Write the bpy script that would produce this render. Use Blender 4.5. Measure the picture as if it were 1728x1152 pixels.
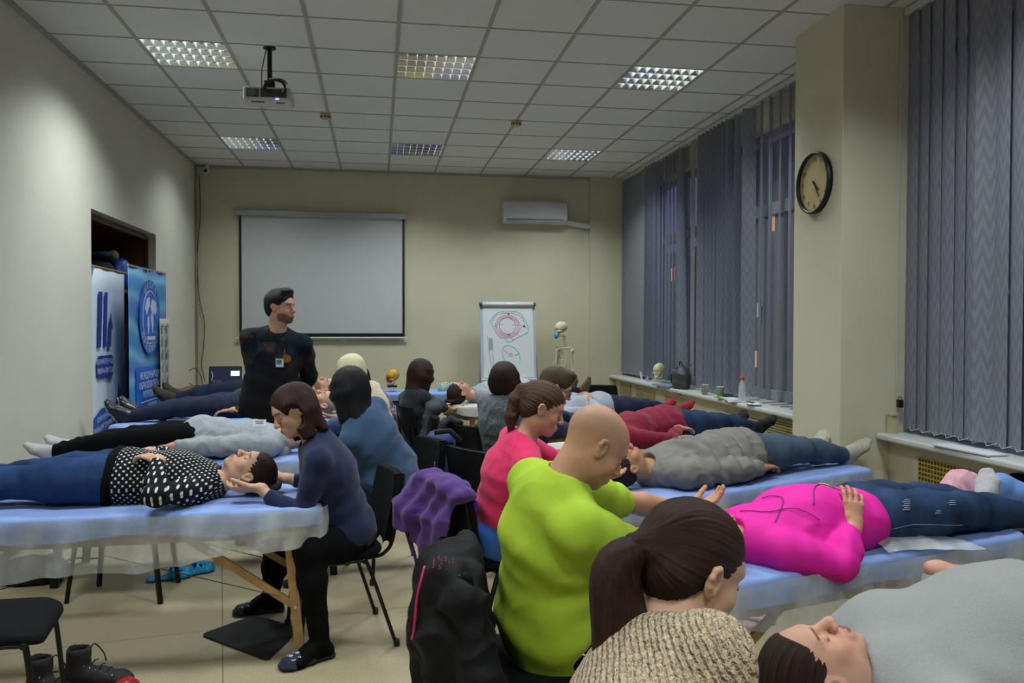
import bpy, math, random
import numpy as np
from mathutils import Vector, Matrix
from mathutils import noise as mnoise
random.seed(7); np.random.seed(7)
PI = math.pi
for o in list(bpy.data.objects): bpy.data.objects.remove(o, do_unlink=True)
scene = bpy.context.scene
COL = scene.collection
V = lambda *a: np.array(a, float)
def nrm(v):
    v = np.asarray(v, float); n = np.linalg.norm(v); return v / (n if n > 1e-9 else 1)

# ------------------------------------------------------------ camera, world, lights, exposure
CZ, CH = 1.56, 3.5566                      # camera height, ceiling height
FPX, YAW, PITCH, ROLL = 1371.1, 0.16408, 0.02018, -0.001636
def cam_axes():
    c, s = math.cos(YAW), math.sin(YAW); f0 = V(s, c, 0); r0 = V(c, -s, 0)
    c, s = math.cos(PITCH), math.sin(PITCH); F = f0 * c + V(0, 0, -s); U = f0 * s + V(0, 0, c)
    c, s = math.cos(ROLL), math.sin(ROLL)
    return r0 * c - U * s, r0 * s + U * c, F
CR, CU, CF = cam_axes()
cam_d = bpy.data.cameras.new('camera'); cam = bpy.data.objects.new('camera', cam_d); COL.objects.link(cam)
cam_d.sensor_width = 36; cam_d.sensor_fit = 'HORIZONTAL'; cam_d.lens = 36 * FPX / 1728; cam_d.clip_start = .05; cam_d.clip_end = 400
mw = Matrix(((CR[0], CU[0], -CF[0], 0), (CR[1], CU[1], -CF[1], 0), (CR[2], CU[2], -CF[2], CZ), (0, 0, 0, 1)))
cam.matrix_world = mw
scene.camera = cam
def at(px, py, y):
    """room point seen at photo pixel (px,py) at depth y"""
    d = CF + CR * (px - 864) / FPX + CU * (576 - py) / FPX
    return V(0, 0, CZ) + d * (y / d[1])
def atz(px, py, z):
    d = CF + CR * (px - 864) / FPX + CU * (576 - py) / FPX
    return V(0, 0, CZ) + d * ((z - CZ) / d[2])

scene.view_settings.view_transform = 'Standard'; scene.view_settings.look = 'None'
scene.view_settings.gamma = 1; scene.view_settings.use_curve_mapping = False
scene.view_settings.exposure = EXPOSURE = 0.0
scene.cycles.use_denoising = True
scene.cycles.max_bounces = 7; scene.cycles.diffuse_bounces = 4; scene.cycles.glossy_bounces = 3
scene.cycles.transmission_bounces = 4; scene.cycles.transparent_max_bounces = 10
scene.cycles.caustics_reflective = False; scene.cycles.caustics_refractive = False
scene.cycles.sample_clamp_indirect = 3.0

world = bpy.data.worlds.new('dusk'); scene.world = world; world.use_nodes = True
wn = world.node_tree; wn.nodes.clear()
wo = wn.nodes.new('ShaderNodeOutputWorld'); wb = wn.nodes.new('ShaderNodeBackground')
tc = wn.nodes.new('ShaderNodeTexCoord'); sx = wn.nodes.new('ShaderNodeSeparateXYZ'); cr = wn.nodes.new('ShaderNodeValToRGB')
wn.links.new(tc.outputs['Generated'], sx.inputs[0]); wn.links.new(sx.outputs[2], cr.inputs[0])
cr.color_ramp.elements[0].position = 0.0; cr.color_ramp.elements[0].color = (.105, .115, .27, 1)
cr.color_ramp.elements[1].position = 0.8; cr.color_ramp.elements[1].color = (.045, .06, .22, 1)
wn.links.new(cr.outputs[0], wb.inputs[0]); wb.inputs[1].default_value = 0.75; wn.links.new(wb.outputs[0], wo.inputs[0])

TILE = 0.6; GX0 = -1.657; GY0 = 6.058      # ceiling grid origin
XL, XR, YB, YF = -2.24, 3.20, 10.72, -2.6  # left wall, parapet wall, back wall, wall behind the camera
LAMPS = [(c, r) for r in (0, 5, -5, -10) for c in (0, 3, 6)]   # ceiling tile of each lamp
LAMP_W = 25.0
for c, r in LAMPS:                         # the light that each louvred fitting sends down
    ld = bpy.data.lights.new('fluorescent_light', 'AREA'); ld.shape = 'RECTANGLE'; ld.size = ld.size_y = .54
    ld.energy = LAMP_W * {(0, 5): .45, (3, 5): .9, (6, 5): 1.0, (0, 0): 1.25}.get((c, r), 1.08); ld.color = (.88, .98, 1.0); ld.spread = math.radians(132)
    lo = bpy.data.objects.new('fluorescent_light', ld); COL.objects.link(lo)
    lo.location = (GX0 + TILE * (c + .5), GY0 + TILE * (r + .5), CH - .012)

# ------------------------------------------------------------ materials
def hexc(h, a=1.0):
    h = h.lstrip('#'); r = []
    for i in (0, 2, 4):
        v = int(h[i:i + 2], 16) / 255; r.append(v / 12.92 if v <= .04045 else ((v + .055) / 1.055) ** 2.4)
    return (*r, a)
_M = {}
def mat(name, col, rough=.7, metal=0., var=0., vscale=6., bump=0., bscale=60., bkind='noise', sheen=0., col2=None, emit=None, estr=0., spec=.5, attr=None, alpha=None, trans=0.):
    if name in _M: return _M[name]
    m = bpy.data.materials.new(name); m.use_nodes = True; nt = m.node_tree; b = nt.nodes['Principled BSDF']
    c = hexc(col) if isinstance(col, str) else (*col, 1)
    b.inputs['Base Color'].default_value = c; b.inputs['Roughness'].default_value = rough; b.inputs['Metallic'].default_value = metal
    b.inputs['Specular IOR Level'].default_value = spec
    if sheen: b.inputs['Sheen Weight'].default_value = sheen; b.inputs['Sheen Roughness'].default_value = .5
    t = None
    def coord():
        nonlocal t
        if t is None: t = nt.nodes.new('ShaderNodeTexCoord')
        return t.outputs['Object']
    if attr:
        a = nt.nodes.new('ShaderNodeAttribute'); a.attribute_name = attr; src = a.outputs['Color']
        nt.links.new(src, b.inputs['Base Color'])
    if var or col2:
        n = nt.nodes.new('ShaderNodeTexNoise'); n.inputs['Scale'].default_value = vscale; n.inputs['Detail'].default_value = 4
        nt.links.new(coord(), n.inputs['Vector'])
        mx = nt.nodes.new('ShaderNodeMix'); mx.data_type = 'RGBA'
        c2 = (hexc(col2) if isinstance(col2, str) else tuple(min(1, x * (1 + var)) for x in c[:3]) + (1,))
        c1 = c if col2 else tuple(x * (1 - var) for x in c[:3]) + (1,)
        r_ = nt.nodes.new('ShaderNodeMapRange'); r_.inputs[1].default_value = .35; r_.inputs[2].default_value = .65
        nt.links.new(n.outputs[0], r_.inputs[0]); nt.links.new(r_.outputs[0], mx.inputs[0])
        mx.inputs[6].default_value = c1; mx.inputs[7].default_value = c2
        if attr:
            mm = nt.nodes.new('ShaderNodeMix'); mm.data_type = 'RGBA'; mm.blend_type = 'MULTIPLY'; mm.inputs[0].default_value = 1
            nt.links.new(src, mm.inputs[6]); mx.inputs[6].default_value = (1 - var,) * 3 + (1,); mx.inputs[7].default_value = (1 + var,) * 3 + (1,)
            nt.links.new(mx.outputs[2], mm.inputs[7]); nt.links.new(mm.outputs[2], b.inputs['Base Color'])
        else: nt.links.new(mx.outputs[2], b.inputs['Base Color'])
    if bump:
        if bkind == 'noise':
            n2 = nt.nodes.new('ShaderNodeTexNoise'); n2.inputs['Scale'].default_value = bscale; n2.inputs['Detail'].default_value = 3; o2 = n2.outputs[0]
        elif bkind == 'wave':
            n2 = nt.nodes.new('ShaderNodeTexWave'); n2.inputs['Scale'].default_value = bscale; n2.inputs['Distortion'].default_value = 3; n2.inputs['Detail Scale'].default_value = 3; o2 = n2.outputs['Fac']
        else:
            n2 = nt.nodes.new('ShaderNodeTexVoronoi'); n2.inputs['Scale'].default_value = bscale; o2 = n2.outputs[0]
        nt.links.new(coord(), n2.inputs['Vector'])
        bm_ = nt.nodes.new('ShaderNodeBump'); bm_.inputs['Strength'].default_value = bump; bm_.inputs['Distance'].default_value = .01
        nt.links.new(o2, bm_.inputs['Height']); nt.links.new(bm_.outputs[0], b.inputs['Normal'])
    if emit is not None:
        b.inputs['Emission Color'].default_value = hexc(emit) if isinstance(emit, str) else (*emit, 1); b.inputs['Emission Strength'].default_value = estr
    if alpha is not None: b.inputs['Alpha'].default_value = alpha
    if trans: b.inputs['Transmission Weight'].default_value = trans
    _M[name] = m; return m
def nodes_of(m): return m.node_tree, m.node_tree.nodes['Principled BSDF']

# ------------------------------------------------------------ object helpers
def tagp(o, label=None, cat=None, group=None, kind=None):
    if label: o['label'] = label
    if cat: o['category'] = cat
    if group: o['group'] = group
    if kind: o['kind'] = kind
    return o
def root(name, loc, label, cat, group=None, rz=0.):
    o = bpy.data.objects.new(name, None); COL.objects.link(o); o.location = tuple(loc); o.rotation_euler = (0, 0, rz)
    o.empty_display_size = .05
    return tagp(o, label, cat, group)
def link_mesh(name, me, m, parent=None, smooth=False, origin=None):
    """mesh given in world coordinates if parent has no rotation; vertices are made relative to the parent's place"""
    o = bpy.data.objects.new(name, me); COL.objects.link(o)
    off = None
    if origin is not None: off = V(*origin)
    elif parent is not None and parent.get('wabs'):
        off = V(*worldloc(parent))
    if off is not None:
        n = len(me.vertices); co = np.empty(n * 3, np.float32); me.vertices.foreach_get('co', co)
        co = (co.reshape(-1, 3) - off).astype(np.float32).ravel(); me.vertices.foreach_set('co', co); me.update()
        o['wabs'] = 1
    if parent is not None: o.parent = parent
    if origin is not None:
        pl = V(*worldloc(parent)) if parent is not None else V(0, 0, 0)
        o.location = tuple(off - pl)
    if m is not None:
        for x in (m if isinstance(m, (list, tuple)) else [m]): me.materials.append(x)
    if smooth: me.shade_smooth()
    return o
def worldloc(o):
    l = V(*o.location)
    while o.parent is not None: o = o.parent; l = l + V(*o.location)
    return l
def wroot(name, loc, label, cat, group=None):
    """root whose parts are given in world coordinates"""
    o = root(name, loc, label, cat, group); o['wabs'] = 1; return o

class MB:
    def __init__(s): s.v = []; s.f = []; s.mi = []; s.cur = 0
    def add(s, vs, fs):
        n = len(s.v); s.v.extend([tuple(map(float, p)) for p in vs]); s.f.extend([tuple(i + n for i in f) for f in fs]); s.mi.extend([s.cur] * len(fs)); return s
    def box(s, c, size, rot=None, taper=1.0):
        hx, hy, hz = size[0] / 2, size[1] / 2, size[2] / 2
        P = np.array([[x * hx * (taper if z > 0 else 1), y * hy * (taper if z > 0 else 1), z * hz] for z in (-1, 1) for y in (-1, 1) for x in (-1, 1)])
        if rot is not None: P = P @ np.asarray(rot).T
        P = P + V(*c)
        return s.add(P, [(0, 2, 3, 1), (4, 5, 7, 6), (0, 1, 5, 4), (2, 6, 7, 3), (0, 4, 6, 2), (1, 3, 7, 5)])
    def b2(s, a, b): a = V(*a); b = V(*b); return s.box((a + b) / 2, np.abs(b - a))
    def bar(s, p0, p1, w, h, up=(0, 0, 1)):
        p0 = V(*p0); p1 = V(*p1); d = nrm(p1 - p0); x = nrm(np.cross(d, up));
        if np.linalg.norm(np.cross(d, up)) < 1e-6: x = V(1, 0, 0)
        z = np.cross(x, d); R = np.stack([x, d, z], 1)
        return s.box((p0 + p1) / 2, (w, np.linalg.norm(p1 - p0), h), R)
    def tube(s, pts, r, n=10, cap=True, flat=1.0, ref=(0, 0, 1)):
        pts = [V(*p) for p in pts]; m = len(pts); rs = [r] * m if np.isscalar(r) else list(r)
        rings = []; px = None
        for i, p in enumerate(pts):
            d = nrm(pts[min(i + 1, m - 1)] - pts[max(i - 1, 0)])
            if px is None:
                x = np.cross(d, V(*ref)); x = np.cross(d, V(0, 1, 0)) if np.linalg.norm(x) < 1e-3 else x
            else: x = px - d * (px @ d)
            x = nrm(x); px = x; y = np.cross(d, x)
            rings.append([p + (x * math.cos(a) + y * math.sin(a) * flat) * rs[i] for a in np.linspace(0, 2 * PI, n, endpoint=False)])
        vs = [q for R in rings for q in R]; fs = []
        for i in range(m - 1):
            for j in range(n):
                a = i * n + j; b = i * n + (j + 1) % n; fs.append((a, b, b + n, a + n))
        if cap: fs.append(tuple(range(n))[::-1]); fs.append(tuple((m - 1) * n + j for j in range(n)))
        return s.add(vs, fs)
    def lathe(s, c, prof, n=24, axis=(0, 0, 1), cap=True):
        c = V(*c); d = nrm(axis); x = nrm(np.cross(d, V(0, 1, 0) if abs(d[1]) < .9 else V(1, 0, 0))); y = np.cross(d, x)
        vs = []; fs = []
        for (r, h) in prof:
            for a in np.linspace(0, 2 * PI, n, endpoint=False): vs.append(c + d * h + (x * math.cos(a) + y * math.sin(a)) * max(r, 1e-5))
        for i in range(len(prof) - 1):
            for j in range(n):
                a = i * n + j; b = i * n + (j + 1) % n; fs.append((a, b, b + n, a + n))
        if cap: fs.append(tuple(range(n))[::-1]); fs.append(tuple((len(prof) - 1) * n + j for j in range(n)))
        return s.add(vs, fs)
    def ell(s, c, r, rot=None, n=12):
        vs = []; fs = []; m = n // 2
        for i in range(m + 1):
            t = PI * i / m
            for j in range(n):
                a = 2 * PI * j / n; vs.append((math.sin(t) * math.cos(a) * r[0], math.sin(t) * math.sin(a) * r[1], math.cos(t) * r[2]))
        vs = np.array(vs)
        if rot is not None: vs = vs @ np.asarray(rot).T
        vs = vs + V(*c)
        for i in range(m):
            for j in range(n):
                a = i * n + j; b = i * n + (j + 1) % n; fs.append((a, a + n, b + n, b))
        return s.add(vs, fs)
    def prism(s, poly, org, ux, uy, thick):
        """polygon in the plane (org,ux,uy) extruded by thick along ux x uy"""
        ux = V(*ux); uy = V(*uy); nz = nrm(np.cross(ux, uy)); org = V(*org); n = len(poly)
        a = [org + ux * p[0] + uy * p[1] for p in poly]; b = [q + nz * thick for q in a]
        fs = [tuple(range(n))[::-1], tuple(range(n, 2 * n))] + [(i, (i + 1) % n, (i + 1) % n + n, i + n) for i in range(n)]
        return s.add(a + b, fs)
    def grid(s, fn, nu, nv):
        vs = [fn(u / nu, v / nv) for v in range(nv + 1) for u in range(nu + 1)]
        return s.add(vs, [(v * (nu + 1) + u, v * (nu + 1) + u + 1, (v + 1) * (nu + 1) + u + 1, (v + 1) * (nu + 1) + u) for v in range(nv) for u in range(nu)])
    def mesh(s, name='m'):
        me = bpy.data.meshes.new(name); me.from_pydata(s.v, [], s.f)
        if any(s.mi): me.polygons.foreach_set('material_index', s.mi)
        me.update(); return me
    def build(s, name, m, parent=None, smooth=False, bevel=0, label=None, solid=0, subsurf=0, **k):
        o = link_mesh(name, s.mesh(name), m, parent, smooth, **k)
        if solid: md = o.modifiers.new('solid', 'SOLIDIFY'); md.thickness = solid; md.offset = 0
        if bevel:
            md = o.modifiers.new('bevel', 'BEVEL'); md.width = bevel; md.segments = 2; md.limit_method = 'ANGLE'; md.angle_limit = .7
        if subsurf: md = o.modifiers.new('sub', 'SUBSURF'); md.levels = md.render_levels = subsurf
        if label: o['label'] = label
        return o
def struct(o): o['kind'] = 'structure'; return o
def dup(o, parent=None):
    c = o.copy(); COL.objects.link(c); c.parent = parent
    for ch in list(o.children): dup(ch, c)
    return c
def arc(c, r, a0, a1, n, ux=(1, 0, 0), uy=(0, 1, 0)):
    return [V(*c) + V(*ux) * r * math.cos(a) + V(*uy) * r * math.sin(a) for a in np.linspace(a0, a1, n)]
def textmesh(s, size, m, parent, name, org, ux, uy, align='CENTER', depth=.0006, squash=1.0, origin_off=None):
    cu = bpy.data.curves.new(name, 'FONT'); cu.body = s; cu.size = size; cu.align_x = align; cu.align_y = 'CENTER'; cu.extrude = depth / 2
    cu.resolution_u = 2
    t = bpy.data.objects.new(name, cu); COL.objects.link(t)
    dg = bpy.context.evaluated_depsgraph_get(); me = bpy.data.meshes.new_from_object(t.evaluated_get(dg))
    bpy.data.objects.remove(t, do_unlink=True)
    n = len(me.vertices); co = np.empty(n * 3, np.float32); me.vertices.foreach_get('co', co); co = co.reshape(-1, 3)
    ux = nrm(ux); uy = nrm(uy); nz = np.cross(ux, uy)
    P = V(*org) + co[:, :1] * ux * squash + co[:, 1:2] * uy + co[:, 2:3] * nz
    me.vertices.foreach_set('co', P.astype(np.float32).ravel()); me.materials.clear(); me.update()
    return link_mesh(name, me, m, parent)
def catmull(pts, n=8):
    P = [V(*p) for p in pts]; P = [2 * P[0] - P[1]] + P + [2 * P[-1] - P[-2]]; out = []
    for i in range(1, len(P) - 2):
        for k in range(n):
            t = k / n; a, b, c, d = P[i - 1:i + 3]
            out.append(.5 * ((2 * b) + (c - a) * t + (2 * a - 5 * b + 4 * c - d) * t * t + (3 * b - a - 3 * c + d) * t ** 3))
    out.append(P[-2]); return out

# ------------------------------------------------------------ room shell
m_wall = mat('cream_paint', '#cbc4a9', .85, var=.03, vscale=1.5, bump=.08, bscale=180)
m_wall_l = mat('pale_left_wall', '#cdcabb', .85, var=.03, vscale=1.5, bump=.08, bscale=180)  # left wall gets its own paler, less yellow base colour
m_ceil = mat('ceiling_tile', '#e0e2df', .95, var=.04, vscale=160, bump=.25, bscale=220)
m_bar = mat('ceiling_bar', '#a5a398', .6)
m_floor = mat('beige_floor', '#a89a7c', .42, var=.10, vscale=90, bump=.05, bscale=200)
m_white = mat('white_plastic', '#d8d9d8', .35)
m_pvc = mat('white_pvc', '#c4c5c2', .4); m_frame = mat('window_frame', '#8f908f', .5)
m_dark = mat('black_plastic', '#0c0c0e', .45)
m_black_metal = mat('black_metal', '#08080a', .4, metal=.3)
m_chrome = mat('chrome', '#b8bac0', .2, metal=1)
m_alu = mat('mirror_aluminium', '#dfe2e6', .12, metal=1)
m_tube = mat('lamp_tube', '#ffffff', .5, emit=(.9, 1, .95), estr=15.0)
m_paper = mat('paper', '#cfd2d8', .8)
m_wood = mat('beech_wood', '#a37f4e', .5, var=.18, vscale=14)
m_brown = mat('brown_laminate', '#5a2c17', .45, var=.2, vscale=5)
m_gold = mat('cream_slats', '#c5b983', .6)

# floor with large vinyl tiles: fine seams
nt, b = nodes_of(m_floor)
src = b.inputs['Base Color'].links[0].from_socket
tcn = nt.nodes.new('ShaderNodeTexCoord'); br = nt.nodes.new('ShaderNodeTexBrick'); br.offset = 0
br.inputs['Scale'].default_value = 1; br.inputs['Brick Width'].default_value = 1.5; br.inputs['Row Height'].default_value = 1.5
br.inputs['Mortar Size'].default_value = .003; br.inputs['Mortar Smooth'].default_value = 0
mp = nt.nodes.new('ShaderNodeMapping'); mp.inputs['Location'].default_value = (0.0, .1, 0); mp.inputs['Rotation'].default_value = (0, 0, -.18)
nt.links.new(tcn.outputs['Object'], mp.inputs[0]); nt.links.new(mp.outputs[0], br.inputs['Vector'])
mx = nt.nodes.new('ShaderNodeMix'); mx.data_type = 'RGBA'; nt.links.new(br.outputs['Fac'], mx.inputs[0]); nt.links.new(src, mx.inputs[6]); mx.inputs[7].default_value = hexc('#75694f')
nt.links.new(mx.outputs[2], b.inputs['Base Color'])

struct(MB().box((.7, (YB + YF) / 2, -.05), (7.4, YB - YF + 1.2, .1)).build('floor', m_floor))
lampset = set(LAMPS)
xs = [-2.24] + [GX0 + TILE * i for i in range(0, 9)] + [3.70]; ys = [YF] + [GY0 + TILE * j for j in range(-14, 8)] + [YB + .1]
mb = MB()
for i in range(len(xs) - 1):
    for j in range(len(ys) - 1):
        if (i - 1, j - 15) in lampset: continue
        mb.add([(xs[i], ys[j], CH), (xs[i], ys[j + 1], CH), (xs[i + 1], ys[j + 1], CH), (xs[i + 1], ys[j], CH)], [(0, 1, 2, 3)])
mb.b2((-2.6, YF, CH + .16), (3.9, YB + .2, CH + .2))
ceil = struct(mb.build('ceiling', m_ceil))
mb = MB()
for x in xs[1:-1]: mb.b2((x - .013, YF, CH - .006), (x + .013, YB, CH + .01))
for y in ys[1:-1]: mb.b2((-2.24, y - .007, CH - .004), (3.3, y + .007, CH + .01))
struct(mb.build('trim_1', m_bar))
struct(MB().b2((-2.24, YF, CH - .03), (-2.215, YB, CH)).b2((-2.24, YB - .025, CH - .03), (3.3, YB, CH)).build('trim_2', m_bar))

# left wall with the wardrobe niche
NY0, NY1, NZ = 6.92, 8.83, 2.48
mb = MB()
mb.b2((-3.1, YF, 0), (-2.24, NY0, CH)).b2((-3.1, NY1, 0), (-2.24, YB + .1, CH)).b2((-3.1, NY0, NZ), (-2.24, NY1, CH))
struct(mb.build('wall_left', m_wall_l))
mb = MB().b2((-3.0, NY0 - .1, 0), (-2.96, NY1 + .04, 2.52)).b2((-3.0, NY0 - .1, 0), (-2.34, NY0 - .06, 2.52)).b2((-3.0, NY1 - .03, 0), (-2.34, NY1 + .01, 2.48)).b2((-3.0, NY0 - .1, 2.45), (-2.34, NY1, 2.49))
struct(mb.build('wall_niche', m_brown))
mb = MB().b2((-2.35, NY0, NZ - .06), (-2.31, NY1 - .005, NZ - .035)).b2((-2.35, NY1 - .03, 0), (-2.31, NY1 - .008, NZ - .05))
struct(mb.build('door_1', mat('door_casing', '#4a3020', .5)))
# back wall and the pier on its right
struct(MB().b2((-2.6, YB, 0), (3.9, YB + .2, CH)).build('wall_back', m_wall))
struct(MB().b2((2.83, YB - .05, 0), (3.9, YB, CH)).build('wall_pier', m_wall))
struct(MB().b2((-2.6, YF - .2, 0), (3.9, YF, CH)).build('wall_front', m_wall))
# right side: parapet, reveals, pillar, lintel
W1 = (5.27, YB - .05); W2 = (-.6, 4.68)
mb = MB()
mb.b2((XR, YF, 0), (3.75, YB, .84))
mb.b2((3.42, 7.98, .83), (3.745, 8.40, 3.33))
mb.b2((3.42, YF, 3.32), (3.75, YB, CH)).b2((XR + .23, YF + .01, .83), (3.745, -.6, 3.33))
mb.b2((3.421, YB - .35, .83), (3.745, YB - .05, 3.33))
struct(mb.build('wall_right', m_wall))
struct(MB().b2((2.86, 4.68, 0), (3.75, 5.27, CH)).build('wall_pillar', m_wall, bevel=.004))
# window sills
def sill(n, y0, y1):
    return MB().b2((3.10, y0, .845), (3.52, y1, .885)).build(n, m_pvc, bevel=.012)
for k, (a, b_) in enumerate([(5.275, YB - .055), (-.6, 4.675)]):
    s_ = struct(sill('trim_%d' % (3 + k), a, b_))
# windows: white frames with glass, the frames' unlit shade put into a greyer colour
m_glass = mat('window_glass', '#ffffff', .03, spec=.5, alpha=.12)
m_glass.use_nodes = True
def window(n, y0, y1, muls, zt, zb=.885, ztop=3.32, X=3.52):
    mb = MB(); w = .06
    mb.b2((X, y0, zb), (X + .07, y0 + w, ztop)).b2((X, y1 - w, zb), (X + .07, y1, ztop)).b2((X + .001, y0 + .03, zb), (X + .069, y1 - .03, zb + .09)).b2((X + .001, y0 + .03, ztop - .07), (X + .069, y1 - .03, ztop))
    for m_ in muls: mb.b2((X + .002, m_ - .055, zb + .05), (X + .066, m_ + .055, ztop - .03))
    mb.b2((X - .003, y0 + .02, zt - .06), (X + .068, y1 - .02, zt + .05))
    o = struct(mb.build('window_%d' % n, m_frame, bevel=.006))
    MB().b2((X + .03, y0 + .03, zb + .03), (X + .036, y1 - .03, ztop - .03)).build('pane', m_glass, o)
    mb = MB()
    for m_ in muls: mb.box((X - .02, m_ - .045, 1.75), (.03, .02, .03)).box((X - .045, m_ - .045, 1.70), (.014, .022, .13))
    mb.build('window_handle', m_white, o, bevel=.003)
window(1, 5.27, 7.98, [6.2, 7.1], 2.62); window(2, 8.40, 10.37, [9.05, 9.9], 2.62); window(3, -.6, 4.68, [.6, 1.8, 3.0, 4.1], 2.62)
# radiator grilles in the parapet (openings drawn as recessed panels behind a lattice)
m_gd = mat('grille_dark', '#3f3210', .8); m_gy = mat('grille_yellow', '#b3a052', .5)
def grille(y0, y1, z0, z1, kind):
    g = wroot('radiator_grille', (XR - .004, (y0 + y1) / 2, z0), None, 'radiator grille')
    MB().b2((XR - .003, y0, z0), (XR - .001, y1, z1)).build('backing', m_gd if kind == 'lattice' else mat('slat_back', '#86784a', .7), g)
    mb = MB(); m_ = m_gy if kind == 'lattice' else m_gold
    if kind == 'lattice':
        n = int((y1 - y0) / .026); k = int((z1 - z0) / .026)
        for i in range(n + 1): y = y0 + (y1 - y0) * i / n; mb.b2((XR - .012, y - .0035, z0), (XR - .003, y + .0035, z1))
        for i in range(k + 1): z = z0 + (z1 - z0) * i / k; mb.b2((XR - .013, y0, z - .0035), (XR - .003, y1, z + .0035))
    else:
        k = int((z1 - z0) / .022)
        for i in range(k + 1): z = z0 + (z1 - z0) * i / k; mb.b2((XR - .012, y0, z - .007), (XR - .003, y1, z + .005))
    mb.build('lattice', m_, g)
    return g
gs = [grille(9.98, 10.45, .46, .79, 's'), grille(9.08, 9.78, .44, .77, 's'), grille(8.0, 8.75, .44, .77, 's'), grille(6.42, 7.12, .44, .77, 's'), grille(5.5, 6.3, .44, .80, 's'), grille(3.76, 4.38, .42, .775, 'lattice'), grille(3.0, 3.62, .42, .775, 'lattice')]
for g, l in zip(gs, ['cream slatted radiator grille nearest the far back corner', 'cream slatted radiator grille under the skull on the sill', 'cream slatted radiator grille under the grey bag on the sill', 'cream slatted radiator grille behind the black socked feet', 'cream slatted radiator grille beside the pillar at the white table end', 'yellow square lattice radiator grille under the near window', 'yellow lattice radiator grille cut by the right edge of the photo']):
    g['label'] = l; g['group'] = 'radiator grilles in the window wall'

# ------------------------------------------------------------ outside: blocks of flats at dusk
def facade_mat():
    m = mat('dusk_facade', '#453f49', .9); nt, b = nodes_of(m); t = nt.nodes.new('ShaderNodeTexCoord'); sp = nt.nodes.new('ShaderNodeSeparateXYZ'); cb = nt.nodes.new('ShaderNodeCombineXYZ')
    nt.links.new(t.outputs['Object'], sp.inputs[0]); nt.links.new(sp.outputs[1], cb.inputs[0]); nt.links.new(sp.outputs[2], cb.inputs[1])
    br = nt.nodes.new('ShaderNodeTexBrick'); br.offset = 0; br.inputs['Scale'].default_value = 1; br.inputs['Brick Width'].default_value = 3.2; br.inputs['Row Height'].default_value = 3.0; br.inputs['Mortar Size'].default_value = .75; br.inputs['Mortar Smooth'].default_value = 0
    br.inputs['Color1'].default_value = (0, 0, 0, 1); br.inputs['Color2'].default_value = (1, 1, 1, 1); br.inputs['Mortar'].default_value = (0, 0, 0, 1); nt.links.new(cb.outputs[0], br.inputs['Vector'])
    mx = nt.nodes.new('ShaderNodeMix'); mx.data_type = 'RGBA'; nt.links.new(br.outputs['Fac'], mx.inputs[0]); mx.inputs[6].default_value = hexc('#191b26'); mx.inputs[7].default_value = hexc('#32303c'); nt.links.new(mx.outputs[2], b.inputs['Base Color'])
    g = nt.nodes.new('ShaderNodeMath'); g.operation = 'GREATER_THAN'; g.inputs[1].default_value = .965; nt.links.new(br.outputs['Color'], g.inputs[0])
    g2 = nt.nodes.new('ShaderNodeMath'); g2.operation = 'MULTIPLY'; g2.inputs[1].default_value = .55; nt.links.new(g.outputs[0], g2.inputs[0]); nt.links.new(g2.outputs[0], b.inputs['Emission Strength']); b.inputs['Emission Color'].default_value = (1, .42, .12, 1)
    return m
m_fac = facade_mat()
def block(x, y, w, d, h, label):
    g = wroot('apartment_block', (x, y, -12), label, 'building', 'blocks of flats outside the windows')
    MB().b2((x, y - w / 2, -12), (x + d, y + w / 2, h)).build('facade', m_fac, g)
    MB().b2((x - .3, y - w / 2 - .3, h), (x + d + .3, y + w / 2 + .3, h + .5)).build('roof', mat('dusk_roof', '#35323a', .9), g)
block(34, 102, 50, 12, 9.5, 'lower block of flats seen between the far blinds')
block(34, 46, 56, 12, 30.0, 'tall dark block of flats beyond the middle and near windows')

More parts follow.
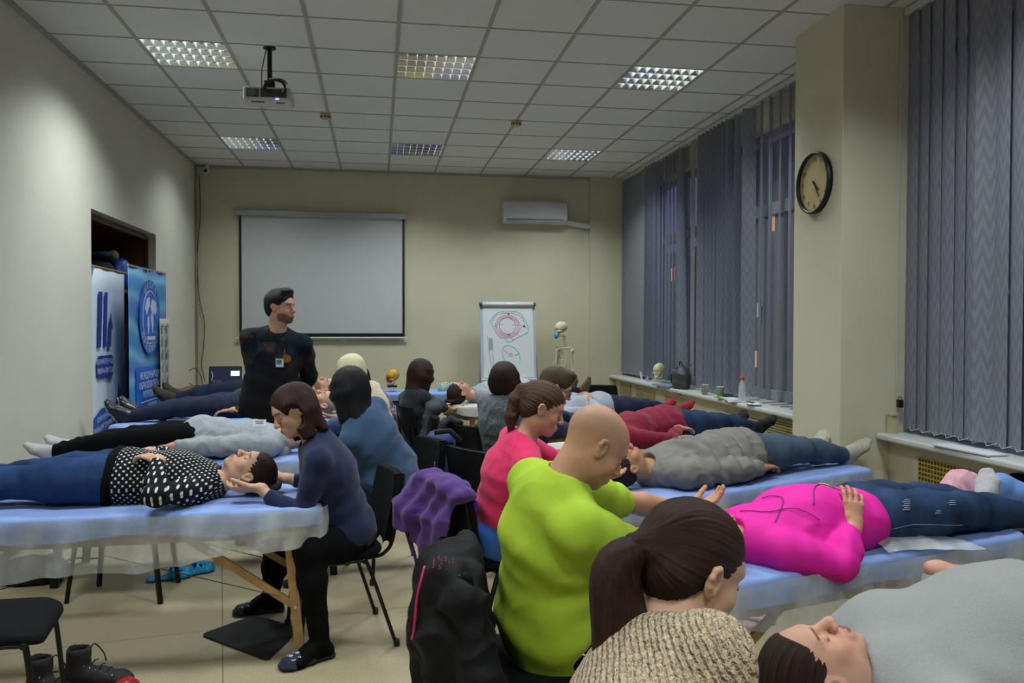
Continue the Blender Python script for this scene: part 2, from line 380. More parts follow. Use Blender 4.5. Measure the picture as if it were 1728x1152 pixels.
# ------------------------------------------------------------ smooth solid modelling (signed distances -> one closed surface)
def frame(d, side=None):
    d = nrm(d); s = V(1, 0, 0) if side is None else V(*side)
    s = s - d * (s @ d)
    if np.linalg.norm(s) < 1e-4: s = V(0, 1, 0) - d * d[1]
    s = nrm(s); return s, np.cross(d, s), d
class Solid:
    def __init__(s): s.p = []
    def cap(s, p0, p1, r0, r1=None, side=None, k=.02, op='u'):
        """tapered limb; r may be a number or (a along side, b across)"""
        r1 = r0 if r1 is None else r1
        r0 = (r0, r0) if np.isscalar(r0) else r0; r1 = (r1, r1) if np.isscalar(r1) else r1
        s.p.append(('c', V(*p0), V(*p1), V(*r0), V(*r1), side, k, op)); return s
    def chain(s, pts, rs, side=None, k=.02, op='u'):
        for i in range(len(pts) - 1): s.cap(pts[i], pts[i + 1], rs[i], rs[i + 1], side, k, op)
        return s
    def ell(s, c, r, R=None, k=.02, op='u'):
        r = (r, r, r) if np.isscalar(r) else r
        s.p.append(('e', V(*c), V(*r), np.eye(3) if R is None else np.asarray(R, float), k, op)); return s
    def mesh(s, h, flat=None):
        lo = np.full(3, 1e9); hi = -lo; boxes = []
        for q in s.p:
            if q[0] == 'c':
                m = max(q[3].max(), q[4].max()); a = np.minimum(q[1], q[2]) - m; b = np.maximum(q[1], q[2]) + m; op = q[7]; k = q[6]
            else:
                m = np.sqrt(((q[3] * q[2]) ** 2).sum(1)); a = q[1] - m; b = q[1] + m; op = q[5]; k = q[4]
            boxes.append((a - k - 2 * h, b + k + 2 * h))
            if op == 'u': lo = np.minimum(lo, a); hi = np.maximum(hi, b)
        lo = lo - 3 * h; hi = hi + 3 * h
        n = np.ceil((hi - lo) / h).astype(int) + 1
        D = np.full(tuple(n), .06, np.float32)
        ax = [(lo[i] + h * np.arange(n[i])).astype(np.float32) for i in range(3)]
        for q, (a, b) in zip(s.p, boxes):
            i0 = np.clip(np.floor((a - lo) / h).astype(int), 0, n - 1); i1 = np.clip(np.ceil((b - lo) / h).astype(int) + 1, 1, n)
            if (i1 <= i0).any(): continue
            X = ax[0][i0[0]:i1[0], None, None]; Y = ax[1][None, i0[1]:i1[1], None]; Z = ax[2][None, None, i0[2]:i1[2]]
            if q[0] == 'c':
                _, p0, p1, r0, r1, side, k, op = q
                d = p1 - p0; L = np.linalg.norm(d) + 1e-9; S, T, W = frame(d if L > 1e-6 else (0, 0, 1), side)
                x = X - p0[0]; y = Y - p0[1]; z = Z - p0[2]
                u = x * S[0] + y * S[1] + z * S[2]; v = x * T[0] + y * T[1] + z * T[2]; w = x * W[0] + y * W[1] + z * W[2]
                t = np.clip(w / L, 0, 1); A = r0[0] + (r1[0] - r0[0]) * t; B = r0[1] + (r1[1] - r0[1]) * t; M = np.minimum(A, B)
                w = w - t * L
                d_ = (np.sqrt((u / A) ** 2 + (v / B) ** 2 + (w / M) ** 2) - 1) * M
            else:
                _, c, r, R, k, op = q
                x = X - c[0]; y = Y - c[1]; z = Z - c[2]
                u = (x * R[0, 0] + y * R[1, 0] + z * R[2, 0]) / r[0]; v = (x * R[0, 1] + y * R[1, 1] + z * R[2, 1]) / r[1]; w = (x * R[0, 2] + y * R[1, 2] + z * R[2, 2]) / r[2]
                k0 = np.sqrt(u * u + v * v + w * w); k1 = np.sqrt((u / r[0]) ** 2 + (v / r[1]) ** 2 + (w / r[2]) ** 2)
                d_ = k0 * (k0 - 1) / np.maximum(k1, 1e-6)
            sl = (slice(i0[0], i1[0]), slice(i0[1], i1[1]), slice(i0[2], i1[2])); A = D[sl]
            if op == 'u':
                hh = np.clip(k - np.abs(A - d_), 0, None) / k if k > 0 else 0
                D[sl] = np.minimum(A, d_) - hh * hh * k * .25
            elif op == 's':
                d_ = -d_; hh = np.clip(k - np.abs(A - d_), 0, None) / k if k > 0 else 0
                D[sl] = np.maximum(A, d_) + hh * hh * k * .25
        return nets(D, lo, h)
def nets(D, lo, h):
    n = D.shape; ins = D < 0
    a = np.zeros(tuple(k - 1 for k in n), np.int8)
    c = [(i, j, k) for i in (0, 1) for j in (0, 1) for k in (0, 1)]
    sl = lambda o: tuple(slice(o[t], n[t] - 1 + o[t]) for t in range(3))
    for o in c: a += ins[sl(o)]
    cell = (a > 0) & (a < 8); idx = np.argwhere(cell)
    num = np.full(cell.shape, -1, np.int32); num[cell] = np.arange(len(idx))
    acc = np.zeros((len(idx), 3)); cnt = np.zeros(len(idx)); val = {o: D[idx[:, 0] + o[0], idx[:, 1] + o[1], idx[:, 2] + o[2]] for o in c}
    for o in c:
        for t in range(3):
            if o[t] == 0:
                o2 = tuple(o[m] + (m == t) for m in range(3)); A = val[o]; B = val[o2]; m = (A < 0) != (B < 0)
                tt = A[m] / (A[m] - B[m]); P = np.tile(np.array(o, float), (m.sum(), 1)); P[:, t] += tt; acc[m] += P; cnt[m] += 1
    vs = lo + h * (idx + acc / cnt[:, None])
    fs = []
    for t in range(3):
        u, v = (t + 1) % 3, (t + 2) % 3
        s0 = [slice(None)] * 3; s1 = [slice(None)] * 3; s0[t] = slice(0, n[t] - 1); s1[t] = slice(1, n[t])
        A = ins[tuple(s0)]; B = ins[tuple(s1)]; m = np.argwhere(A != B)
        m = m[(m[:, u] > 0) & (m[:, v] > 0) & (m[:, u] < n[u] - 1) & (m[:, v] < n[v] - 1)]
        fl = A[m[:, 0], m[:, 1], m[:, 2]]
        def g(du, dv):
            q = m.copy(); q[:, u] -= du; q[:, v] -= dv; return num[q[:, 0], q[:, 1], q[:, 2]]
        F = np.stack([g(1, 1), g(0, 1), g(0, 0), g(1, 0)], 1); F[~fl] = F[~fl][:, ::-1]; fs.append(F)
    return vs, np.concatenate(fs)
def mk_mesh(name, vs, fs, colors=None, cname='tint'):
    me = bpy.data.meshes.new(name); nv, nf = len(vs), len(fs)
    me.vertices.add(nv); me.vertices.foreach_set('co', np.asarray(vs, np.float32).ravel())
    me.loops.add(nf * 4); me.loops.foreach_set('vertex_index', np.asarray(fs, np.int32).ravel())
    me.polygons.add(nf); me.polygons.foreach_set('loop_start', np.arange(nf, dtype=np.int32) * 4); me.polygons.foreach_set('loop_total', np.full(nf, 4, np.int32))
    me.update(calc_edges=True)
    if colors is not None:
        a = me.color_attributes.new(cname, 'FLOAT_COLOR', 'POINT')
        a.data.foreach_set('color', np.concatenate([colors, np.ones((nv, 1))], 1).astype(np.float32).ravel())
    return me
def vnormals(vs, fs):
    a = vs[fs[:, 2]] - vs[fs[:, 0]]; b = vs[fs[:, 3]] - vs[fs[:, 1]]; fn = np.cross(a, b); N = np.zeros_like(vs)
    for i in range(4): np.add.at(N, fs[:, i], fn)
    return N / np.maximum(np.linalg.norm(N, axis=1, keepdims=True), 1e-12)
def snoise(P, f, seed=0):
    """cheap smooth noise in [-1,1]"""
    r = np.random.RandomState(seed); o = np.zeros(len(P)); Q = P * f
    w = Q + .6 * np.sin(Q[:, [1, 2, 0]] * 1.3 + r.rand(3) * 6)
    for i in range(5):
        d = nrm(r.randn(3)) * (1 + .7 * r.rand()); o += np.sin(w @ d * 1.0 + r.rand() * 6.28)
    return o / 3.0
def wrinkle(vs, fs, amp, f=14, seed=0, folds=(), stretch=None):
    N = vnormals(vs, fs); P = vs.copy()
    if stretch is not None: d = nrm(stretch); P = P - np.outer(P @ d, d) * .62
    n1 = snoise(P, f, seed); n2 = snoise(P, f * 2.3, seed + 1)
    disp = amp * (.75 * n1 + .5 * (1 - 2 * np.abs(n2)))
    for c, ax, R, A, fr in folds:
        q = vs - V(*c); ax = nrm(ax); t = q @ ax; g = np.exp(-(q ** 2).sum(1) / (R * R))
        disp += A * g * np.sin(t * fr + 2.2 * snoise(vs, 9, seed + 5) + seed)
    return vs + N * disp[:, None]
def solid_obj(name, S, h, m, parent, colors=None, post=None, smooth=True, label=None, origin=None):
    vs, fs = S.mesh(h)
    if post is not None: vs = post(vs, fs)
    c = colors(vs) if colors is not None else None
    o = link_mesh(name, mk_mesh(name, vs, fs, c), m, parent, smooth, origin=origin)
    if label: o['label'] = label
    return o

# ------------------------------------------------------------ people
SKIN = {'light': hexc('#c39a80')[:3], 'mid': hexc('#b98a6c')[:3], 'pink': hexc('#c09079')[:3], 'tan': hexc('#a97a58')[:3]}
m_skin = mat('skin', '#c0957b', .55, attr='tint', var=.05, vscale=30, bump=.04, bscale=250, spec=.35)
def Rm(r, f, u): return np.stack([nrm(r), nrm(f), nrm(u)], 1)      # local (right, forward, up) -> world
def head_frame(fwd, up):
    f = nrm(fwd); u = nrm(V(*up) - f * (V(*up) @ f)); r = np.cross(f, u); return Rm(r, f, u)
def head_solid(S, c, R, sc=1.0, male=False, neck=None, eyes=True, nose=1.0, fat=1.0, neckr=.054):
    c = V(*c); L = lambda x, y, z: c + R @ (V(x, y, z) * sc)
    e = lambda p, r, k, op='u': S.ell(L(*p), tuple(q * sc for q in r), R, k * sc, op)
    e((0, -.016, .036), (.074, .094, .083), .02)
    e((0, .030, .030), (.062, .058, .062), .03)
    e((0, .022, -.035), (.060 * fat, .060, .062), .03)
    e((0, .038, -.072), (.044 * fat, .042, .036), .025)
    e((0, .066, -.094), (.021, .020, .018), .022)
    for s_ in (-1, 1):
        e((s_ * .036 * fat, .052, -.028), (.027, .026, .028), .02)
        e((s_ * .048, .000, -.062), (.018 * fat, .040, .026), .025)
    e((0, .074, .026), (.046, .018, .013), .02)
    for s_ in (-1, 1): e((s_ * .031, .090, .003), (.019, .016, .011), .010, 's')
    S.cap(L(0, .083, .012), L(0, .104 * 1, -.024), .0085 * sc, .0115 * sc * nose, None, .010 * sc)
    e((0, .105, -.030), (.0125 * nose, .0125, .010), .008)
    for s_ in (-1, 1): e((s_ * .0125 * nose, .096, -.033), (.008, .010, .0075), .006)
    e((0, .082, -.064), (.026, .014, .020), .012)
    e((0, .0925, -.0595), (.021, .0075, .0045), .005); e((0, .0915, -.069), (.0185, .0075, .0052), .005)
    e((0, .1005, -.0640), (.022, .006, .0012), .002, 's')
    if eyes:
        for s_ in (-1, 1):
            e((s_ * .031, .073, .001), (.0150, .0125, .0115), .003)
            S.cap(L(s_ * .018, .0845, -.001), L(s_ * .044, .080, -.001), .0022 * sc, .0018 * sc, None, .003 * sc)
    for s_ in (-1, 1):
        e((s_ * .074, -.008, -.002), (.007, .017, .029), .006)
        S.chain([L(s_ * .077, -.002, .014), L(s_ * .081, -.010, .022), L(s_ * .084, -.020, .018), L(s_ * .085, -.024, .004), L(s_ * .081, -.018, -.012), L(s_ * .078, -.008, -.024)],
                [.0044 * sc, .0048 * sc, .0050 * sc, .0048 * sc, .0046 * sc, .0060 * sc], None, .006 * sc)
        e((s_ * .083, -.005, -.004), (.0060, .0075, .0100), .003, 's')
    if neck is not None:
        nb = V(*neck); t = L(0, -.022, -.035)
        S.cap(t, nb, (neckr * sc, neckr * sc * .98), (neckr * sc * 1.08, neckr * sc), R[:, 0], .03)
        if male: e((0, .022, -.125), (.012, .012, .015), .02)
def head_colors(c, R, sc, skin, lip=(.36, .13, .11), brow=(.03, .02, .015), hair=None, stubble=0, closed=True, cheek=.10, shave=None):
    skin = np.array(skin)
    def f(vs):
        q = (vs - c) @ R / sc; col = np.tile(skin, (len(vs), 1)); x, y, z = q[:, 0], q[:, 1], q[:, 2]; ax = np.abs(x)
        def blend(m, cc): m = np.clip(m, 0, 1)[:, None]; col[:] = col * (1 - m) + np.array(cc) * m
        red = skin * V(1.12, .78, .74)
        blend(1.6 * cheek * 4 * np.exp(-((ax - .040) ** 2 / .0004 + (z + .035) ** 2 / .0005)) * (y > .03), red)
        blend(.5 * np.exp(-(x ** 2 / .0003 + (z + .030) ** 2 / .0002)) * (y > .085), red)
        near = (np.abs(x) < .12) & (np.abs(z) < .16) & (np.abs(y) < .15)
        if stubble: blend(stubble * near * np.clip((z + .088 + .6 * np.clip(y, 0, 1)) / .012, 0, 1) * np.clip((y - .004) / .012, 0, 1) * np.clip((-.034 - z - .6 * np.clip(y - .05, 0, 1)) / .012, 0, 1)  * (1 - np.exp(-(x ** 2 / .0005 + (z + .064) ** 2 / .00008))), brow)
        blend(near * (y > .055) * (1 - ((x / .023) ** 2 + ((z + .064) / .0105) ** 2)) * 4, lip)
        bz = .024 - 6 * (ax - .030) ** 2
        blend(near * (y > .05) * (ax > .012) * (ax < .050) * np.exp(-((z - bz) / .0042) ** 2) * .9, brow)
        if closed: blend(near * (y > .055) * (ax > .016) * (ax < .046) * np.exp(-((z + .0045 + 4 * (ax - .031) ** 2 * -1) / .0024) ** 2) * .85, (.03, .02, .02))
        else:
            ee = 1 - ((ax - .031) / .0125) ** 2 - ((z - .001) / .0055) ** 2
            blend(near * (y > .06) * ee * 4, (.55, .52, .50)); blend(near * (y > .06) * (1 - ((ax - .031) / .006) ** 2 - ((z - .001) / .006) ** 2) * 4, (.03, .02, .02))
            blend(near * (y > .055) * (ax > .015) * (ax < .047) * np.exp(-((z - .0075) / .0022) ** 2) * .8, (.03, .02, .02))
        if shave is not None:
            hl = (z > .035 - .9 * np.clip(.03 - y, 0, .07)) * (y < .085 - .4 * np.clip(z - .05, 0, 1)) * (z > -.05)
            blend(near * (y < .1) * .30 * np.clip((z - .0) / .03, 0, 1) * np.clip((.075 - y) / .05, 0, 1) * np.clip((.105 - z) / .035, 0, 1), shave)
        return col
    return f
HL, HD = .092, .010
def hand_solid(S, w, d, pn, side, sc=1.0, curl=.35, spread=.10, thumb=.6, k=.006, curls=None):
    """hand at wrist w pointing along d, palm normal pn, side=+1/-1 puts the thumb on that side of (d x pn)"""
    w = V(*w); d = nrm(d); pn = nrm(V(*pn) - d * (V(*pn) @ d)); t = np.cross(d, pn) * side
    S.cap(w - d * .02, w + d * .02 * sc, (.027 * sc, .019 * sc), (.030 * sc, .016 * sc), t, .015)
    S.cap(w + d * .022 * sc, w + d * .080 * sc, (.031 * sc, .0145 * sc), (.039 * sc, .0125 * sc), t, .012)
    S.ell(w + d * .035 * sc + t * .020 * sc + pn * .006 * sc, (.016 * sc, .020 * sc, .014 * sc), None, .012)
    Ls = [.074, .082, .076, .060]
    for i in range(4):
        o = (.030 - i * .020) * sc; a = (.030 - i * .020) / .03 * spread
        b = w + d * (.088 - .006 * (i == 3) - .002 * (i == 0)) * sc + t * o; dd = nrm(d + t * a); c_ = (curls[i] if curls else curl) * (1 + .12 * i); p = b; r = (.0092 - .0012 * (i == 3)) * sc
        for j, fr in enumerate((.46, .30, .24)):
            an = c_ * (j + .6) * .85; dj = dd * math.cos(an) + pn * math.sin(an); q = p + dj * Ls[i] * fr * sc
            S.cap(p - dj * .004, q, r, r * .92, None, k * .6); p = q; r *= .92
    p = w + d * .028 * sc + t * .026 * sc; dj = nrm(d * .72 + t * .75 * thumb + pn * .30)
    for j, (l, r) in enumerate(((.040, .0135), (.032, .0110), (.026, .0098))):
        q = p + dj * l * sc; S.cap(p, q, r * sc, r * .9 * sc, None, k); p = q; dj = nrm(dj + d * .18 + pn * .12)
def ik(a, b, l1, l2, pole):
    a = V(*a); b = V(*b); d = b - a; L = np.linalg.norm(d); mx = (l1 + l2) * .998
    if L > mx: l1 *= L / mx; l2 *= L / mx
    d = d / L; x = (l1 * l1 - l2 * l2 + L * L) / (2 * L); y = math.sqrt(max(l1 * l1 - x * x, 1e-6))
    p = V(*pole) - d * (V(*pole) @ d); return a + d * x + nrm(p) * y

def human(lab, head, hf, hu, P, fr, female=True, sc=1.0, sd=None, hands=None, handdir=None, palm=None, elpole=None, knees=None, feet=None, footdir=None,
          skin='light', closed=True, brow='#2a1c14', lip=None, stub=0, shave=None, h=.008, hh=.0045, top=None, bottom=None, shoes=None, hair=None, fat=1.0,
          ease=.010, group=None, hipw=1.0, shw=1.0, curl=.35, leglen=None, extra=None, name='person', bust=1.0, handsc=1.0, eyes=True, neckf=.20, necku=.165, seed=1, thumbside=(1, -1), nosec=1.0, cat='person', chest=None, hcurl=None, elb=(None, None)):
    """one person: head centre, facing and up directions, pelvis point P, body-front direction fr; limbs by targets (left, right)"""
    head = V(*head); P = V(*P); HR = head_frame(hf, hu); s = sc
    N = head - HR[:, 2] * necku * s - HR[:, 1] * .028 * s           # neck base
    ax = nrm(N - P); F0 = V(*fr); F0 = nrm(F0 - ax * (F0 @ ax)); sd = nrm(np.cross(F0, ax)) if sd is None else nrm(sd)    # sd = body right
    Ld = np.linalg.norm(N - P); C = P + (N - P) * .62 - F0 * .012 if chest is None else V(*chest)
    axc = nrm(N - C); Fc = nrm(F0 - axc * (F0 @ axc))
    Wm = P + (C - P) * .45 + (0 if chest is None else 1) * 0 * F0
    shr = (.158 if female else .182) * s * shw
    sh = [C + (N - C) * .66 - sd * shr, C + (N - C) * .66 + sd * shr]       # left, right
    hp = [P - sd * .088 * s * hipw - ax * .02, P + sd * .088 * s * hipw - ax * .02]
    g = wroot(name, (P[0], P[1], 0), lab, cat, group)
    el = []; 
    for i in (0, 1):
        if elb[i] is not None: el.append(V(*elb[i])); continue
        el.append(ik(sh[i], hands[i], .285 * s, .25 * s, elpole[i]) if elpole is not None else (sh[i] + V(*hands[i])) / 2)
    kn = []; 
    l1, l2 = leglen or (.43 * s, .42 * s)
    lying = abs(ax[2]) < .35
    for i in (0, 1):
        if lying and isinstance(knees, list): kn.append(V(*knees[i])); continue
        if lying: kn.append(hp[i] + (V(*feet[i]) - hp[i]) * .5 + V(0, 0, .028) + F0 * 0); continue
        kn.append(V(*knees[i]) if knees is not None and len(np.shape(knees[i])) and np.shape(knees)[-1] == 3 and not isinstance(knees, tuple) else ik(hp[i], feet[i], l1, l2, knees[i]))
    J = dict(P=P, N=N, C=C, W=Wm, ax=ax, F=F0, sd=sd, sh=sh, el=el, hands=hands, hp=hp, kn=kn, feet=feet, HR=HR, head=head, root=g, s=s, axc=axc, Fc=Fc)
    def torso(S, o, k=.05, up=1.0, low=True, lw=1.0):
        fb = 1.0 if female else 1.04
        if low and lw < 1.5: S.ell(P - F0 * .012 + ax * .02 * lw, ((.158 * hipw * s + o), (.116 * s * fat + o), (.125 if lw == 1.0 else .105) * s + o), np.stack([sd, F0, ax], 1), k)
        S.cap(P + (Wm - P) * (.3 if lw < 1.5 else .62), Wm, (.142 * s * fat * hipw ** .5 + o, .105 * s * fat + o), (.130 * s * fat + o, .100 * s * fat + o), sd, k)
        S.cap(Wm, C + (C - Wm) * .1, (.130 * s * fat + o, .100 * s * fat + o), (.155 * s * fb * shw + o, .112 * s + o), sd, k)
        S.cap(C, C + (N - C) * .62, (.155 * s * fb * shw + o, .110 * s + o), (.125 * s * fb * shw + o, .085 * s + o), sd, k)
        for i in (0, 1):
            S.cap(C + (N - C) * .86, sh[i], .046 * s + o, .048 * s + o * .6, None, k)
        if female:
            for q in (-1, 1): S.ell(C + Fc * .070 * s + sd * q * .066 * s - axc * .02, ((.058 * bust * s + o), .052 * bust * s + o, .056 * bust * s + o), np.stack([sd, Fc, axc], 1), .04)
    def arm(S, i, o, frac=1.0, k=.03, r=1.0):
        m = sh[i] + (el[i] - sh[i]) * .35; q = 1.0 if female else 1.12
        S.cap(sh[i], m, .050 * s * q * r + o, .047 * s * q * r + o, None, k); S.cap(m, el[i], .046 * s * q * r + o, .039 * s * q * r + o, None, k)
        if frac > .5:
            w = el[i] + (V(*hands[i]) - el[i]) * (frac - .5) * 2; f2 = (frac - .5) * 2
            mm = el[i] + (V(*hands[i]) - el[i]) * min(.35, f2)
            S.cap(el[i], mm, .040 * s * q * r + o, .039 * s * q * r + o, None, k); S.cap(mm, w, .039 * s * q * r + o, (.039 - .015 * f2) * s * q * r + o, None, k)
    def leg(S, i, o, frac=1.0, k=.04, bell=0):
        m = hp[i] + (kn[i] - hp[i]) * .4; t = 1.0 * fat ** .5
        S.cap(hp[i], m, .088 * s * t + o, .080 * s * t + o, None, k); S.cap(m, kn[i], .080 * s * t + o, .056 * s + o, None, k)
        if frac > .5:
            f2 = (frac - .5) * 2; ft = V(*feet[i]); mm = kn[i] + (ft - kn[i]) * min(.35, f2); w = kn[i] + (ft - kn[i]) * f2
            S.cap(kn[i], mm, .054 * s + o, .055 * s + o, None, k); S.cap(mm, w, .055 * s + o, (.055 - .019 * f2) * s + o + bell, None, k)
    def foot(S, i, o, k=.02, toe=1.0):
        if footdir is None: return
        a = V(*feet[i]); fd, dn = nrm(footdir[i][0]), nrm(footdir[i][1])     # toe direction, sole direction
        sdn = np.cross(fd, dn)
        heel = a + dn * .045 * s - fd * .035 * s; ball = a + dn * .058 * s + fd * .115 * s; tip = a + dn * .062 * s + fd * .165 * s * toe
        S.cap(a, heel, .036 * s + o, .030 * s + o, None, k)
        S.cap(a + fd * .01, a + dn * .035 * s + fd * .07 * s, .035 * s + o, (.036 * s + o, .028 * s + o), sdn, k)
        S.cap(heel, ball, (.031 * s + o, .026 * s + o), (.043 * s + o, .022 * s + o), sdn, k)
        S.cap(a + dn * .03 * s + fd * .06 * s, ball, (.034 * s + o, .030 * s + o), (.042 * s + o, .022 * s + o), sdn, k)
        S.cap(ball, tip, (.043 * s + o, .021 * s + o), (.032 * s + o, .014 * s + o), sdn, k)
    J.update(torso=torso, arm=arm, leg=leg, foot=foot)
    # body: head and hands finely meshed, the covered parts coarsely
    sk = SKIN[skin]; lipc = hexc(lip)[:3] if lip else tuple(np.array(sk) * V(.80, .50, .50))
    hc = head_colors(head, HR, s, sk, lipc, hexc(brow)[:3], stubble=stub, closed=closed, shave=shave)
    S1 = Solid(); head_solid(S1, head, HR, s, not female, N - axc * .03, eyes=eyes, nose=nosec, neckr=.052 if female else .060)
    S1.cap(N - axc * .03, C + (N - C) * .55, (.10 * s, .05 * s), (.12 * s, .06 * s), sd, .05)
    v1, f1 = S1.mesh(hh); c1 = hc(v1)
    S2 = Solid()
    for i in (0, 1):
        if handdir is not None and handdir[i] is not None:
            w = V(*hands[i])
            arm_lo = el[i] + (w - el[i]) * .0
            S2.cap(arm_lo, el[i] + (w - el[i]) * .35, .038 * s, .039 * s, None, .02); S2.cap(el[i] + (w - el[i]) * .35, w, .039 * s, (.028 * s, .022 * s), np.cross(nrm(handdir[i]), nrm(palm[i])), .02)
            hand_solid(S2, w, handdir[i], palm[i], thumbside[i], s * .97 * handsc, curl=curl, curls=hcurl)
    S3 = Solid(); torso(S3, -.012)
    for i in (0, 1): arm(S3, i, -.005, .5); leg(S3, i, -.012); foot(S3, i, -.006)
    v3, f3 = S3.mesh(.014)
    VV, FF, CC = [v1], [f1], [c1]
    if S2.p: v2, f2_ = S2.mesh(min(.0042, hh)); VV.append(v2); FF.append(f2_); CC.append(np.tile(np.array(sk) * V(1.03, .94, .93), (len(v2), 1)))
    VV.append(v3); FF.append(f3); CC.append(np.tile(sk, (len(v3), 1)))
    n = 0; F_ = []
    for v, f in zip(VV, FF): F_.append(f + n); n += len(v)
    link_mesh('body', mk_mesh('body', np.concatenate(VV), np.concatenate(F_), np.concatenate(CC)), m_skin, g, True)
    # garments
    if top:
        S = Solid(); torso(S, ease + top.get('o', 0), lw=2 if top.get('short') else 1.01)
        if not lying and not top.get('short') and ax[2] < .97: S.ell(P + V(0, 0, -.02), ((.150 * hipw) * s + ease + top.get('o', 0), .122 * s * fat + ease, .10), np.stack([sd, np.cross(V(0, 0, 1), sd), V(0, 0, 1)], 1), .05)
        for i in (0, 1): arm(S, i, ease * top.get('sl', .7), top.get('sleeve', .93), r=top.get('r', 1.0))
        if top.get('hem') and (lying or ax[2] > .97): S.cap(P, P - ax * top['hem'], ((.160 * hipw) * s + ease, .115 * s * fat + ease), ((.165 * hipw) * s + ease, .118 * s * fat + ease), sd, .05)
        for c_, r_ in top.get('add', []): S.ell(c_, r_, None, .05)
        if top.get('collar'): S.cap(N - axc * .02, N + axc * top['collar'], (.068 * s, .066 * s), (.062 * s, .060 * s), sd, .03)
        nk = top.get('neck', .010)
        S.ell(N + axc * (.045 - nk) + Fc * (.03 + nk), (.062 * s, .062 * s, .050 * s), np.stack([sd, Fc, axc], 1), .012, 's') if not top.get('collar') else None
        folds = [(el[0], el[0] - sh[0], .11, .004, 95), (el[1], el[1] - sh[1], .11, .004, 95), (Wm, ax, .22, .0045, 60)] + top.get('folds', [])
        solid_obj(top.get('name', 'sweater'), S, top.get('h', h), top['m'], g, post=lambda v, f: wrinkle(v, f, top.get('amp', .003), top.get('f', 16), seed, folds))
    if bottom:
        S = Solid(); o = bottom.get('o', .008)
        S.ell(P - F0 * .012, ((.156 * hipw * s + o), (.114 * s * fat + o), .110 * s + o), np.stack([sd, F0, ax], 1), .05)
        for i in (0, 1): leg(S, i, o, bottom.get('frac', .97), bell=bottom.get('bell', 0))
        folds = [(kn[0], kn[0] - hp[0], .10, .004, 80), (kn[1], kn[1] - hp[1], .10, .004, 80), (hp[0], kn[0] - hp[0], .12, .003, 90), (hp[1], kn[1] - hp[1], .12, .003, 90)]
        if bottom.get('bunch'): folds += [(feet[i], V(*feet[i]) - kn[i], .12, .005, 110) for i in (0, 1)]
        solid_obj(bottom.get('name', 'trousers'), S, bottom.get('h', h), bottom['m'], g, post=lambda v, f: wrinkle(v, f, bottom.get('amp', .0022), 15, seed + 3, folds))
    if shoes:
        for i in (0, 1):
            if shoes.get('only') is not None and i != shoes['only']: continue
            S = Solid(); foot(S, i, shoes.get('o', .004)); ftv = V(*feet[i]); S.cap(ftv, ftv + (kn[i] - ftv) * shoes.get('up', .16), .040 * s, .040 * s, None, .02)
            so = solid_obj(shoes.get('name', 'sock'), S, min(h, .006), shoes['m'], g, post=lambda v, f: wrinkle(v, f, .0012, 30, seed + 7))
            if shoes.get('sole'):
                a = ftv; fd, dn = nrm(footdir[i][0]), nrm(footdir[i][1]); S = Solid(); sdn = np.cross(fd, dn)
                S.chain([a + dn * .080 * s - fd * .04 * s, a + dn * .082 * s + fd * .04 * s, a + dn * .082 * s + fd * .12 * s, a + dn * .078 * s + fd * .175 * s], [(.036, .009), (.034, .009), (.048, .009), (.034, .008)], sdn, .01)
                solid_obj('sole', S, .006, shoes['sole'], so)
    if hair: hair(J, g)
    if extra: extra(J, g)
    return J

def hair_mat(name, c1, c2, rough=.38):
    if name in _M: return _M[name]
    m = mat(name, c1, .46, spec=.22); nt, b = nodes_of(m)
    a = nt.nodes.new('ShaderNodeAttribute'); a.attribute_name = 'tint'
    w = nt.nodes.new('ShaderNodeTexNoise'); w.inputs['Scale'].default_value = 3; w.inputs['Detail'].default_value = 6; w.inputs['Roughness'].default_value = .8
    mp = nt.nodes.new('ShaderNodeMapping'); mp.inputs['Scale'].default_value = (42, 42, 2.2)
    nt.links.new(a.outputs['Vector'], mp.inputs[0]); nt.links.new(mp.outputs[0], w.inputs['Vector'])
    mx = nt.nodes.new('ShaderNodeMix'); mx.data_type = 'RGBA'; r_ = nt.nodes.new('ShaderNodeMapRange'); r_.inputs[1].default_value = .35; r_.inputs[2].default_value = .65
    nt.links.new(w.outputs[0], r_.inputs[0]); nt.links.new(r_.outputs[0], mx.inputs[0]); mx.inputs[6].default_value = hexc(c1); mx.inputs[7].default_value = hexc(c2); nt.links.new(mx.outputs[2], b.inputs['Base Color'])
    bp = nt.nodes.new('ShaderNodeBump'); bp.inputs['Strength'].default_value = .5; bp.inputs['Distance'].default_value = .01; nt.links.new(w.outputs[0], bp.inputs['Height']); nt.links.new(bp.outputs[0], b.inputs['Normal'])
    return m
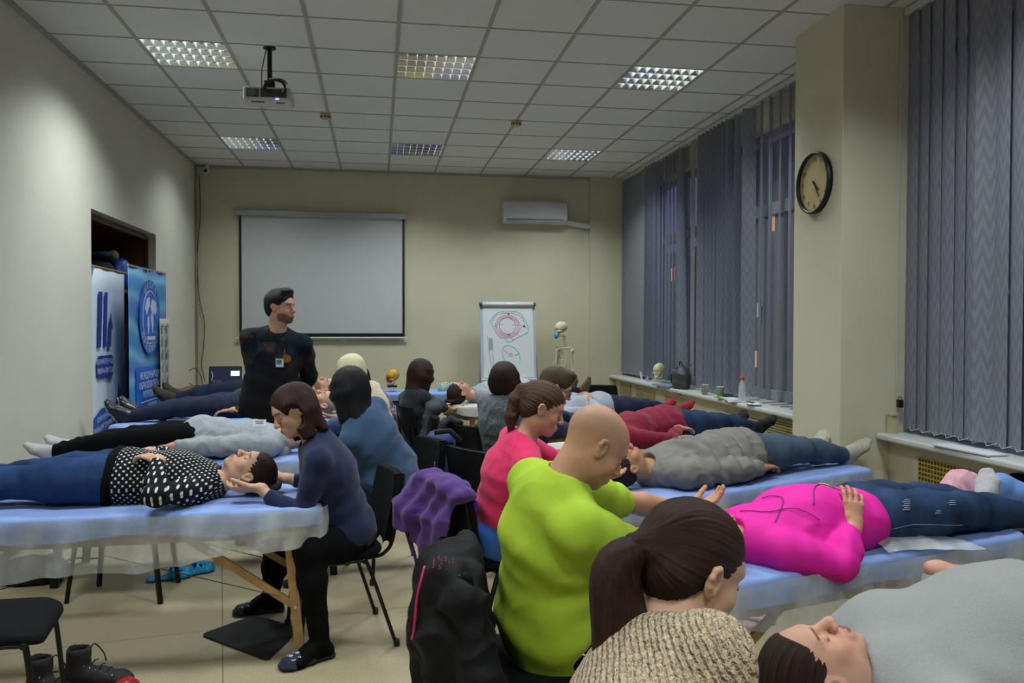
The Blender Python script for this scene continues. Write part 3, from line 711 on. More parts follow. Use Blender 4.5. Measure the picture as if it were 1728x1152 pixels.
def make_hair(style, m, h=.005, sc=1.0, part=0., length=.12, back=0., seed=3, amp=.0025, tail=None, fringe=0., fwd=0., fore=0., tuck=False):
    """hair shell around the skull, in the head frame; style short / bob / tied"""
    FC = {'short': ((0, .112, -.022), (.088, .072, .096)), 'bob': ((0, .114, -.018), (.062, .076, .092)), 'tied': ((0, .106, -.020 + fore), (.070, .064, .080))}[style]
    def f(J, g):
        c, R, s = J['head'], J['HR'], J['s'] * sc; L = lambda x, y, z: c + R @ (V(x, y, z) * s)
        e = lambda S, p, r, k, op='u': S.ell(L(*p), tuple(q * s for q in r), R, k * s, op)
        S = Solid()
        if style == 'short':
            e(S, (0, -.014, .048), (.081, .102, .083), .02); e(S, (0, -.050, -.005), (.070, .058, .066), .03); e(S, (0, .050 + fwd, .108), (.056, .036, .022), .03)
            e(S, (0, .112, -.022), (.088, .072, .096), .015, 's'); e(S, (0, .090, -.105), (.12, .12, .075), .02, 's')
            for q in (-1, 1): e(S, (q * .084, .004, -.012), (.022, .028, .036), .008, 's')
        elif style == 'bob':
            e(S, (0, -.016, .045), (.088, .108, .088), .02); e(S, (0, -.052, -.010), (.082, .062, .085), .04)
            S.cap(L(0, -.060, 0), L(0, -.062 - back, -length), (.076 * s, .044 * s), (.072 * s, .034 * s), R[:, 0], .03)
            for q in (-1, 1): S.chain([L(q * .074, .006, .040), L(q * .084, .004, -.020), L(q * .080, .010 + fwd, -length * .98)], [(.022 * s, .046 * s), (.019 * s, .050 * s), (.013 * s, .036 * s)], R[:, 0], .03)
            e(S, (0, .114, -.018), (.062, .076, .092), .012, 's'); e(S, (0, .135, -.10), (.068, .094, .080), .012, 's')
            if tuck:
                for q in (-1, 1): e(S, (q * .092, .028, -.022), (.034, .036, .052), .015, 's')
            if fringe: e(S, (0, .070, .050), (.055, .026, .040), .015)
        else:
            e(S, (0, -.016, .042), (.080, .103, .084), .02); e(S, (0, -.050, -.012), (.068, .054, .060), .03)
            e(S, (0, .106, -.020 + fore), (.070, .064, .080), .014, 's'); e(S, (0, .080, -.110), (.12, .11, .080), .02, 's')
            for q in (-1, 1): e(S, (q * .086, .004, -.010), (.022, .026, .032), .008, 's')
        if tail:
            S.chain([L(*p) for p in tail[0]], [r * s if np.isscalar(r) else (r[0] * s, r[1] * s) for r in tail[1]], R[:, 0], .015)
        axis = nrm({'tied': V(0, -.115, .012), 'bob': V(part, -.02, .12), 'short': V(.0, -.06, .10)}[style]); e1 = nrm(np.cross(axis, V(1, 0, 0) if style != 'tied' else V(0, 0, 1))); e2 = np.cross(axis, e1)
        def tint(vs):
            q = (vs - c) @ R / s; u, v, w = q @ e1, q @ e2, q @ axis; ph = np.arctan2(u, v); return np.stack([np.cos(ph) * .5, np.sin(ph) * .5, w * 1.5 + np.hypot(u, v) * 1.0], 1)
        def post(vs, fs):
            n = vnormals(vs, fs); q = (vs - c) @ R / s; u, v, w = q @ e1, q @ e2, q @ axis; ph = np.arctan2(u, v); rad = np.clip(np.hypot(u, v) / .05, 0, 1) * np.clip((np.sqrt((((q - V(*FC[0])) / V(*FC[1])) ** 2).sum(1)) - 1.04) * 3.5, .05, 1)
            nz = snoise(vs, 16, seed); d = amp * rad * (.45 * np.sin(ph * 34 + 2.5 * nz) + .35 * np.sin(ph * 71 + 3 * nz + 1) + .3 * np.sin(ph * 13 + 2 * nz)); return vs + n * d[:, None]
        vs, fs = S.mesh(h); vs = post(vs, fs); link_mesh('hair', mk_mesh('hair', vs, fs, tint(vs)), m, g, True)
    return f

# ------------------------------------------------------------ ceiling fittings
def louvre(c, r, label):
    x0 = GX0 + TILE * c + .012; y0 = GY0 + TILE * r + .008; x1 = x0 + TILE - .024; y1 = y0 + TILE - .016
    g = wroot('ceiling_light', (x0 + .29, y0 + .29, CH), label, 'ceiling light', 'recessed louvred ceiling lights')
    t = .004
    MB().b2((x0, y0, CH + .10), (x1, y1, CH + .104)).b2((x0, y0, CH - .002), (x0 + t, y1, CH + .1)).b2((x1 - t, y0, CH - .002), (x1, y1, CH + .1)).b2((x0, y0, CH - .002), (x1, y0 + t, CH + .1)).b2((x0, y1 - t, CH - .002), (x1, y1, CH + .1)).build('housing', m_white, g)
    mb = MB(); n = 4; w = (y1 - y0) / n; m_bl = mat('satin_white_blade', '#f2f4f4', .5)
    for i in range(1, 8):                                        # cross blades
        x = x0 + (x1 - x0) * i / 8; mb.b2((x - .001, y0, CH - .002), (x + .001, y1, CH + .040))
    mb.build('cross_blade', m_bl, g); mb = MB()
    for i in range(n + 1):                                       # V shaped reflectors between the tubes
        y = y0 + w * i; a = .030
        for s_ in (-1, 1):
            if (i == 0 and s_ < 0) or (i == n and s_ > 0): continue
            mb.add([(x0, y + s_ * .004, CH - .002), (x1, y + s_ * .004, CH - .002), (x1, y + s_ * .018, CH + .03), (x0, y + s_ * .018, CH + .03), (x1, y + s_ * a, CH + .075), (x0, y + s_ * a, CH + .075)], [(0, 1, 2, 3), (3, 2, 4, 5)])
    mb.build('louvre', m_alu, g)
    for i in range(n):
        y = y0 + w * (i + .5); MB().tube([(x0 + .01, y, CH + .062), (x1 - .01, y, CH + .062)], .012, 10).build('lamp_tube', m_tube, g, True)
LL = {(0, 5): 'louvred ceiling light at the left end of the far row', (3, 5): 'louvred ceiling light in the middle of the far row, above the screen', (6, 5): 'louvred ceiling light at the right end of the far row, above the air conditioner',
      (0, 0): 'louvred ceiling light at the left of the near row, beside the projector', (3, 0): 'louvred ceiling light in the middle of the near row', (6, 0): 'louvred ceiling light at the right of the near row, toward the windows'}
for c, r in LAMPS:
    if (c, r) in LL: louvre(c, r, LL[(c, r)])
for (px, py), l in (((549, 192), 'round cream smoke detector between the projector and the middle lights'), ((871, 204), 'round cream smoke detector right of the middle lights')):
    p = atz(px, py, CH); g = wroot('smoke_detector', p, l, 'smoke detector', 'smoke detectors on the ceiling')
    MB().lathe(p, [(.050, 0), (.052, -.012), (.046, -.02), (.040, -.045), (.028, -.052), (0, -.053)], 24).build('housing', mat('aged_cream', '#b8a36a', .5), g, True)
    mb = MB()
    for a in np.linspace(0, 2 * PI, 8, endpoint=False): mb.box(p + V(math.cos(a) * .0435, math.sin(a) * .0435, -.033), (.014, .014, .012))
    mb.build('vent_slot', m_dark, g)
# projector on its ceiling arm
pc = atz(455, 80, CH); pz = at(455, 165, pc[1])[2]
g = wroot('projector', (pc[0], pc[1], pz), 'white ceiling projector with a tangle of dark cables on a drop arm', 'projector')
m_pj = mat('projector_white', '#b9bab8', .35); m_pjd = mat('projector_grille', '#4c4e4f', .6)
MB().lathe(pc, [(.045, 0), (.045, -.012), (.02, -.016)], 20).b2((pc[0] - .015, pc[1] - .015, pz + .07), (pc[0] + .015, pc[1] + .015, CH)).box((pc[0], pc[1], pz + .09), (.07, .07, .05)).build('arm', m_black_metal, g, bevel=.003)
mb = MB(); mb.box((pc[0] - .005, pc[1], pz), (.33, .24, .095)); bo = mb.build('case', m_pj, g, bevel=.018)
mb = MB().b2((pc[0] - .145, pc[1] - .122, pz - .03), (pc[0] - .06, pc[1] - .118, pz + .03)); mb.b2((pc[0] - .05, pc[1] - .123, pz - .028), (pc[0] + .13, pc[1] - .119, pz + .03)); mb.build('port_panel', m_pjd, g)
MB().lathe((pc[0] - .11, pc[1] - .124, pz), [(.028, 0), (.028, .004), (0, .004)], 20, (0, -1, 0)).build('fan_grille', mat('fan_dark', '#6a6c6c', .7), g)
MB().b2((pc[0] - .12, pc[1] - .08, pz - .050), (pc[0] - .03, pc[1] - .05, pz - .0475)).b2((pc[0] + .05, pc[1] - .07, pz - .050), (pc[0] + .11, pc[1] - .04, pz - .0475)).build('vent', m_pjd, g)
MB().b2((pc[0] + .055, pc[1] - .125, pz - .042), (pc[0] + .075, pc[1] - .120, pz - .036)).build('indicator_light', mat('blue_led', '#5060ff', .5, emit=(.25, .3, 1), estr=6), g)
MB().lathe((pc[0] + .08, pc[1] + .12, pz), [(.04, 0), (.04, .02), (.03, .022), (0, .018)], 20, (0, 1, 0)).build('lens', m_dark, g)
rr = random.Random(4)
for k in range(9):
    a0 = rr.uniform(0, 6.28); pts = []
    for t in np.linspace(0, 1, 9):
        a = a0 + t * 5.2; pts.append((pc[0] + .055 + (.06 + .02 * rr.random()) * math.cos(a), pc[1] - .135 - .03 * rr.random(), pz + .035 + (.045 + .012 * rr.random()) * math.sin(a)))
    MB().tube(catmull(pts, 5), .0042, 6).build('cable', m_dark if k % 4 else mat('red_cable', '#4a1414', .5), g, True)
MB().tube(catmull([(pc[0] - .02, pc[1] - .02, CH - .02), (pc[0] - .035, pc[1] - .06, CH - .12), (pc[0] - .04, pc[1] - .11, pz + .15), (pc[0] - .038, pc[1] - .13, pz + .02)], 8), .004, 6).build('cable', m_dark, g, True)
MB().tube(catmull([(pc[0], pc[1] - .02, pz + .13), (pc[0] + .04, pc[1] - .09, pz + .11), (pc[0] + .10, pc[1] - .12, pz + .10), (pc[0] + .135, pc[1] - .13, pz + .07)], 8), .0055, 6).build('cable', mat('pink_cable', '#7a3438', .5), g, True)

# ------------------------------------------------------------ back wall
a = at(403, 366, YB - .05); b_ = at(683, 568, YB - .05); z0 = b_[2]; z1 = at(540, 366, YB - .05)[2]; sx0, sx1 = a[0], b_[0]
g = wroot('projection_screen', ((sx0 + sx1) / 2, YB - .05, z0), 'large pull-down projection screen with black borders on the back wall', 'projection screen')
MB().b2((sx0 + .03, YB - .046, z0 + .03), (sx1 - .03, YB - .043, z1)).build('screen_fabric', mat('screen_white', '#bfc2c2', .85), g)
MB().b2((sx0, YB - .045, z0 + .01), (sx0 + .045, YB - .040, z1)).b2((sx1 - .045, YB - .045, z0 + .01), (sx1, YB - .040, z1)).b2((sx0, YB - .048, z0), (sx1, YB - .042, z0 + .045)).build('black_border', m_dark, g)
MB().b2((sx0 - .045, YB - .10, z1 - .005), (sx1 + .03, YB - .003, z1 + .065)).build('roller_case', mat('case_grey', '#a2a5a8', .4), g, bevel=.008)
MB().b2((sx0 - .05, YB - .06, z0 - .022), (sx1 + .03, YB - .035, z0 - .002)).build('bottom_bar', m_white, g, bevel=.004)
MB().tube(arc(((sx0 + sx1) / 2 + .25, YB - .05, z0 - .035), .02, PI, 2 * PI, 8, uy=(0, 0, 1)), .003, 6).build('pull_loop', m_white, g)
# air conditioner: profiled body
ac0 = at(848, 340, YB - .1); ac1 = at(955, 378, YB - .1); xa, xb = ac0[0], ac1[0]; za = ac1[2] - .005; zb = at(900, 340, YB - .1)[2]
g = wroot('air_conditioner', ((xa + xb) / 2, YB, za), 'white split air conditioner high on the back wall', 'air conditioner')
H_ = zb - za; prof = [(0, 0), (-.12, 0), (-.175, .045), (-.20, .09), (-.205, H_ * .6), (-.19, H_ - .03), (-.16, H_), (0, H_)]
mb = MB(); mb.prism([(p[0], p[1]) for p in prof], (xb, YB - .002, za), (0, 1, 0), (0, 0, 1), -(xb - xa)) ; mb.build('case', mat('ac_white', '#c9cbcd', .3), g, bevel=.012)
MB().b2((xa + .05, YB - .186, za + .012), (xb - .05, YB - .150, za + .040)).build('air_flap', mat('ac_flap', '#9b9fa6', .4), g, bevel=.003)
MB().b2((xa + .045, YB - .19, za + .044), (xb - .045, YB - .186, za + .048)).build('flap_gap', m_dark, g)
g2 = wroot('pipe_duct', (xb, YB, za), 'white plastic duct running from the air conditioner to the corner pier', 'duct')
MB().bar((xb - .03, YB - .04, za + .035), (2.825, YB - .04, za - .02), .07, .06).build('duct_cover', mat('ac_white', '#c9cbcd'), g2, bevel=.006)
# flip chart leaning on its easel
FY = 10.25; fl = at(817, 508, FY); fr_ = at(906, 512, FY); fb = at(812, 640, FY); fx0, fx1, fz1, fz0 = fb[0] + .0, fr_[0], fl[2], fb[2]
g = wroot('flipchart', ((fx0 + fx1) / 2, FY, 0), 'white flipchart easel with green and pink anatomy drawings', 'flipchart')
tl = .10
def fp(u, v, d=0.): return V(fx0 + (fx1 - fx0) * u + .0, FY + .16 * v - d, fz0 + (fz1 - fz0) * v)
UX = V(1, 0, 0); UY = nrm(fp(0, 1) - fp(0, 0)); W_, H2 = fx1 - fx0, (fz1 - fz0) / UY[2]
MB().prism([(0, 0), (W_, 0), (W_, H2), (0, H2)], fp(0, 0, -.02), UX, UY, .02).build('board', mat('board_white', '#aab2c4', .4), g, bevel=.003)
MB().prism([(.035, .02), (W_ - .03, .02), (W_ - .03, H2 - .05), (.035, H2 - .05)], fp(0, 0, .002), UX, UY, .006).build('paper_pad', m_paper, g)
MB().tube([fp(.04, .965, .02), fp(.97, .965, .02)], .026, 14).build('paper_roll_clamp', m_white, g, True)
MB().tube([fp(-.01, .965, .02), fp(.04, .965, .02)], .028, 14).tube([fp(.97, .965, .02), fp(1.01, .965, .02)], .028, 14).build('clamp_end', mat('grey_plastic', '#55585c', .5), g, True)
MB().box(fp(.5, .0, .03), (W_, .06, .02)).build('pen_tray', m_white, g, bevel=.003)
for u in (.06, .94): MB().tube([fp(u, .9, -.03), (fp(u, 0)[0] - (0.5 - u) * .25, FY - .12, 0)], .014, 8).build('leg', mat('easel_grey', '#8b9098', .4, metal=.5), g, True)
MB().tube([fp(.5, .9, -.03), (fp(.5, 0)[0], FY + .42, 0)], .014, 8).build('leg', mat('easel_grey', ''), g, True)
def stroke(uvs, m, nm, r=.0035, closed=False):
    pts = [fp(u, v, .010) for u, v in uvs];
    if closed: pts.append(pts[0])
    MB().tube(pts, r, 5, flat=.35, ref=(0, -1, 0)).build(nm, m, g)
px2uv = lambda x, y: ((x - 190 + (y - 100) * .045) / 525, 1 - (y - 100) / 765)
pg = mat('green_marker', '#4fae74', .7); pr = mat('pink_marker', '#e0a0b4', .7); pp = mat('purple_marker', '#8a5a94', .7); pb = mat('blue_marker', '#3a4a8a', .7); pk = mat('dark_marker', '#3c3c52', .7)
cm = lambda P_, n=4: [tuple(q[:2]) for q in catmull([(x, y, 0) for x, y in P_], n)]
for P_ in ([(275, 290), (350, 212), (460, 200), (550, 205), (600, 260), (632, 360), (625, 420)], [(275, 290), (345, 440), (410, 465)], [(470, 485), (560, 440), (628, 405)], [(290, 300), (355, 225), (520, 222), (585, 270), (612, 370)], [(430, 530)] * 0 or [(368, 600), (385, 550), (430, 535), (490, 560), (530, 620), (535, 690)], [(368, 600), (375, 650), (392, 690)], [(385, 575), (425, 618)], [(480, 635), (535, 612)]):
    stroke([px2uv(*q) for q in cm(P_)], pg, 'marker_line')
stroke([px2uv(445 + 32 * math.cos(t), 478 + 24 * math.sin(t)) for t in np.linspace(0, 6.28, 20)], pg, 'marker_line')
stroke([px2uv(438 + 79 * math.cos(t), 342 + 82 * math.sin(t)) for t in np.linspace(0, 6.28, 30)], pp, 'marker_line')
for rad in (98, 108, 120): stroke([px2uv(440 + rad * math.cos(t), 345 + (rad - 8) * math.sin(t)) for t in np.linspace(0, 6.28, 30)], pr, 'marker_line', .0045)
stroke([px2uv(450 + 14 * math.cos(t), 625 + 14 * math.sin(t)) for t in np.linspace(0, 6.28, 12)], mat('rose_marker', '#d46a8e', .7), 'marker_line', .004)
for x, y in ((455, 222), (594, 345), (445, 428), (326, 340)): stroke([px2uv(x + 8 * math.cos(t) * (1 - t / 14), y + 13 * math.sin(t) * (1 - t / 14)) for t in np.linspace(0, 12, 20)], pb, 'marker_line')
stroke([px2uv(350, 330), px2uv(400, 330)], pg, 'marker_line', .002); stroke([px2uv(480, 332), px2uv(580, 335)], pg, 'marker_line', .002)
for k in range(6):
    y = 470 + k * 20; stroke([px2uv(262 + 10 * math.cos(t), y + 9 * math.sin(t)) for t in np.linspace(.3, 5.2, 10)], pk, 'marker_line', .0022); stroke([px2uv(280 + 8 * math.cos(t), y + 9 * math.sin(t)) for t in np.linspace(.3, 5.2, 10)], pk, 'marker_line', .0022)
stroke([px2uv(240, 440), px2uv(245, 500), px2uv(248, 600), px2uv(255, 690), px2uv(270, 760), px2uv(282, 700), px2uv(280, 620)], pk, 'marker_line', .0016)

# model skeleton in front of the pier, wearing a blue mask
m_bone = mat('bone_plastic', '#c9bfa3', .5, var=.08, vscale=30)
def skull_mesh(S, c, R, s=1.0):
    L = lambda x, y, z: V(*c) + R @ (V(x, y, z) * s); e = lambda p, r, k, op='u': S.ell(L(*p), tuple(q * s for q in r), R, k * s, op)
    e((0, -.012, .035), (.070, .090, .075), .02); e((0, .040, .010), (.055, .045, .055), .02); e((0, .048, -.030), (.042, .035, .035), .015); e((0, .052, -.058), (.030, .030, .018), .01)
    for q in (-1, 1): e((q * .028, .085, .002), (.018, .022, .016), .006, 's'); e((q * .055, .045, -.018), (.010, .040, .008), .006)
    e((0, .092, -.026), (.010, .016, .014), .004, 's')
    S.chain([L(-.050, .0, -.045), L(-.042, .02, -.078), L(0, .072, -.088), L(.042, .02, -.078), L(.050, 0, -.045)], [.010 * s, .012 * s, .014 * s, .012 * s, .010 * s], None, .008 * s)
    e((0, .080, -.068), (.022, .008, .008), .004)
def model_skull(name, c, hf, s, m, label, cat='skull model', grp=None, base=True, colors=None):
    c = V(*c); g = wroot(name, c - V(0, 0, .10 * s), label, cat, grp); S = Solid(); R = head_frame(hf, (0, 0, 1)); skull_mesh(S, c, R, s)
    vs, fs = S.mesh(.004); col = colors(vs, c, R) if colors else None
    link_mesh('cranium', mk_mesh('cranium', vs, fs, col), m, g, True)
    mb = MB()
    for i in range(-4, 5):
        for z in (-.064, -.073): p = c + R @ (V(i * .006, .083 - abs(i) * .0022, z) * s); mb.box(p, (.005 * s, .006 * s, .008 * s), R)
    mb.build('teeth', mat('tooth_white', '#d8d4c4', .4), g)
    if base:
        p = c - V(0, 0, .108 * s); MB().box(p, (.12 * s, .15 * s, .018 * s)).box(p + V(0, 0, .02 * s), (.03 * s, .03 * s, .03 * s)).build('stand', m, g, bevel=.003)
    return g
SY = 10.15; sk = at(946, 556, SY); hfk = nrm(V(-.93, -.35, -.05)); RK = head_frame(hfk, (0, 0, 1))
g = wroot('skeleton_model', (sk[0], SY, 0), 'life size teaching skeleton wearing a pale blue face mask', 'skeleton model')
S = Solid(); skull_mesh(S, sk, RK, .95); vs, fs = S.mesh(.005); link_mesh('skull', mk_mesh('skull', vs, fs), m_bone, g, True)
spx, spy = sk[0] + .03, SY + .015; ztop = sk[2] - .07; F_ = nrm(V(-.93, -.35, 0)); Rr = V(F_[1], -F_[0], 0)
def sp(z): u = (ztop - z); return V(spx, spy, z) - F_ * (.02 * math.sin(u * 9) + .015)
mb = MB()
for k in range(24):
    z = ztop - .012 - k * .0255; p = sp(z); mb.lathe(p - V(0, 0, .009), [(.010, 0), (.017, .003), (.017, .013), (.010, .016)], 10); mb.bar(p, p - F_ * .035 - V(0, 0, .012), .007, .007); mb.bar(p - Rr * .028, p + Rr * .028, .006, .006)
mb.build('spine', m_bone, g)
m_disc = mat('disc_red', '#7a4a3a', .6)
for k in range(1, 11):
    zc = ztop - .185 - k * .026; wd = .060 + .060 * math.sin(min(1, k / 7) * PI / 2) - (.012 * max(0, k - 8)); dp = .085 + .03 * min(1, k / 6)
    for q in (-1, 1):
        pts = []
        for t in np.linspace(0, 1, 12):
            a = t * (PI * (.93 if k < 8 else .62)); pts.append(sp(zc) + F_ * (dp * .5 * (1 - math.cos(a)) * 1.15) + Rr * q * wd * math.sin(a) ** .8 * 1.05 - V(0, 0, .075 * math.sin(a * .5) ** 2))
        MB().tube(pts, .0052, 6, flat=1.3).build('rib', m_bone, g, True)
st = sp(ztop - .30) + F_ * .115; MB().bar(st + V(0, 0, .11), st - V(0, 0, .08) + F_ * .015, .03, .010, up=F_).build('sternum', m_bone, g, bevel=.003)
for q in (-1, 1):
    shp = sp(ztop - .175) + Rr * q * .155
    MB().tube(catmull([st + V(0, 0, .115), st + V(0, 0, .13) + Rr * q * .07 - F_ * .02, shp + V(0, 0, .02)], 6), .007, 6).build('collarbone', m_bone, g, True)
    S = Solid(); S.cap(shp - F_ * .01, shp - Rr * q * .09 - F_ * .055 - V(0, 0, .13), (.035, .006), (.012, .005), Rr, .01); S.cap(shp - Rr * q * .10 - F_ * .055 - V(0, 0, .0), shp, .008, .010, None, .01); solid_obj('shoulder_blade', S, .005, m_bone, g)
    elb = shp + V(0, 0, -.30) + Rr * q * .02; wr = elb + V(0, 0, -.24) + F_ * .04
    MB().tube([shp - V(0, 0, .01), shp - V(0, 0, .04), elb + V(0, 0, .03), elb], [.020, .011, .010, .017], 8).build('upper_arm', m_bone, g, True)
    MB().tube([elb, wr + Rr * q * .012], .007, 6).tube([elb, wr - Rr * q * .012], .006, 6).build('forearm', m_bone, g, True)
    mb = MB()
    for i in range(5): mb.tube([wr, wr + V(0, 0, -.08) + F_ * (i - 2) * .014, wr + V(0, 0, -.16 + .03 * (i in (0,))) + F_ * (i - 2) * .02], [.005, .004, .003], 5)
    mb.build('hand', m_bone, g)
    hpj = V(spx, spy, ztop - .66) + Rr * q * .085; kn_ = hpj - V(0, 0, .40); an = V(kn_[0], kn_[1], .10)
    MB().tube([hpj, hpj - V(0, 0, .05), kn_ + V(0, 0, .04), kn_], [.022, .013, .012, .026], 8).build('thigh_bone', m_bone, g, True)
    MB().tube([kn_ - V(0, 0, .01), kn_ - V(0, 0, .05), an], [.024, .012, .013], 8).tube([kn_ - V(0, 0, .05) + Rr * q * .02, an + Rr * q * .015], .006, 6).build('shin_bone', m_bone, g, True)
    S = Solid(); S.cap(an - V(0, 0, .05) - F_ * .04, an - V(0, 0, .07) + F_ * .14, (.022, .02), (.035, .010), Rr, .01); solid_obj('foot', S, .006, m_bone, g)
S = Solid(); pc_ = V(spx, spy, ztop - .62)
for q in (-1, 1): S.cap(pc_ + Rr * q * .05 - F_ * .03, pc_ + Rr * q * .11 + F_ * .02 + V(0, 0, .04), (.05, .010), (.045, .008), V(0, 0, 1), .02); S.cap(pc_ + Rr * q * .08 + F_ * .02 - V(0, 0, .02), pc_ + Rr * q * .02 + F_ * .06 - V(0, 0, .06), .014, .012, None, .02)
S.cap(pc_ - F_ * .04 + V(0, 0, .05), pc_ - F_ * .05 - V(0, 0, .07), (.04, .015), (.012, .010), Rr, .02); solid_obj('pelvis', S, .006, m_bone, g)
MB().tube([pc_ - F_ * .02, (pc_[0], pc_[1] + .12, .30), (pc_[0], pc_[1] + .12, .05)], .012, 8).box((pc_[0], pc_[1] + .06, .025), (.45, .42, .04)).build('stand', m_chrome, g, bevel=.004)
S = Solid(); mk = sk + RK @ V(0, .062, -.070); S.ell(mk, (.046, .036, .046), RK, .01); S.ell(mk - RK[:, 1] * .016, (.050, .034, .060), RK, .004, 's')
S.cap(mk + RK @ V(-.04, 0, .03), sk + RK @ V(-.07, -.01, .01), .002, .002, None, .002); S.cap(mk + RK @ V(.04, 0, .03), sk + RK @ V(.07, -.01, .01), .002, .002, None, .002)
mo = solid_obj('face_mask', S, .003, mat('mask_blue', '#4f97b8', .8), g)

# security camera, wall cables
p = at(347, 288, YB - .1); g = wroot('security_camera', p, 'small white dome camera in the far left ceiling corner', 'camera')
S = Solid(); S.ell(p, .042, None, .01); solid_obj('housing', S, .004, m_white, g); MB().lathe(p + V(.006, -.040, -.006), [(.022, 0), (.020, .006), (0, .007)], 18, (.1, -1, -.1)).build('lens', m_dark, g)
MB().lathe(p + V(0, .03, .03), [(.03, 0), (.03, .06), (0, .06)], 16, (0, .7, .7)).build('bracket', m_white, g)
cx0 = -2.20
pts = [at(336, 296, YB - .02), at(338, 360, YB - .02), at(333, 430, YB - .03), at(336, 500, YB - .03), at(345, 545, YB - .04), at(343, 590, YB - .05), at(340, 615, YB - .05), at(346, 645, YB - .08)]
MB().tube(catmull(pts, 8), .0045, 6).build('wall_cable', m_dark, None, True, origin=pts[3]); o = bpy.data.objects['wall_cable']; tagp(o, 'black cable hanging down the far left corner of the room', 'cable', 'cables in the far left corner')
pts = [at(345, 650, 10.3), at(325, 650, 10.3), at(317, 640, 10.3), at(320, 625, 10.3), at(330, 622, 10.3), at(339, 635, 10.3), at(342, 652, 10.3)]
MB().tube(catmull(pts, 8), .0045, 6).build('looped_cable', m_dark, None, True, origin=pts[3]); tagp(bpy.data.objects['looped_cable'], 'black cable curled in a loop left of the open laptop', 'cable', 'cables in the far left corner')
MB().b2((-2.235, YB - .09, .0), (-2.215, YB - .06, CH)).build('corner_conduit', mat('conduit', '#8d8466', .7), None); tagp(bpy.data.objects['corner_conduit'], 'thin beige conduit running up the far left corner of the room', 'conduit')
# laptop on a small brown table
LY = 9.65; a = at(352, 655, LY); b_ = at(402, 618, LY); zt = .84
g = wroot('small_table', (a[0], LY, 0), 'small brown wooden table under the open laptop', 'table')
MB().b2((-2.2, LY - .35, zt - .03), (-1.45, LY + .35, zt)).build('table_top', mat('orange_brown_wood', '#7a4424', .5), g, bevel=.004)
for x in (-2.16, -1.49):
    for y in (LY - .31, LY + .31): MB().b2((x - .02, y - .02, 0), (x + .02, y + .02, zt - .03)).build('leg', m_brown, g)
g = wroot('laptop', (a[0] + .18, LY, zt), 'open black laptop showing a dark screen with a white panel', 'laptop')
MB().b2((a[0], LY - .24, zt), (a[0] + .36, LY, zt + .018)).build('base', m_dark, g, bevel=.003)
RT = Matrix.Rotation(math.radians(-8), 3, 'X'); RT = np.array(RT); sc_c = V(a[0] + .18, LY + .02, zt + .128)
MB().box(sc_c, (.36, .010, .235), RT).build('screen_lid', m_dark, g, bevel=.003)
MB().box(sc_c + RT @ V(0, -.006, .003), (.335, .002, .205), RT).build('display', mat('lcd_dark', '#0a0b14', .3, emit=(.02, .025, .06), estr=.6), g)
MB().box(sc_c + RT @ V(.108, -.008, .035), (.095, .001, .055), RT).build('white_panel', mat('lcd_white', '#ffffff', .3, emit=(.85, .9, 1), estr=1.0), g)
mb = MB()
for k in range(6): mb.box(sc_c + RT @ V(-.14 + k * .018, -.008, -.045 - .012 * (k % 2)), (.010, .001, .004), RT)
mb.build('screen_text', mat('lcd_grey', '#8890a0', .3, emit=(.4, .45, .6), estr=.6), g)
MB().tube([sc_c + RT @ V(-.150 + .012 * math.sin(t * 3), -.008, .06 - .10 * t) for t in np.linspace(0, 1, 8)], .003, 5).build('screen_spine_image', mat('lcd_grey', ''), g)

# clock on the pillar
ck = V(2.86, 4.985, 2.50)
g = wroot('wall_clock', ck, 'round cream wall clock with thin black rim on the pillar', 'clock')
m_face = mat('clock_face', '#c0ae7c', .5)
MB().lathe(ck, [(.188, 0), (.188, .012), (0, .012)], 48, (-1, 0, 0)).build('face', m_face, g)
MB().lathe(ck, [(.188, 0), (.202, 0), (.202, .034), (.188, .036), (.184, .014), (.188, .004)], 48, (-1, 0, 0), cap=False).build('rim', m_dark, g, True)
ux, uy = V(0, -1, 0), V(0, 0, 1)
for n_ in range(1, 13):
    a = PI / 2 - n_ * PI / 6; textmesh(str(n_), .044, mat('clock_ink', '#3c3020', .6), g, 'numeral', ck + V(-.0135, 0, 0) + ux * .152 * math.cos(a) + uy * .152 * math.sin(a), ux, uy)
def hand_(ang, L_, w): d = ux * math.sin(ang) + uy * math.cos(ang); MB().bar(ck + V(-.018, 0, 0) - d * .02, ck + V(-.018, 0, 0) + d * L_, w, .003, up=(-1, 0, 0)).build('clock_hand', m_dark, g)
hand_(math.radians(134), .078, .010); hand_(math.radians(148), .115, .007); MB().lathe(ck + V(-.014, 0, 0), [(.008, 0), (.008, .008), (0, .008)], 14, (-1, 0, 0)).build('clock_hub', m_dark, g)

# ------------------------------------------------------------ banners and the things stored in the niche
def banner_mat(name, c1, c2, c3, sc=1.6):
    m = mat(name, c1, .6); nt, b = nodes_of(m); t = nt.nodes.new('ShaderNodeTexCoord'); w = nt.nodes.new('ShaderNodeTexWave'); w.inputs['Scale'].default_value = sc * .45; w.inputs['Distortion'].default_value = 5; w.inputs['Detail'].default_value = 1; w.bands_direction = 'Z'
    r = nt.nodes.new('ShaderNodeValToRGB'); r.color_ramp.interpolation = 'EASE'; r.color_ramp.elements[0].color = hexc(c1); r.color_ramp.elements[1].color = hexc(c3); e = r.color_ramp.elements.new(.5); e.color = hexc(c2)
    nt.links.new(t.outputs['Object'], w.inputs[0]); nt.links.new(w.outputs[0], r.inputs[0]); nt.links.new(r.outputs[0], b.inputs['Base Color']); return m
m_bl = mat('banner_blue', '#2a5cb0', .6); m_bw = mat('banner_white_ink', '#c3cfe6', .6); m_bn = mat('banner_navy_ink', '#223f92', .6); m_mid = mat('banner_mid_blue', '#5f8cc8', .6); m_pale = mat('banner_pale', '#dfe8f4', .6)
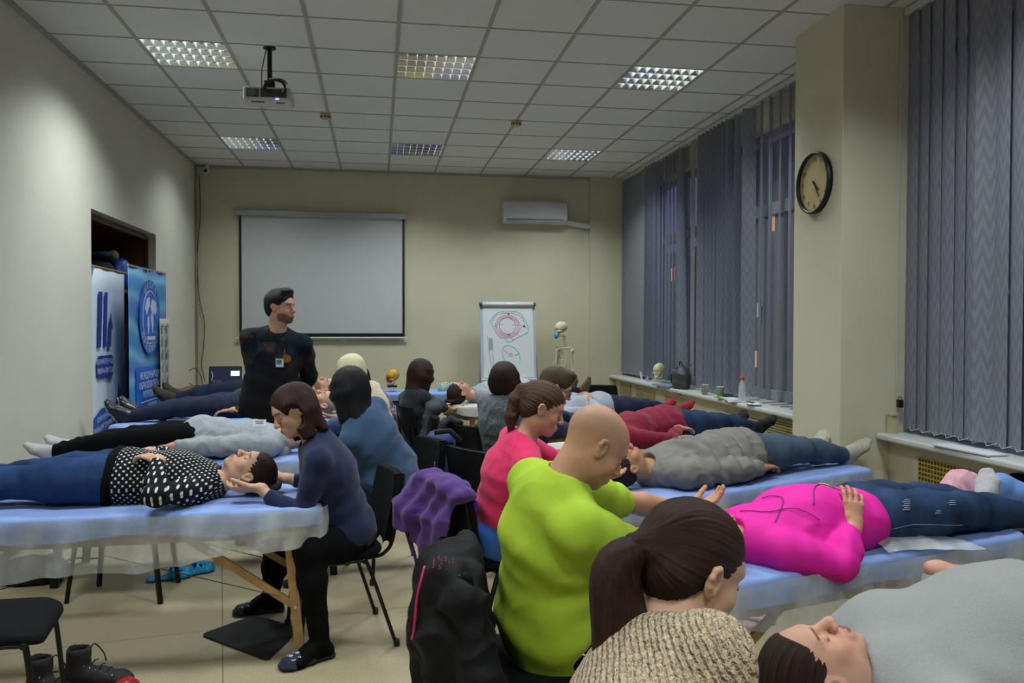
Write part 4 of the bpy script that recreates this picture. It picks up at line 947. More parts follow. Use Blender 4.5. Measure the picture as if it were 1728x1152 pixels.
# banner 1: facing the room (+x), writing runs toward +y on a left wall: reading direction is away from the camera
X1 = -2.30; y10, y11, zt1 = 7.02, 7.96, 2.04
g = wroot('banner', (X1, (y10 + y11) / 2, 0), 'pale blue banner with a dark arrow logo hanging in the wall niche', 'banner', 'conference banners at the niche')
def bfn(x0, ya, yb, za, zb, amp): return lambda u, v: (x0 + amp * math.sin(u * 9) * (1 - v) + amp * .5 * math.sin(u * 17 + v * 3), ya + (yb - ya) * u, za + (zb - za) * v)
MB().grid(bfn(X1, y10, y11, .25, zt1, .006), 24, 10).build('fabric', mat('banner_pale', ''), g, True, solid=.003)
B1 = lambda u, v, d=.012: V(X1 + d, y10 + (y11 - y10) * u, .25 + (zt1 - .25) * v)
def shape(mb_m, poly, parent, name, P=B1, w=1.0, d=.012, th=.002):
    MB().prism([(0, 0)] * 0 + [(p[0], p[1]) for p in poly], P(0, 0, d), P(1, 0, d) - P(0, 0, d), P(0, 1, d) - P(0, 0, d), th).build(name, mb_m, parent)
# measured in the picture: x 153..205 -> u, y 445..720 -> v
shape(m_mid, [(.70, .02), (1, .02), (1, .62), (.93, .52), (.84, .42), (.72, .36), (.62, .34)], g, 'swoosh')
shape(m_bl, [(0.08, .30), (.25, .335), (.5, .345), (.74, .335), (.86, .33), (.86, .12), (.7, .11), (.5, .085), (.3, .05), (.08, .0)], g, 'blue_panel')
shape(m_bl, [(.72, .335), (.76, .44), (.84, .35), (1, .35), (1, .28), (.8, .30)], g, 'swoosh', d=.014)
shape(m_mid, [(.0, .96), (.0, .90), (.12, .995), (.10, 1)], g, 'swoosh')
for k, (a, b_, c_, d_) in enumerate([(.22, .32, .18, .27), (.38, .46, .34, .41)]): shape(m_bn, [(c_, .625), (d_, .625), (b_, .885), (a, .885)], g, 'logo_bar', d=.015)
shape(m_bn, [(.45, .625), (.54, .625), (.56, .71), (.60, .71), (.545, .79), (.47, .71), (.49, .71)], g, 'logo_arrow', d=.015)
def pill(u0, u1, v0, v1):
    o = [];
    for cx, cy, a in ((u1 - .05, v1 - .03, 0), (u0 + .05, v1 - .03, 1), (u0 + .05, v0 + .03, 2), (u1 - .05, v0 + .03, 3)):
        for t in np.linspace(0, PI / 2, 5): o.append((cx + .05 * math.cos(t + a * PI / 2), cy + .03 * math.sin(t + a * PI / 2)))
    return o
shape(m_bn, pill(.16, .60, .48, .585), g, 'logo_pill', d=.015)
UXb, UYb = V(0, 1, 0), V(0, 0, 1)
for s_, v in (('КОНФЕРЕНЦІЯ', .555), ('МИЛЬПИТОД', .512)): textmesh(s_, .062, m_bw, g, 'lettering', B1(.38, v, .018), UXb, UYb)
for k, s_ in enumerate(['СОВРЕМЕННЫЕ МЕТОДЫ', 'МАНУАЛЬНОЙ ТЕРАПИИ, ОСТЕОПАТИИ', 'ПРИКЛАДНОЙ КИНЕЗИОЛОГИИ', 'КЛАССИЧЕСКОЙ НЕВРОЛОГИИ И', 'ВОССТАНОВИТЕЛЬНОЙ МЕДИЦИНЫ']): textmesh(s_, .060, m_bw, g, 'lettering', B1(.44, .300 - k * .043, .018), nrm(V(0, 1, .10)), UYb, squash=.72)
MB().tube([(X1, y10 - .05, zt1), (X1, 8.25, zt1 - .01)], .010, 8).build('hanging_rod', mat('rod_wood', '#a08a5a', .6), g)
# banner 2 stands in front of the wall beside the niche
y20, y21, zt2 = 7.38, 8.62, 2.07; X2 = -2.10
g2 = wroot('banner', (X2, (y20 + y21) / 2, 0), 'saturated blue banner with a round globe emblem standing before the niche', 'banner', 'conference banners at the niche')
MB().grid(bfn(X2, y20, y21, .10, zt2, .012), 24, 10).build('fabric', banner_mat('banner_sky', '#3f86c4', '#6fb0d6', '#4a78c0'), g2, True, solid=.003)
B2 = lambda u, v, d=.02: V(X2 + d, y20 + (y21 - y20) * u, .10 + (zt2 - .10) * v)
uv = lambda x, y: ((x - 40) / 490, 1 - y / 2290 * 1.0)      # zoom pixels of the emblem crop
shape(mat('banner_royal', '#1660c0', .6), [(.14, .04), (.92, .04), (.90, .53), (.88, .545), (.16, .545), (.14, .53)], g2, 'blue_panel', P=B2)
def disc(cu, cv, ru, rv, m_, d, n=40, nm='emblem_disc'): shape(m_, [(cu + ru * math.cos(t), cv + rv * math.sin(t)) for t in np.linspace(0, 2 * PI, n, endpoint=False)], g2, nm, P=B2, d=d)
ec = (.48, .775); disc(*ec, .275, .175, mat('banner_royal', ''), .022); disc(*ec, .20, .126, m_bw, .024); disc(*ec, .19, .120, mat('banner_royal', ''), .026)
for poly in ([(-.85, .35), (-.55, .75), (-.15, .82), (-.1, .5), (-.35, .35), (-.5, .1), (-.65, .15)], [(-.45, .05), (-.25, 0), (-.2, -.3), (-.38, -.75), (-.48, -.3)], [(.0, .45), (.25, .75), (.75, .65), (.9, .3), (.7, .1), (.45, .2), (.3, .05), (.05, .25)], [(.0, .15), (.35, .1), (.4, -.2), (.25, -.65), (.12, -.3), (-.02, -.05)], [(-.7, -.78), (.7, -.78), (.45, -.92), (-.45, -.92)]):
    shape(m_bw, [(ec[0] + p[0] * .18, ec[1] + p[1] * .115) for p in poly], g2, 'map_shape', P=B2, d=.028)
for v in (.90, .5, .1, -.3, -.62): shape(mat('banner_mid_blue', ''), [(ec[0] - .17 * math.sqrt(1 - v * v), ec[1] + v * .115), (ec[0] + .17 * math.sqrt(1 - v * v), ec[1] + v * .115), (ec[0] + .17 * math.sqrt(1 - v * v), ec[1] + v * .115 + .003), (ec[0] - .17 * math.sqrt(1 - v * v), ec[1] + v * .115 + .003)], g2, 'grid_line', P=B2, d=.027)
def ringtext(s_, a0, a1, sgn):
    for k, ch in enumerate(s_):
        a = a0 + (a1 - a0) * (k / max(1, len(s_) - 1)); p = B2(ec[0] + .237 * math.cos(a), ec[1] + .150 * math.sin(a), .026); rad = nrm(V(0, math.cos(a), math.sin(a))) * sgn; textmesh(ch, .085, m_bw, g2, 'lettering', p, np.cross(rad, V(1, 0, 0)), rad)
ringtext('ШКОЛА', 2.15, 1.0, 1); ringtext('ДРЕВМАСС', 3.7, 5.75, -1)
rows = [('МЕЖДУНАРОДНАЯ', .505, .085), ('ОБРАЗОВАТЕЛЬНАЯ', .460, .085), ('КОРПОРАЦИЯ', .418, .085), ('МАССАЖ', .360, .07), ('• • •', .333, .07), ('МЯГКИЕ', .297, .06), ('МАНУАЛЬНЫЕ', .270, .06), ('• • •', .240, .07), ('КРАНИОСАКРАЛЬНАЯ', .205, .06), ('ТЕРАПИЯ', .178, .06), ('• • •', .150, .07), ('КУРСЫ', .115, .06), ('СЕМИНАРЫ', .088, .06)]
for s_, v, z in rows: textmesh(s_, z, m_bw, g2, 'lettering', B2(.50, v, .028), UXb, UYb, squash=.95)
shape(m_bw, [(.22, .385), (.8, .385), (.8, .389), (.22, .389)], g2, 'grid_line', P=B2, d=.026)
MB().tube([(X2, y20, zt2), (X2, y21, zt2)], .010, 8).build('top_rail', m_alu, g2)
MB().box((X2 + .0, (y20 + y21) / 2, .05), (.20, 1.24, .09)).build('base', m_alu, g2, bevel=.01)
MB().tube([(X2 - .04, (y20 + y21) / 2, .08), (X2 - .01, (y20 + y21) / 2, zt2)], .010, 8).build('support_pole', m_alu, g2)
pg3 = wroot('paper_poster', B2(.80, .58), 'white paper poster of body figures pinned over the blue banner', 'poster')
def PS(u, v, d=.0): return V(X2 + .045 + d + .01 * (1 - v), y20 + (y21 - y20) * (.66 + .30 * u), .10 + (zt2 - .10) * (.395 + .375 * v))
MB().grid(lambda u, v: PS(u, v, .004 * math.sin(u * 5 + v * 2)), 10, 10).build('sheet', mat('poster_white', '#b4b4ae', .8), pg3, True, solid=.0015)
m_ink = mat('poster_ink', '#77736a', .8); mb = MB()
for u in (.18, .68):
    for k in range(5):
        v = .85 - k * .17; c = PS(u, v, .007); mb.box(c, (.002, .035 + .02 * ((k * 7) % 3), .07)); mb.box(c + V(0, .02, .05), (.002, .02, .03))
for u in (.42, .48): mb.box(PS(u, .45, .007), (.002, .006, .42))
mb.box(PS(.5, .9, .007), (.002, .26, .006)); mb.build('printed_figures', m_ink, pg3)
# stored things on the top shelf of the niche
g = wroot('wardrobe_shelf', (-2.65, 7.9, 1.86), 'brown wooden shelf inside the niche above the banners', 'shelf'); MB().b2((-2.955, NY0 - .055, 1.86), (-2.345, NY1 - .035, 1.89)).build('board', m_brown, g)
def bag(name, label, c, r, m, seed, k=.04, extra=None, cat='bag', amp=.010, h=.009):
    g = wroot(name, V(*c) - V(0, 0, r[2]), label, cat); S = Solid(); S.ell(c, r, None, k); S.ell(V(*c) - V(0, 0, r[2] * .4), (r[0] * .95, r[1] * .95, r[2] * .6), None, k)
    if extra: extra(S)
    solid_obj('shell', S, h, m, g, post=lambda v, f: wrinkle(v, f, amp, 9, seed)); return g
m_dkf = mat('dark_cloth', '#14151b', .9, bump=.3, bscale=40)
bag('rolled_jacket', 'bright blue rolled jacket stuffed on the niche shelf', (-2.47, 8.43, 2.045), (.11, .14, .155), mat('royal_blue_nylon', '#2d55b4', .45), 3, cat='jacket')
bag('travel_bag', 'black stuffed bag on the niche shelf beside the blue jacket', (-2.58, 8.02, 2.03), (.19, .24, .135), m_dkf, 5)
bag('knitted_hat', 'small beige knitted hat on top of the bag in the niche', (-2.47, 8.20, 2.215), (.05, .065, .05), mat('beige_knit', '#8a7658', .9, bump=.5, bscale=200), 6, cat='hat', amp=.004)
bag('folded_scarf', 'navy folded scarf on top of the stuffed bag in the niche', (-2.50, 7.98, 2.20), (.10, .12, .03), mat('navy_cloth', '#1a2148', .9), 8, cat='scarf', amp=.004)

# ------------------------------------------------------------ vertical blinds
def blind_mat():
    m = mat('blind_fabric', '#8f949c', .8, spec=.2); nt, b = nodes_of(m); t = nt.nodes.new('ShaderNodeTexCoord')
    sp = nt.nodes.new('ShaderNodeSeparateXYZ'); nt.links.new(t.outputs['UV'], sp.inputs[0])
    def mth(op, a=None, b_=None, v=None):
        n = nt.nodes.new('ShaderNodeMath'); n.operation = op
        if a is not None: nt.links.new(a, n.inputs[0])
        if b_ is not None: nt.links.new(b_, n.inputs[1])
        if v is not None: n.inputs[1].default_value = v
        return n.outputs[0]
    u = mth('PINGPONG', sp.outputs[0], v=.032); z = mth('ADD', mth('MULTIPLY', u, v=3.2), sp.outputs[1]); f = mth('PINGPONG', z, v=.055); k = mth('MULTIPLY', f, v=18.)
    mx = nt.nodes.new('ShaderNodeMix'); mx.data_type = 'RGBA'; nt.links.new(k, mx.inputs[0]); mx.inputs[6].default_value = hexc('#7f8288'); mx.inputs[7].default_value = hexc('#9a9ca1'); nt.links.new(mx.outputs[2], b.inputs['Base Color'])
    tr = nt.nodes.new('ShaderNodeBsdfTranslucent'); tr.inputs[0].default_value = (.42, .45, .58, 1); ms = nt.nodes.new('ShaderNodeMixShader'); ms.inputs[0].default_value = .30
    out = nt.nodes['Material Output']; nt.links.new(b.outputs[0], ms.inputs[1]); nt.links.new(tr.outputs[0], ms.inputs[2]); nt.links.new(ms.outputs[0], out.inputs[0]); return m
m_blind = blind_mat(); m_chain = mat('white_chain', '#b9bcc4', .5)
def slat(x, y, z0, z1, ang, w, tw=0., sway=0., parent=None):
    """ang = angle of the slat from the window plane"""
    nu, nv = 4, 10; vs = []; uvs = []
    for j in range(nv + 1):
        v = j / nv; a = ang + tw * (1 - v) + .0; c = V(x + .0, y + sway * (1 - v) ** 1.5, 0)
        for i in range(nu + 1):
            s_ = (i / nu - .5) * w; bow = .006 * (1 - (2 * i / nu - 1) ** 2); d = V(math.sin(a), math.cos(a), 0); n = V(-math.cos(a), math.sin(a), 0)
            p = c + d * s_ + n * bow; vs.append((p[0], p[1], z0 + (z1 - z0) * v)); uvs.append((s_ + .3, z0 + (z1 - z0) * v))
    fs = [(j * 5 + i, j * 5 + i + 1, (j + 1) * 5 + i + 1, (j + 1) * 5 + i) for j in range(nv) for i in range(nu)]
    me = bpy.data.meshes.new('slat'); me.from_pydata(vs, [], fs); uv = me.uv_layers.new(name='UVMap')
    for l in me.loops: uv.data[l.index].uv = uvs[l.vertex_index]
    o = link_mesh('slat', me, m_blind, parent, True)
    return o
def blind(label, y0, y1, specs, z0, w=.127):
    X = 3.285; g = wroot('vertical_blind', (X, (y0 + y1) / 2, z0), label, 'vertical blind', 'grey vertical blinds at the windows')
    MB().b2((X - .022, y0, 3.50), (X + .022, y1, 3.545)).build('head_rail', m_pvc, g)
    r = random.Random(int(y0 * 10)); pts = []
    for y, ang, tw, sway in specs:
        slat(X, y, z0 + r.uniform(-.008, .008), 3.50, ang + r.uniform(-.05, .05), w, tw + r.uniform(-.08, .08), sway, g)
        pts.append((X - .06 * math.sin(ang + tw) * 0, y + sway, z0 + .012)); 
    ch = []
    for a, b_ in zip(pts[:-1], pts[1:]): ch += [V(*a), (V(*a) + V(*b_)) / 2 - V(.03, 0, .022)]
    if len(ch) > 3: MB().tube(ch + [V(*pts[-1])], .0022, 5).build('bottom_chain', m_chain, g)
    return g
R_ = math.radians
rb = random.Random(3); sp1 = []
y = 10.58
while y > 9.66: sp1.append((y, R_(-14), 0, 0)); y -= .088          # nearly closed, far end
while y > 9.28: sp1.append((y, R_(60), R_(8), 0)); y -= .10
while y > 8.62: sp1.append((y, R_(30), R_(9), .012 * rb.uniform(-1, 1))); y -= .118
sp1 += [(8.50, R_(55), R_(25), -.06)]
blind('far grey vertical blind at the back corner window', 8.36, 10.64, sp1, .93)
sp2 = [(8.17, R_(4), 0, 0)]; y = 7.93
while y > 7.20: sp2.append((y, R_(64), R_(6), .015 * rb.uniform(-1, 1))); y -= .095
sp2 += [(7.10, R_(50), R_(10), 0), (6.86, R_(92), R_(14), 0)]; y = 6.62
while y > 5.32: sp2.append((y, R_(39), R_(-2), 0)); y -= .165
blind('middle grey vertical blind between the far window and the pillar', 5.29, 8.34, sp2, .93)
sp3 = []; y = 4.60
for k in range(38):
    if y < .8: break
    sp3.append((y, R_(5 + rb.uniform(-6, 14) if k not in (6, 13) else -42), R_(rb.uniform(-9, 5)), 0)); y -= .106
blind('near grey vertical blind hanging right of the pillar', .7, 4.66, sp3, .92)
MB().tube(catmull([(3.24, 4.655, 3.5), (3.235, 4.66, 2.4), (3.235, 4.66, 1.35), (3.24, 4.658, 1.15), (3.25, 4.655, 1.05)], 6), .003, 6).build('blind_cord', m_chain, None, origin=(3.24, 4.66, 1)); tagp(bpy.data.objects['blind_cord'], 'white control cord hanging beside the pillar edge', 'cord')
g = wroot('cord_bracket', (3.2, 4.63, .95), 'small cream plastic bracket on the parapet beside the pillar', 'bracket'); MB().b2((3.165, 4.60, .86), (3.20, 4.655, 1.00)).build('body', mat('cream_plastic', '#b9b088', .5), g, bevel=.004); MB().b2((3.16, 4.59, 1.0), (3.20, 4.66, 1.012)).build('cap', mat('cream_plastic', ''), g)
g = wroot('black_clip', (3.26, 4.62, 1.06), 'small black clip hanging on the near blind edge', 'clip'); MB().box((3.245, 4.64, 1.07), (.03, .03, .05)).tube(arc((3.245, 4.64, 1.10), .012, 0, PI, 6, uy=(0, 0, 1)), .003, 6).build('clip_body', m_dark, g, bevel=.004)

# ------------------------------------------------------------ massage tables
m_sheet = mat('blue_sheet', '#7e96cc', .75, var=.06, vscale=8, bump=.35, bscale=9)
m_vinyl = mat('white_vinyl', '#c3c2bd', .5, bump=.1, bscale=8); m_under = mat('grey_underside', '#5c5a58', .8)
def film_mat():
    m = mat('plastic_film', '#d5d8da', .28, spec=.6, bump=.5, bscale=14); nt, b = nodes_of(m); out = nt.nodes['Material Output']
    tr = nt.nodes.new('ShaderNodeBsdfTransparent'); tr.inputs[0].default_value = (.93, .95, .95, 1); ms = nt.nodes.new('ShaderNodeMixShader')
    n = nt.nodes.new('ShaderNodeTexNoise'); n.inputs['Scale'].default_value = 5; n.inputs['Detail'].default_value = 5; mp = nt.nodes.new('ShaderNodeMapping'); mp.inputs['Scale'].default_value = (1, 1, .35); t = nt.nodes.new('ShaderNodeTexCoord')
    nt.links.new(t.outputs['Object'], mp.inputs[0]); nt.links.new(mp.outputs[0], n.inputs[0]); r = nt.nodes.new('ShaderNodeMapRange'); r.inputs[1].default_value = .3; r.inputs[2].default_value = .75; r.inputs[3].default_value = .20; r.inputs[4].default_value = .82
    nt.links.new(n.outputs[0], r.inputs[0]); nt.links.new(r.outputs[0], ms.inputs[0]); nt.links.new(tr.outputs[0], ms.inputs[1]); nt.links.new(b.outputs[0], ms.inputs[2]); nt.links.new(ms.outputs[0], out.inputs[0]); return m
m_film = film_mat()
def rr_outline(x0, x1, y0, y1, r, n=7):
    o = []
    for cx, cy, a in ((x1 - r, y1 - r, 0), (x0 + r, y1 - r, 1), (x0 + r, y0 + r, 2), (x1 - r, y0 + r, 3)):
        for t in np.linspace(0, PI / 2, n): o.append((cx + r * math.cos(t + a * PI / 2), cy + r * math.sin(t + a * PI / 2)))
    return o
def massage_table(label, x0, x1, yc, zt, w=.62, rz=0., sheet='blue', legs='wood', film=None, th=.075, sheet_label=None, film_label=None, legends=(0, 1), seed=1, sgroup='blue disposable sheets on the massage tables', lean=.16):
    xc = (x0 + x1) / 2; L_ = x1 - x0; g = root('massage_table', (xc, yc, 0), label, 'massage table', 'massage tables in the room', rz); h = L_ / 2
    ol = rr_outline(-h, h, -w / 2, w / 2, .09); mb = MB(); mb.prism(ol, (0, 0, zt - th), (1, 0, 0), (0, 1, 0), th); mb.build('mattress', m_vinyl if sheet != 'dark' else m_dkf, g, bevel=.018)
    mw_ = m_wood if legs == 'wood' else m_black_metal
    zr = zt - th - .001
    MB().b2((-h + .06, -w / 2 + .03, zr - .055), (h - .06, -w / 2 + .055, zr)).b2((-h + .06, w / 2 - .055, zr - .055), (h - .06, w / 2 - .03, zr)).b2((-h + .06, -w / 2 + .03, zr - .055), (-h + .085, w / 2 - .03, zr)).b2((h - .085, -w / 2 + .03, zr - .055), (h - .06, w / 2 - .03, zr)).build('frame', mw_, g)
    for e in legends:
        s_ = -1 if e == 0 else 1
        for q in (-1, 1):
            y = q * (w / 2 - .06); top = V(s_ * (h - .145), y, zr - .02); bot = V(s_ * (h - .145 + .055), y * 1.05, .0)
            MB().bar(top, bot, .045, .028, up=(0, 1, 0)).build('leg', mw_, g, bevel=.003)
            MB().bar(V(s_ * (h - .62), y * .9, zr - .03), bot + (top - bot) * .42, .035, .018, up=(0, 1, 0)).build('brace', mw_, g, bevel=.002)
            MB().lathe(bot + (top - bot) * .42 + V(0, -.016, 0), [(.008, 0), (.008, .004), (0, .004)], 10, (0, -1, 0)).build('bolt', m_chrome, g)
        MB().bar(V(s_ * (h - .07), -w / 2 + .06, .34), V(s_ * (h - .07), w / 2 - .06, .34), .02, .05).build('crossbar', mw_, g)
    for q in (-1, 1): MB().tube([(-h + .15, q * (w / 2 - .05), .30), (0, q * (w / 2 - .05), zr - .10), (h - .15, q * (w / 2 - .05), .30)], .0022, 5).build('cable', m_dark, g)
    MB().box((0, -w / 2 + .02, zr - .03), (.05, .012, .035)).build('hinge_latch', m_chrome, g, bevel=.003)
    c, s2 = math.cos(rz), math.sin(rz)
    if sheet_label:                                             # sheet wrapped over the mattress
        o2 = rr_outline(-h - .006, h + .006, -w / 2 - .006, w / 2 + .006, .10, 9); vs = []; rings = [(1.0, -.085), (1.0, -.05), (1.0, -.012), (.985, .004), (.94, .008), (.80, .008), (.6, .008), (.4, .008), (.2, .008), (.02, .008)]; n = len(o2)
        rr_ = np.random.RandomState(seed)
        # resample outline finely
        P = np.array(o2 + o2[:1]); d = np.r_[0, np.cumsum(np.linalg.norm(np.diff(P, axis=0), axis=1))]; T = np.linspace(0, d[-1], 200)[:-1]; Q = np.stack([np.interp(T, d, P[:, 0]), np.interp(T, d, P[:, 1])], 1); n = len(Q)
        for k, (sc_, z) in enumerate(rings):
            for i, (x, y) in enumerate(Q): vs.append((np.sign(x) * max(0, abs(x) - (1 - sc_) * w / 2) , y * sc_, zt + z))
        fs = [(k * n + i, k * n + (i + 1) % n, (k + 1) * n + (i + 1) % n, (k + 1) * n + i) for k in range(len(rings) - 1) for i in range(n)]; vs = np.array(vs, float)
        nz = snoise(vs * V(1, 1, .3), 16, seed) * .5 + .5 * np.abs(snoise(vs * V(1, .4, .3), 30, seed + 3)); out_ = np.stack([vs[:, 0] / (h + .01), vs[:, 1] / (w / 2), 0 * nz], 1); low = (vs[:, 2] < zt)
        vs[:, 2] += np.where(low, 0, .0045 * nz); vs[:, :2] += out_[:, :2] * (low * .010 * nz)[:, None]; vs[:n, 2] += .022 * snoise(vs[:n] * V(1, 1, 0), 7, seed + 9)
        W3 = np.stack([xc + vs[:, 0] * c - vs[:, 1] * s2, yc + vs[:, 0] * s2 + vs[:, 1] * c, vs[:, 2]], 1)
        me = mk_mesh('sheet', W3, np.array(fs)); o = link_mesh('disposable_sheet', me, m_sheet if sheet == 'blue' else mat('white_sheet', '#bdbdb6', .8, bump=.3, bscale=9), None, True, origin=(xc, yc, zt)); tagp(o, sheet_label, 'sheet', sgroup)
    if film:                                                    # clear plastic cover hanging down the near side and round the head end
        zb0, zb1, end = film; nu, nv = 150, 14; path = [(-h + .0, -w / 2 - .034)] if end > 0 else [(h, -w / 2 - .034)]
        pth = [(end * -h, -w / 2 - .034), (end * (h - .12), -w / 2 - .034)] + [(end * (h - .12 + .154 * math.sin(t)), -w / 2 + .10 - .134 * math.cos(t)) for t in np.linspace(.2, PI / 2, 6)] + [(end * (h + .034), w / 2 - .12)]
        P = np.array(pth); d = np.r_[0, np.cumsum(np.linalg.norm(np.diff(P, axis=0), axis=1))]; T = np.linspace(0, d[-1], nu + 1); X_ = np.interp(T, d, P[:, 0]); Y_ = np.interp(T, d, P[:, 1]); vs = []
        for j in range(nv + 1):
            v = j / nv
            for i in range(nu + 1):
                u = i / nu; zb = zb0 + (zb1 - zb0) * u ** 2.2 + .012 * math.sin(u * 23) ; z = zt + .004 - v * (zt - zb); f = v ** .8 * (.018 * math.sin(u * 46 + 1.5 * math.sin(u * 9 + seed)) + .012 * math.sin(u * 91 + v * 3)) - .010 * v
                nx, ny = (0, -1) if i < nu * .72 else (end * .8, -.5 if i < nu * .8 else 0); x, y = X_[i] + nx * f, Y_[i] + ny * f; vs.append((xc + x * c - y * s2, yc + x * s2 + y * c, z))
        fs = [(j * (nu + 1) + i, j * (nu + 1) + i + 1, (j + 1) * (nu + 1) + i + 1, (j + 1) * (nu + 1) + i) for j in range(nv) for i in range(nu)]
        o = link_mesh('plastic_cover', mk_mesh('film', np.array(vs), np.array(fs)), m_film, None, True, origin=(xc, yc, zt)); tagp(o, film_label, 'plastic cover', 'clear plastic covers on the massage tables')
    return g
massage_table('near left massage table with wooden legs under the polka dot woman', -2.14, -.27, 4.08, .715, rz=.03, sheet_label='blue disposable sheet under the polka dot woman', film=(.445, .65, 1), film_label='clear plastic cover hanging off the near left table', seed=2)
massage_table('second left massage table, under the person in the grey hoodie', -1.98, -.18, 5.42, .72, sheet_label='blue disposable sheet under the grey hoodie person', legs='metal', film=(.5, .55, 1), film_label='clear plastic cover on the table of the grey hoodie person', seed=3)
massage_table('third left massage table, under the blond person', -2.0, -.18, 6.78, .79, sheet_label='blue disposable sheet under the blond person', seed=4, legs='metal')
massage_table('farthest left massage table, under the bearded man', -1.95, -.1, 7.98, .82, sheet_label='blue disposable sheet under the bearded man', seed=5, legs='metal')
massage_table('foreground right massage table under the grey sweater person', .72, 2.62, 1.62, .665, w=.66, sheet_label='blue disposable sheet under the foreground grey sweater person', seed=6, rz=.03)
massage_table('right massage table with a wooden brace, under the pink jacket person', .765, 2.615, 2.985, .70, rz=.268, sheet_label='blue disposable sheet under the pink jacket person', film=(.50, .56, -1), film_label='clear plastic cover hanging off the pink jacket person\'s table', seed=7)
massage_table('right massage table by the pillar, under the grey jacket person', 1.025, 2.875, 4.32, .705, rz=.39, sheet_label='blue disposable sheet under the grey jacket person', film=(.46, .52, -1), film_label='clear plastic cover hanging off the grey jacket person\'s table', seed=8)
massage_table('white topped massage table under the maroon sweater person', 1.045, 2.895, 5.69, .705, rz=.40, sheet='white', sheet_label='white sheet under the maroon sweater person', seed=9, sgroup='white sheets on the far right tables')
massage_table('massage table under the person in dark red socks', .995, 2.845, 6.93, .715, rz=.30, sheet='white', sheet_label='white sheet under the person in dark red socks', seed=10, sgroup='white sheets on the far right tables')
massage_table('white massage table by the flipchart with wooden legs', .66, 2.50, 8.40, .76, rz=.32, sheet='white', sheet_label='white sheet on the table by the flipchart', seed=11, sgroup='white sheets on the far right tables')
massage_table('empty massage table against the back wall behind the blonde woman', -.55, .98, 9.65, .77, sheet_label='light blue sheet on the table against the back wall', seed=12, legs='metal')
# crumpled plastic film lying on the pink jacket person's table
S = Solid(); 
def crumple(name, label, c, size, m, seed, amp=.03):
    n = 40; c = V(*c); vs = np.array([[c[0] + (i / n - .5) * size[0], c[1] + (j / n - .5) * size[1], c[2]] for j in range(n + 1) for i in range(n + 1)]); q = vs - c
    e = np.exp(-((q[:, 0] / size[0] * 2) ** 4 + (q[:, 1] / size[1] * 2) ** 4)); vs[:, 2] += (np.abs(snoise(vs, 13, seed)) * amp + amp * .6 * (snoise(vs, 5, seed + 1) + 1)) * e + .004
    vs[:, :2] += .02 * np.stack([snoise(vs, 9, seed + 2), snoise(vs, 9, seed + 4)], 1)
    fs = [(j * (n + 1) + i, j * (n + 1) + i + 1, (j + 1) * (n + 1) + i + 1, (j + 1) * (n + 1) + i) for j in range(n) for i in range(n)]
    o = link_mesh(name, mk_mesh(name, vs, np.array(fs)), m, None, True, origin=c); tagp(o, label, 'plastic film'); return o
crumple('crumpled_film', 'crumpled clear plastic film on the edge of the pink jacket person\'s table', at(1560, 915, 2.80) * V(1, 1, 0) + V(0, 0, .712), (.40, .16), m_film, 5, .04)

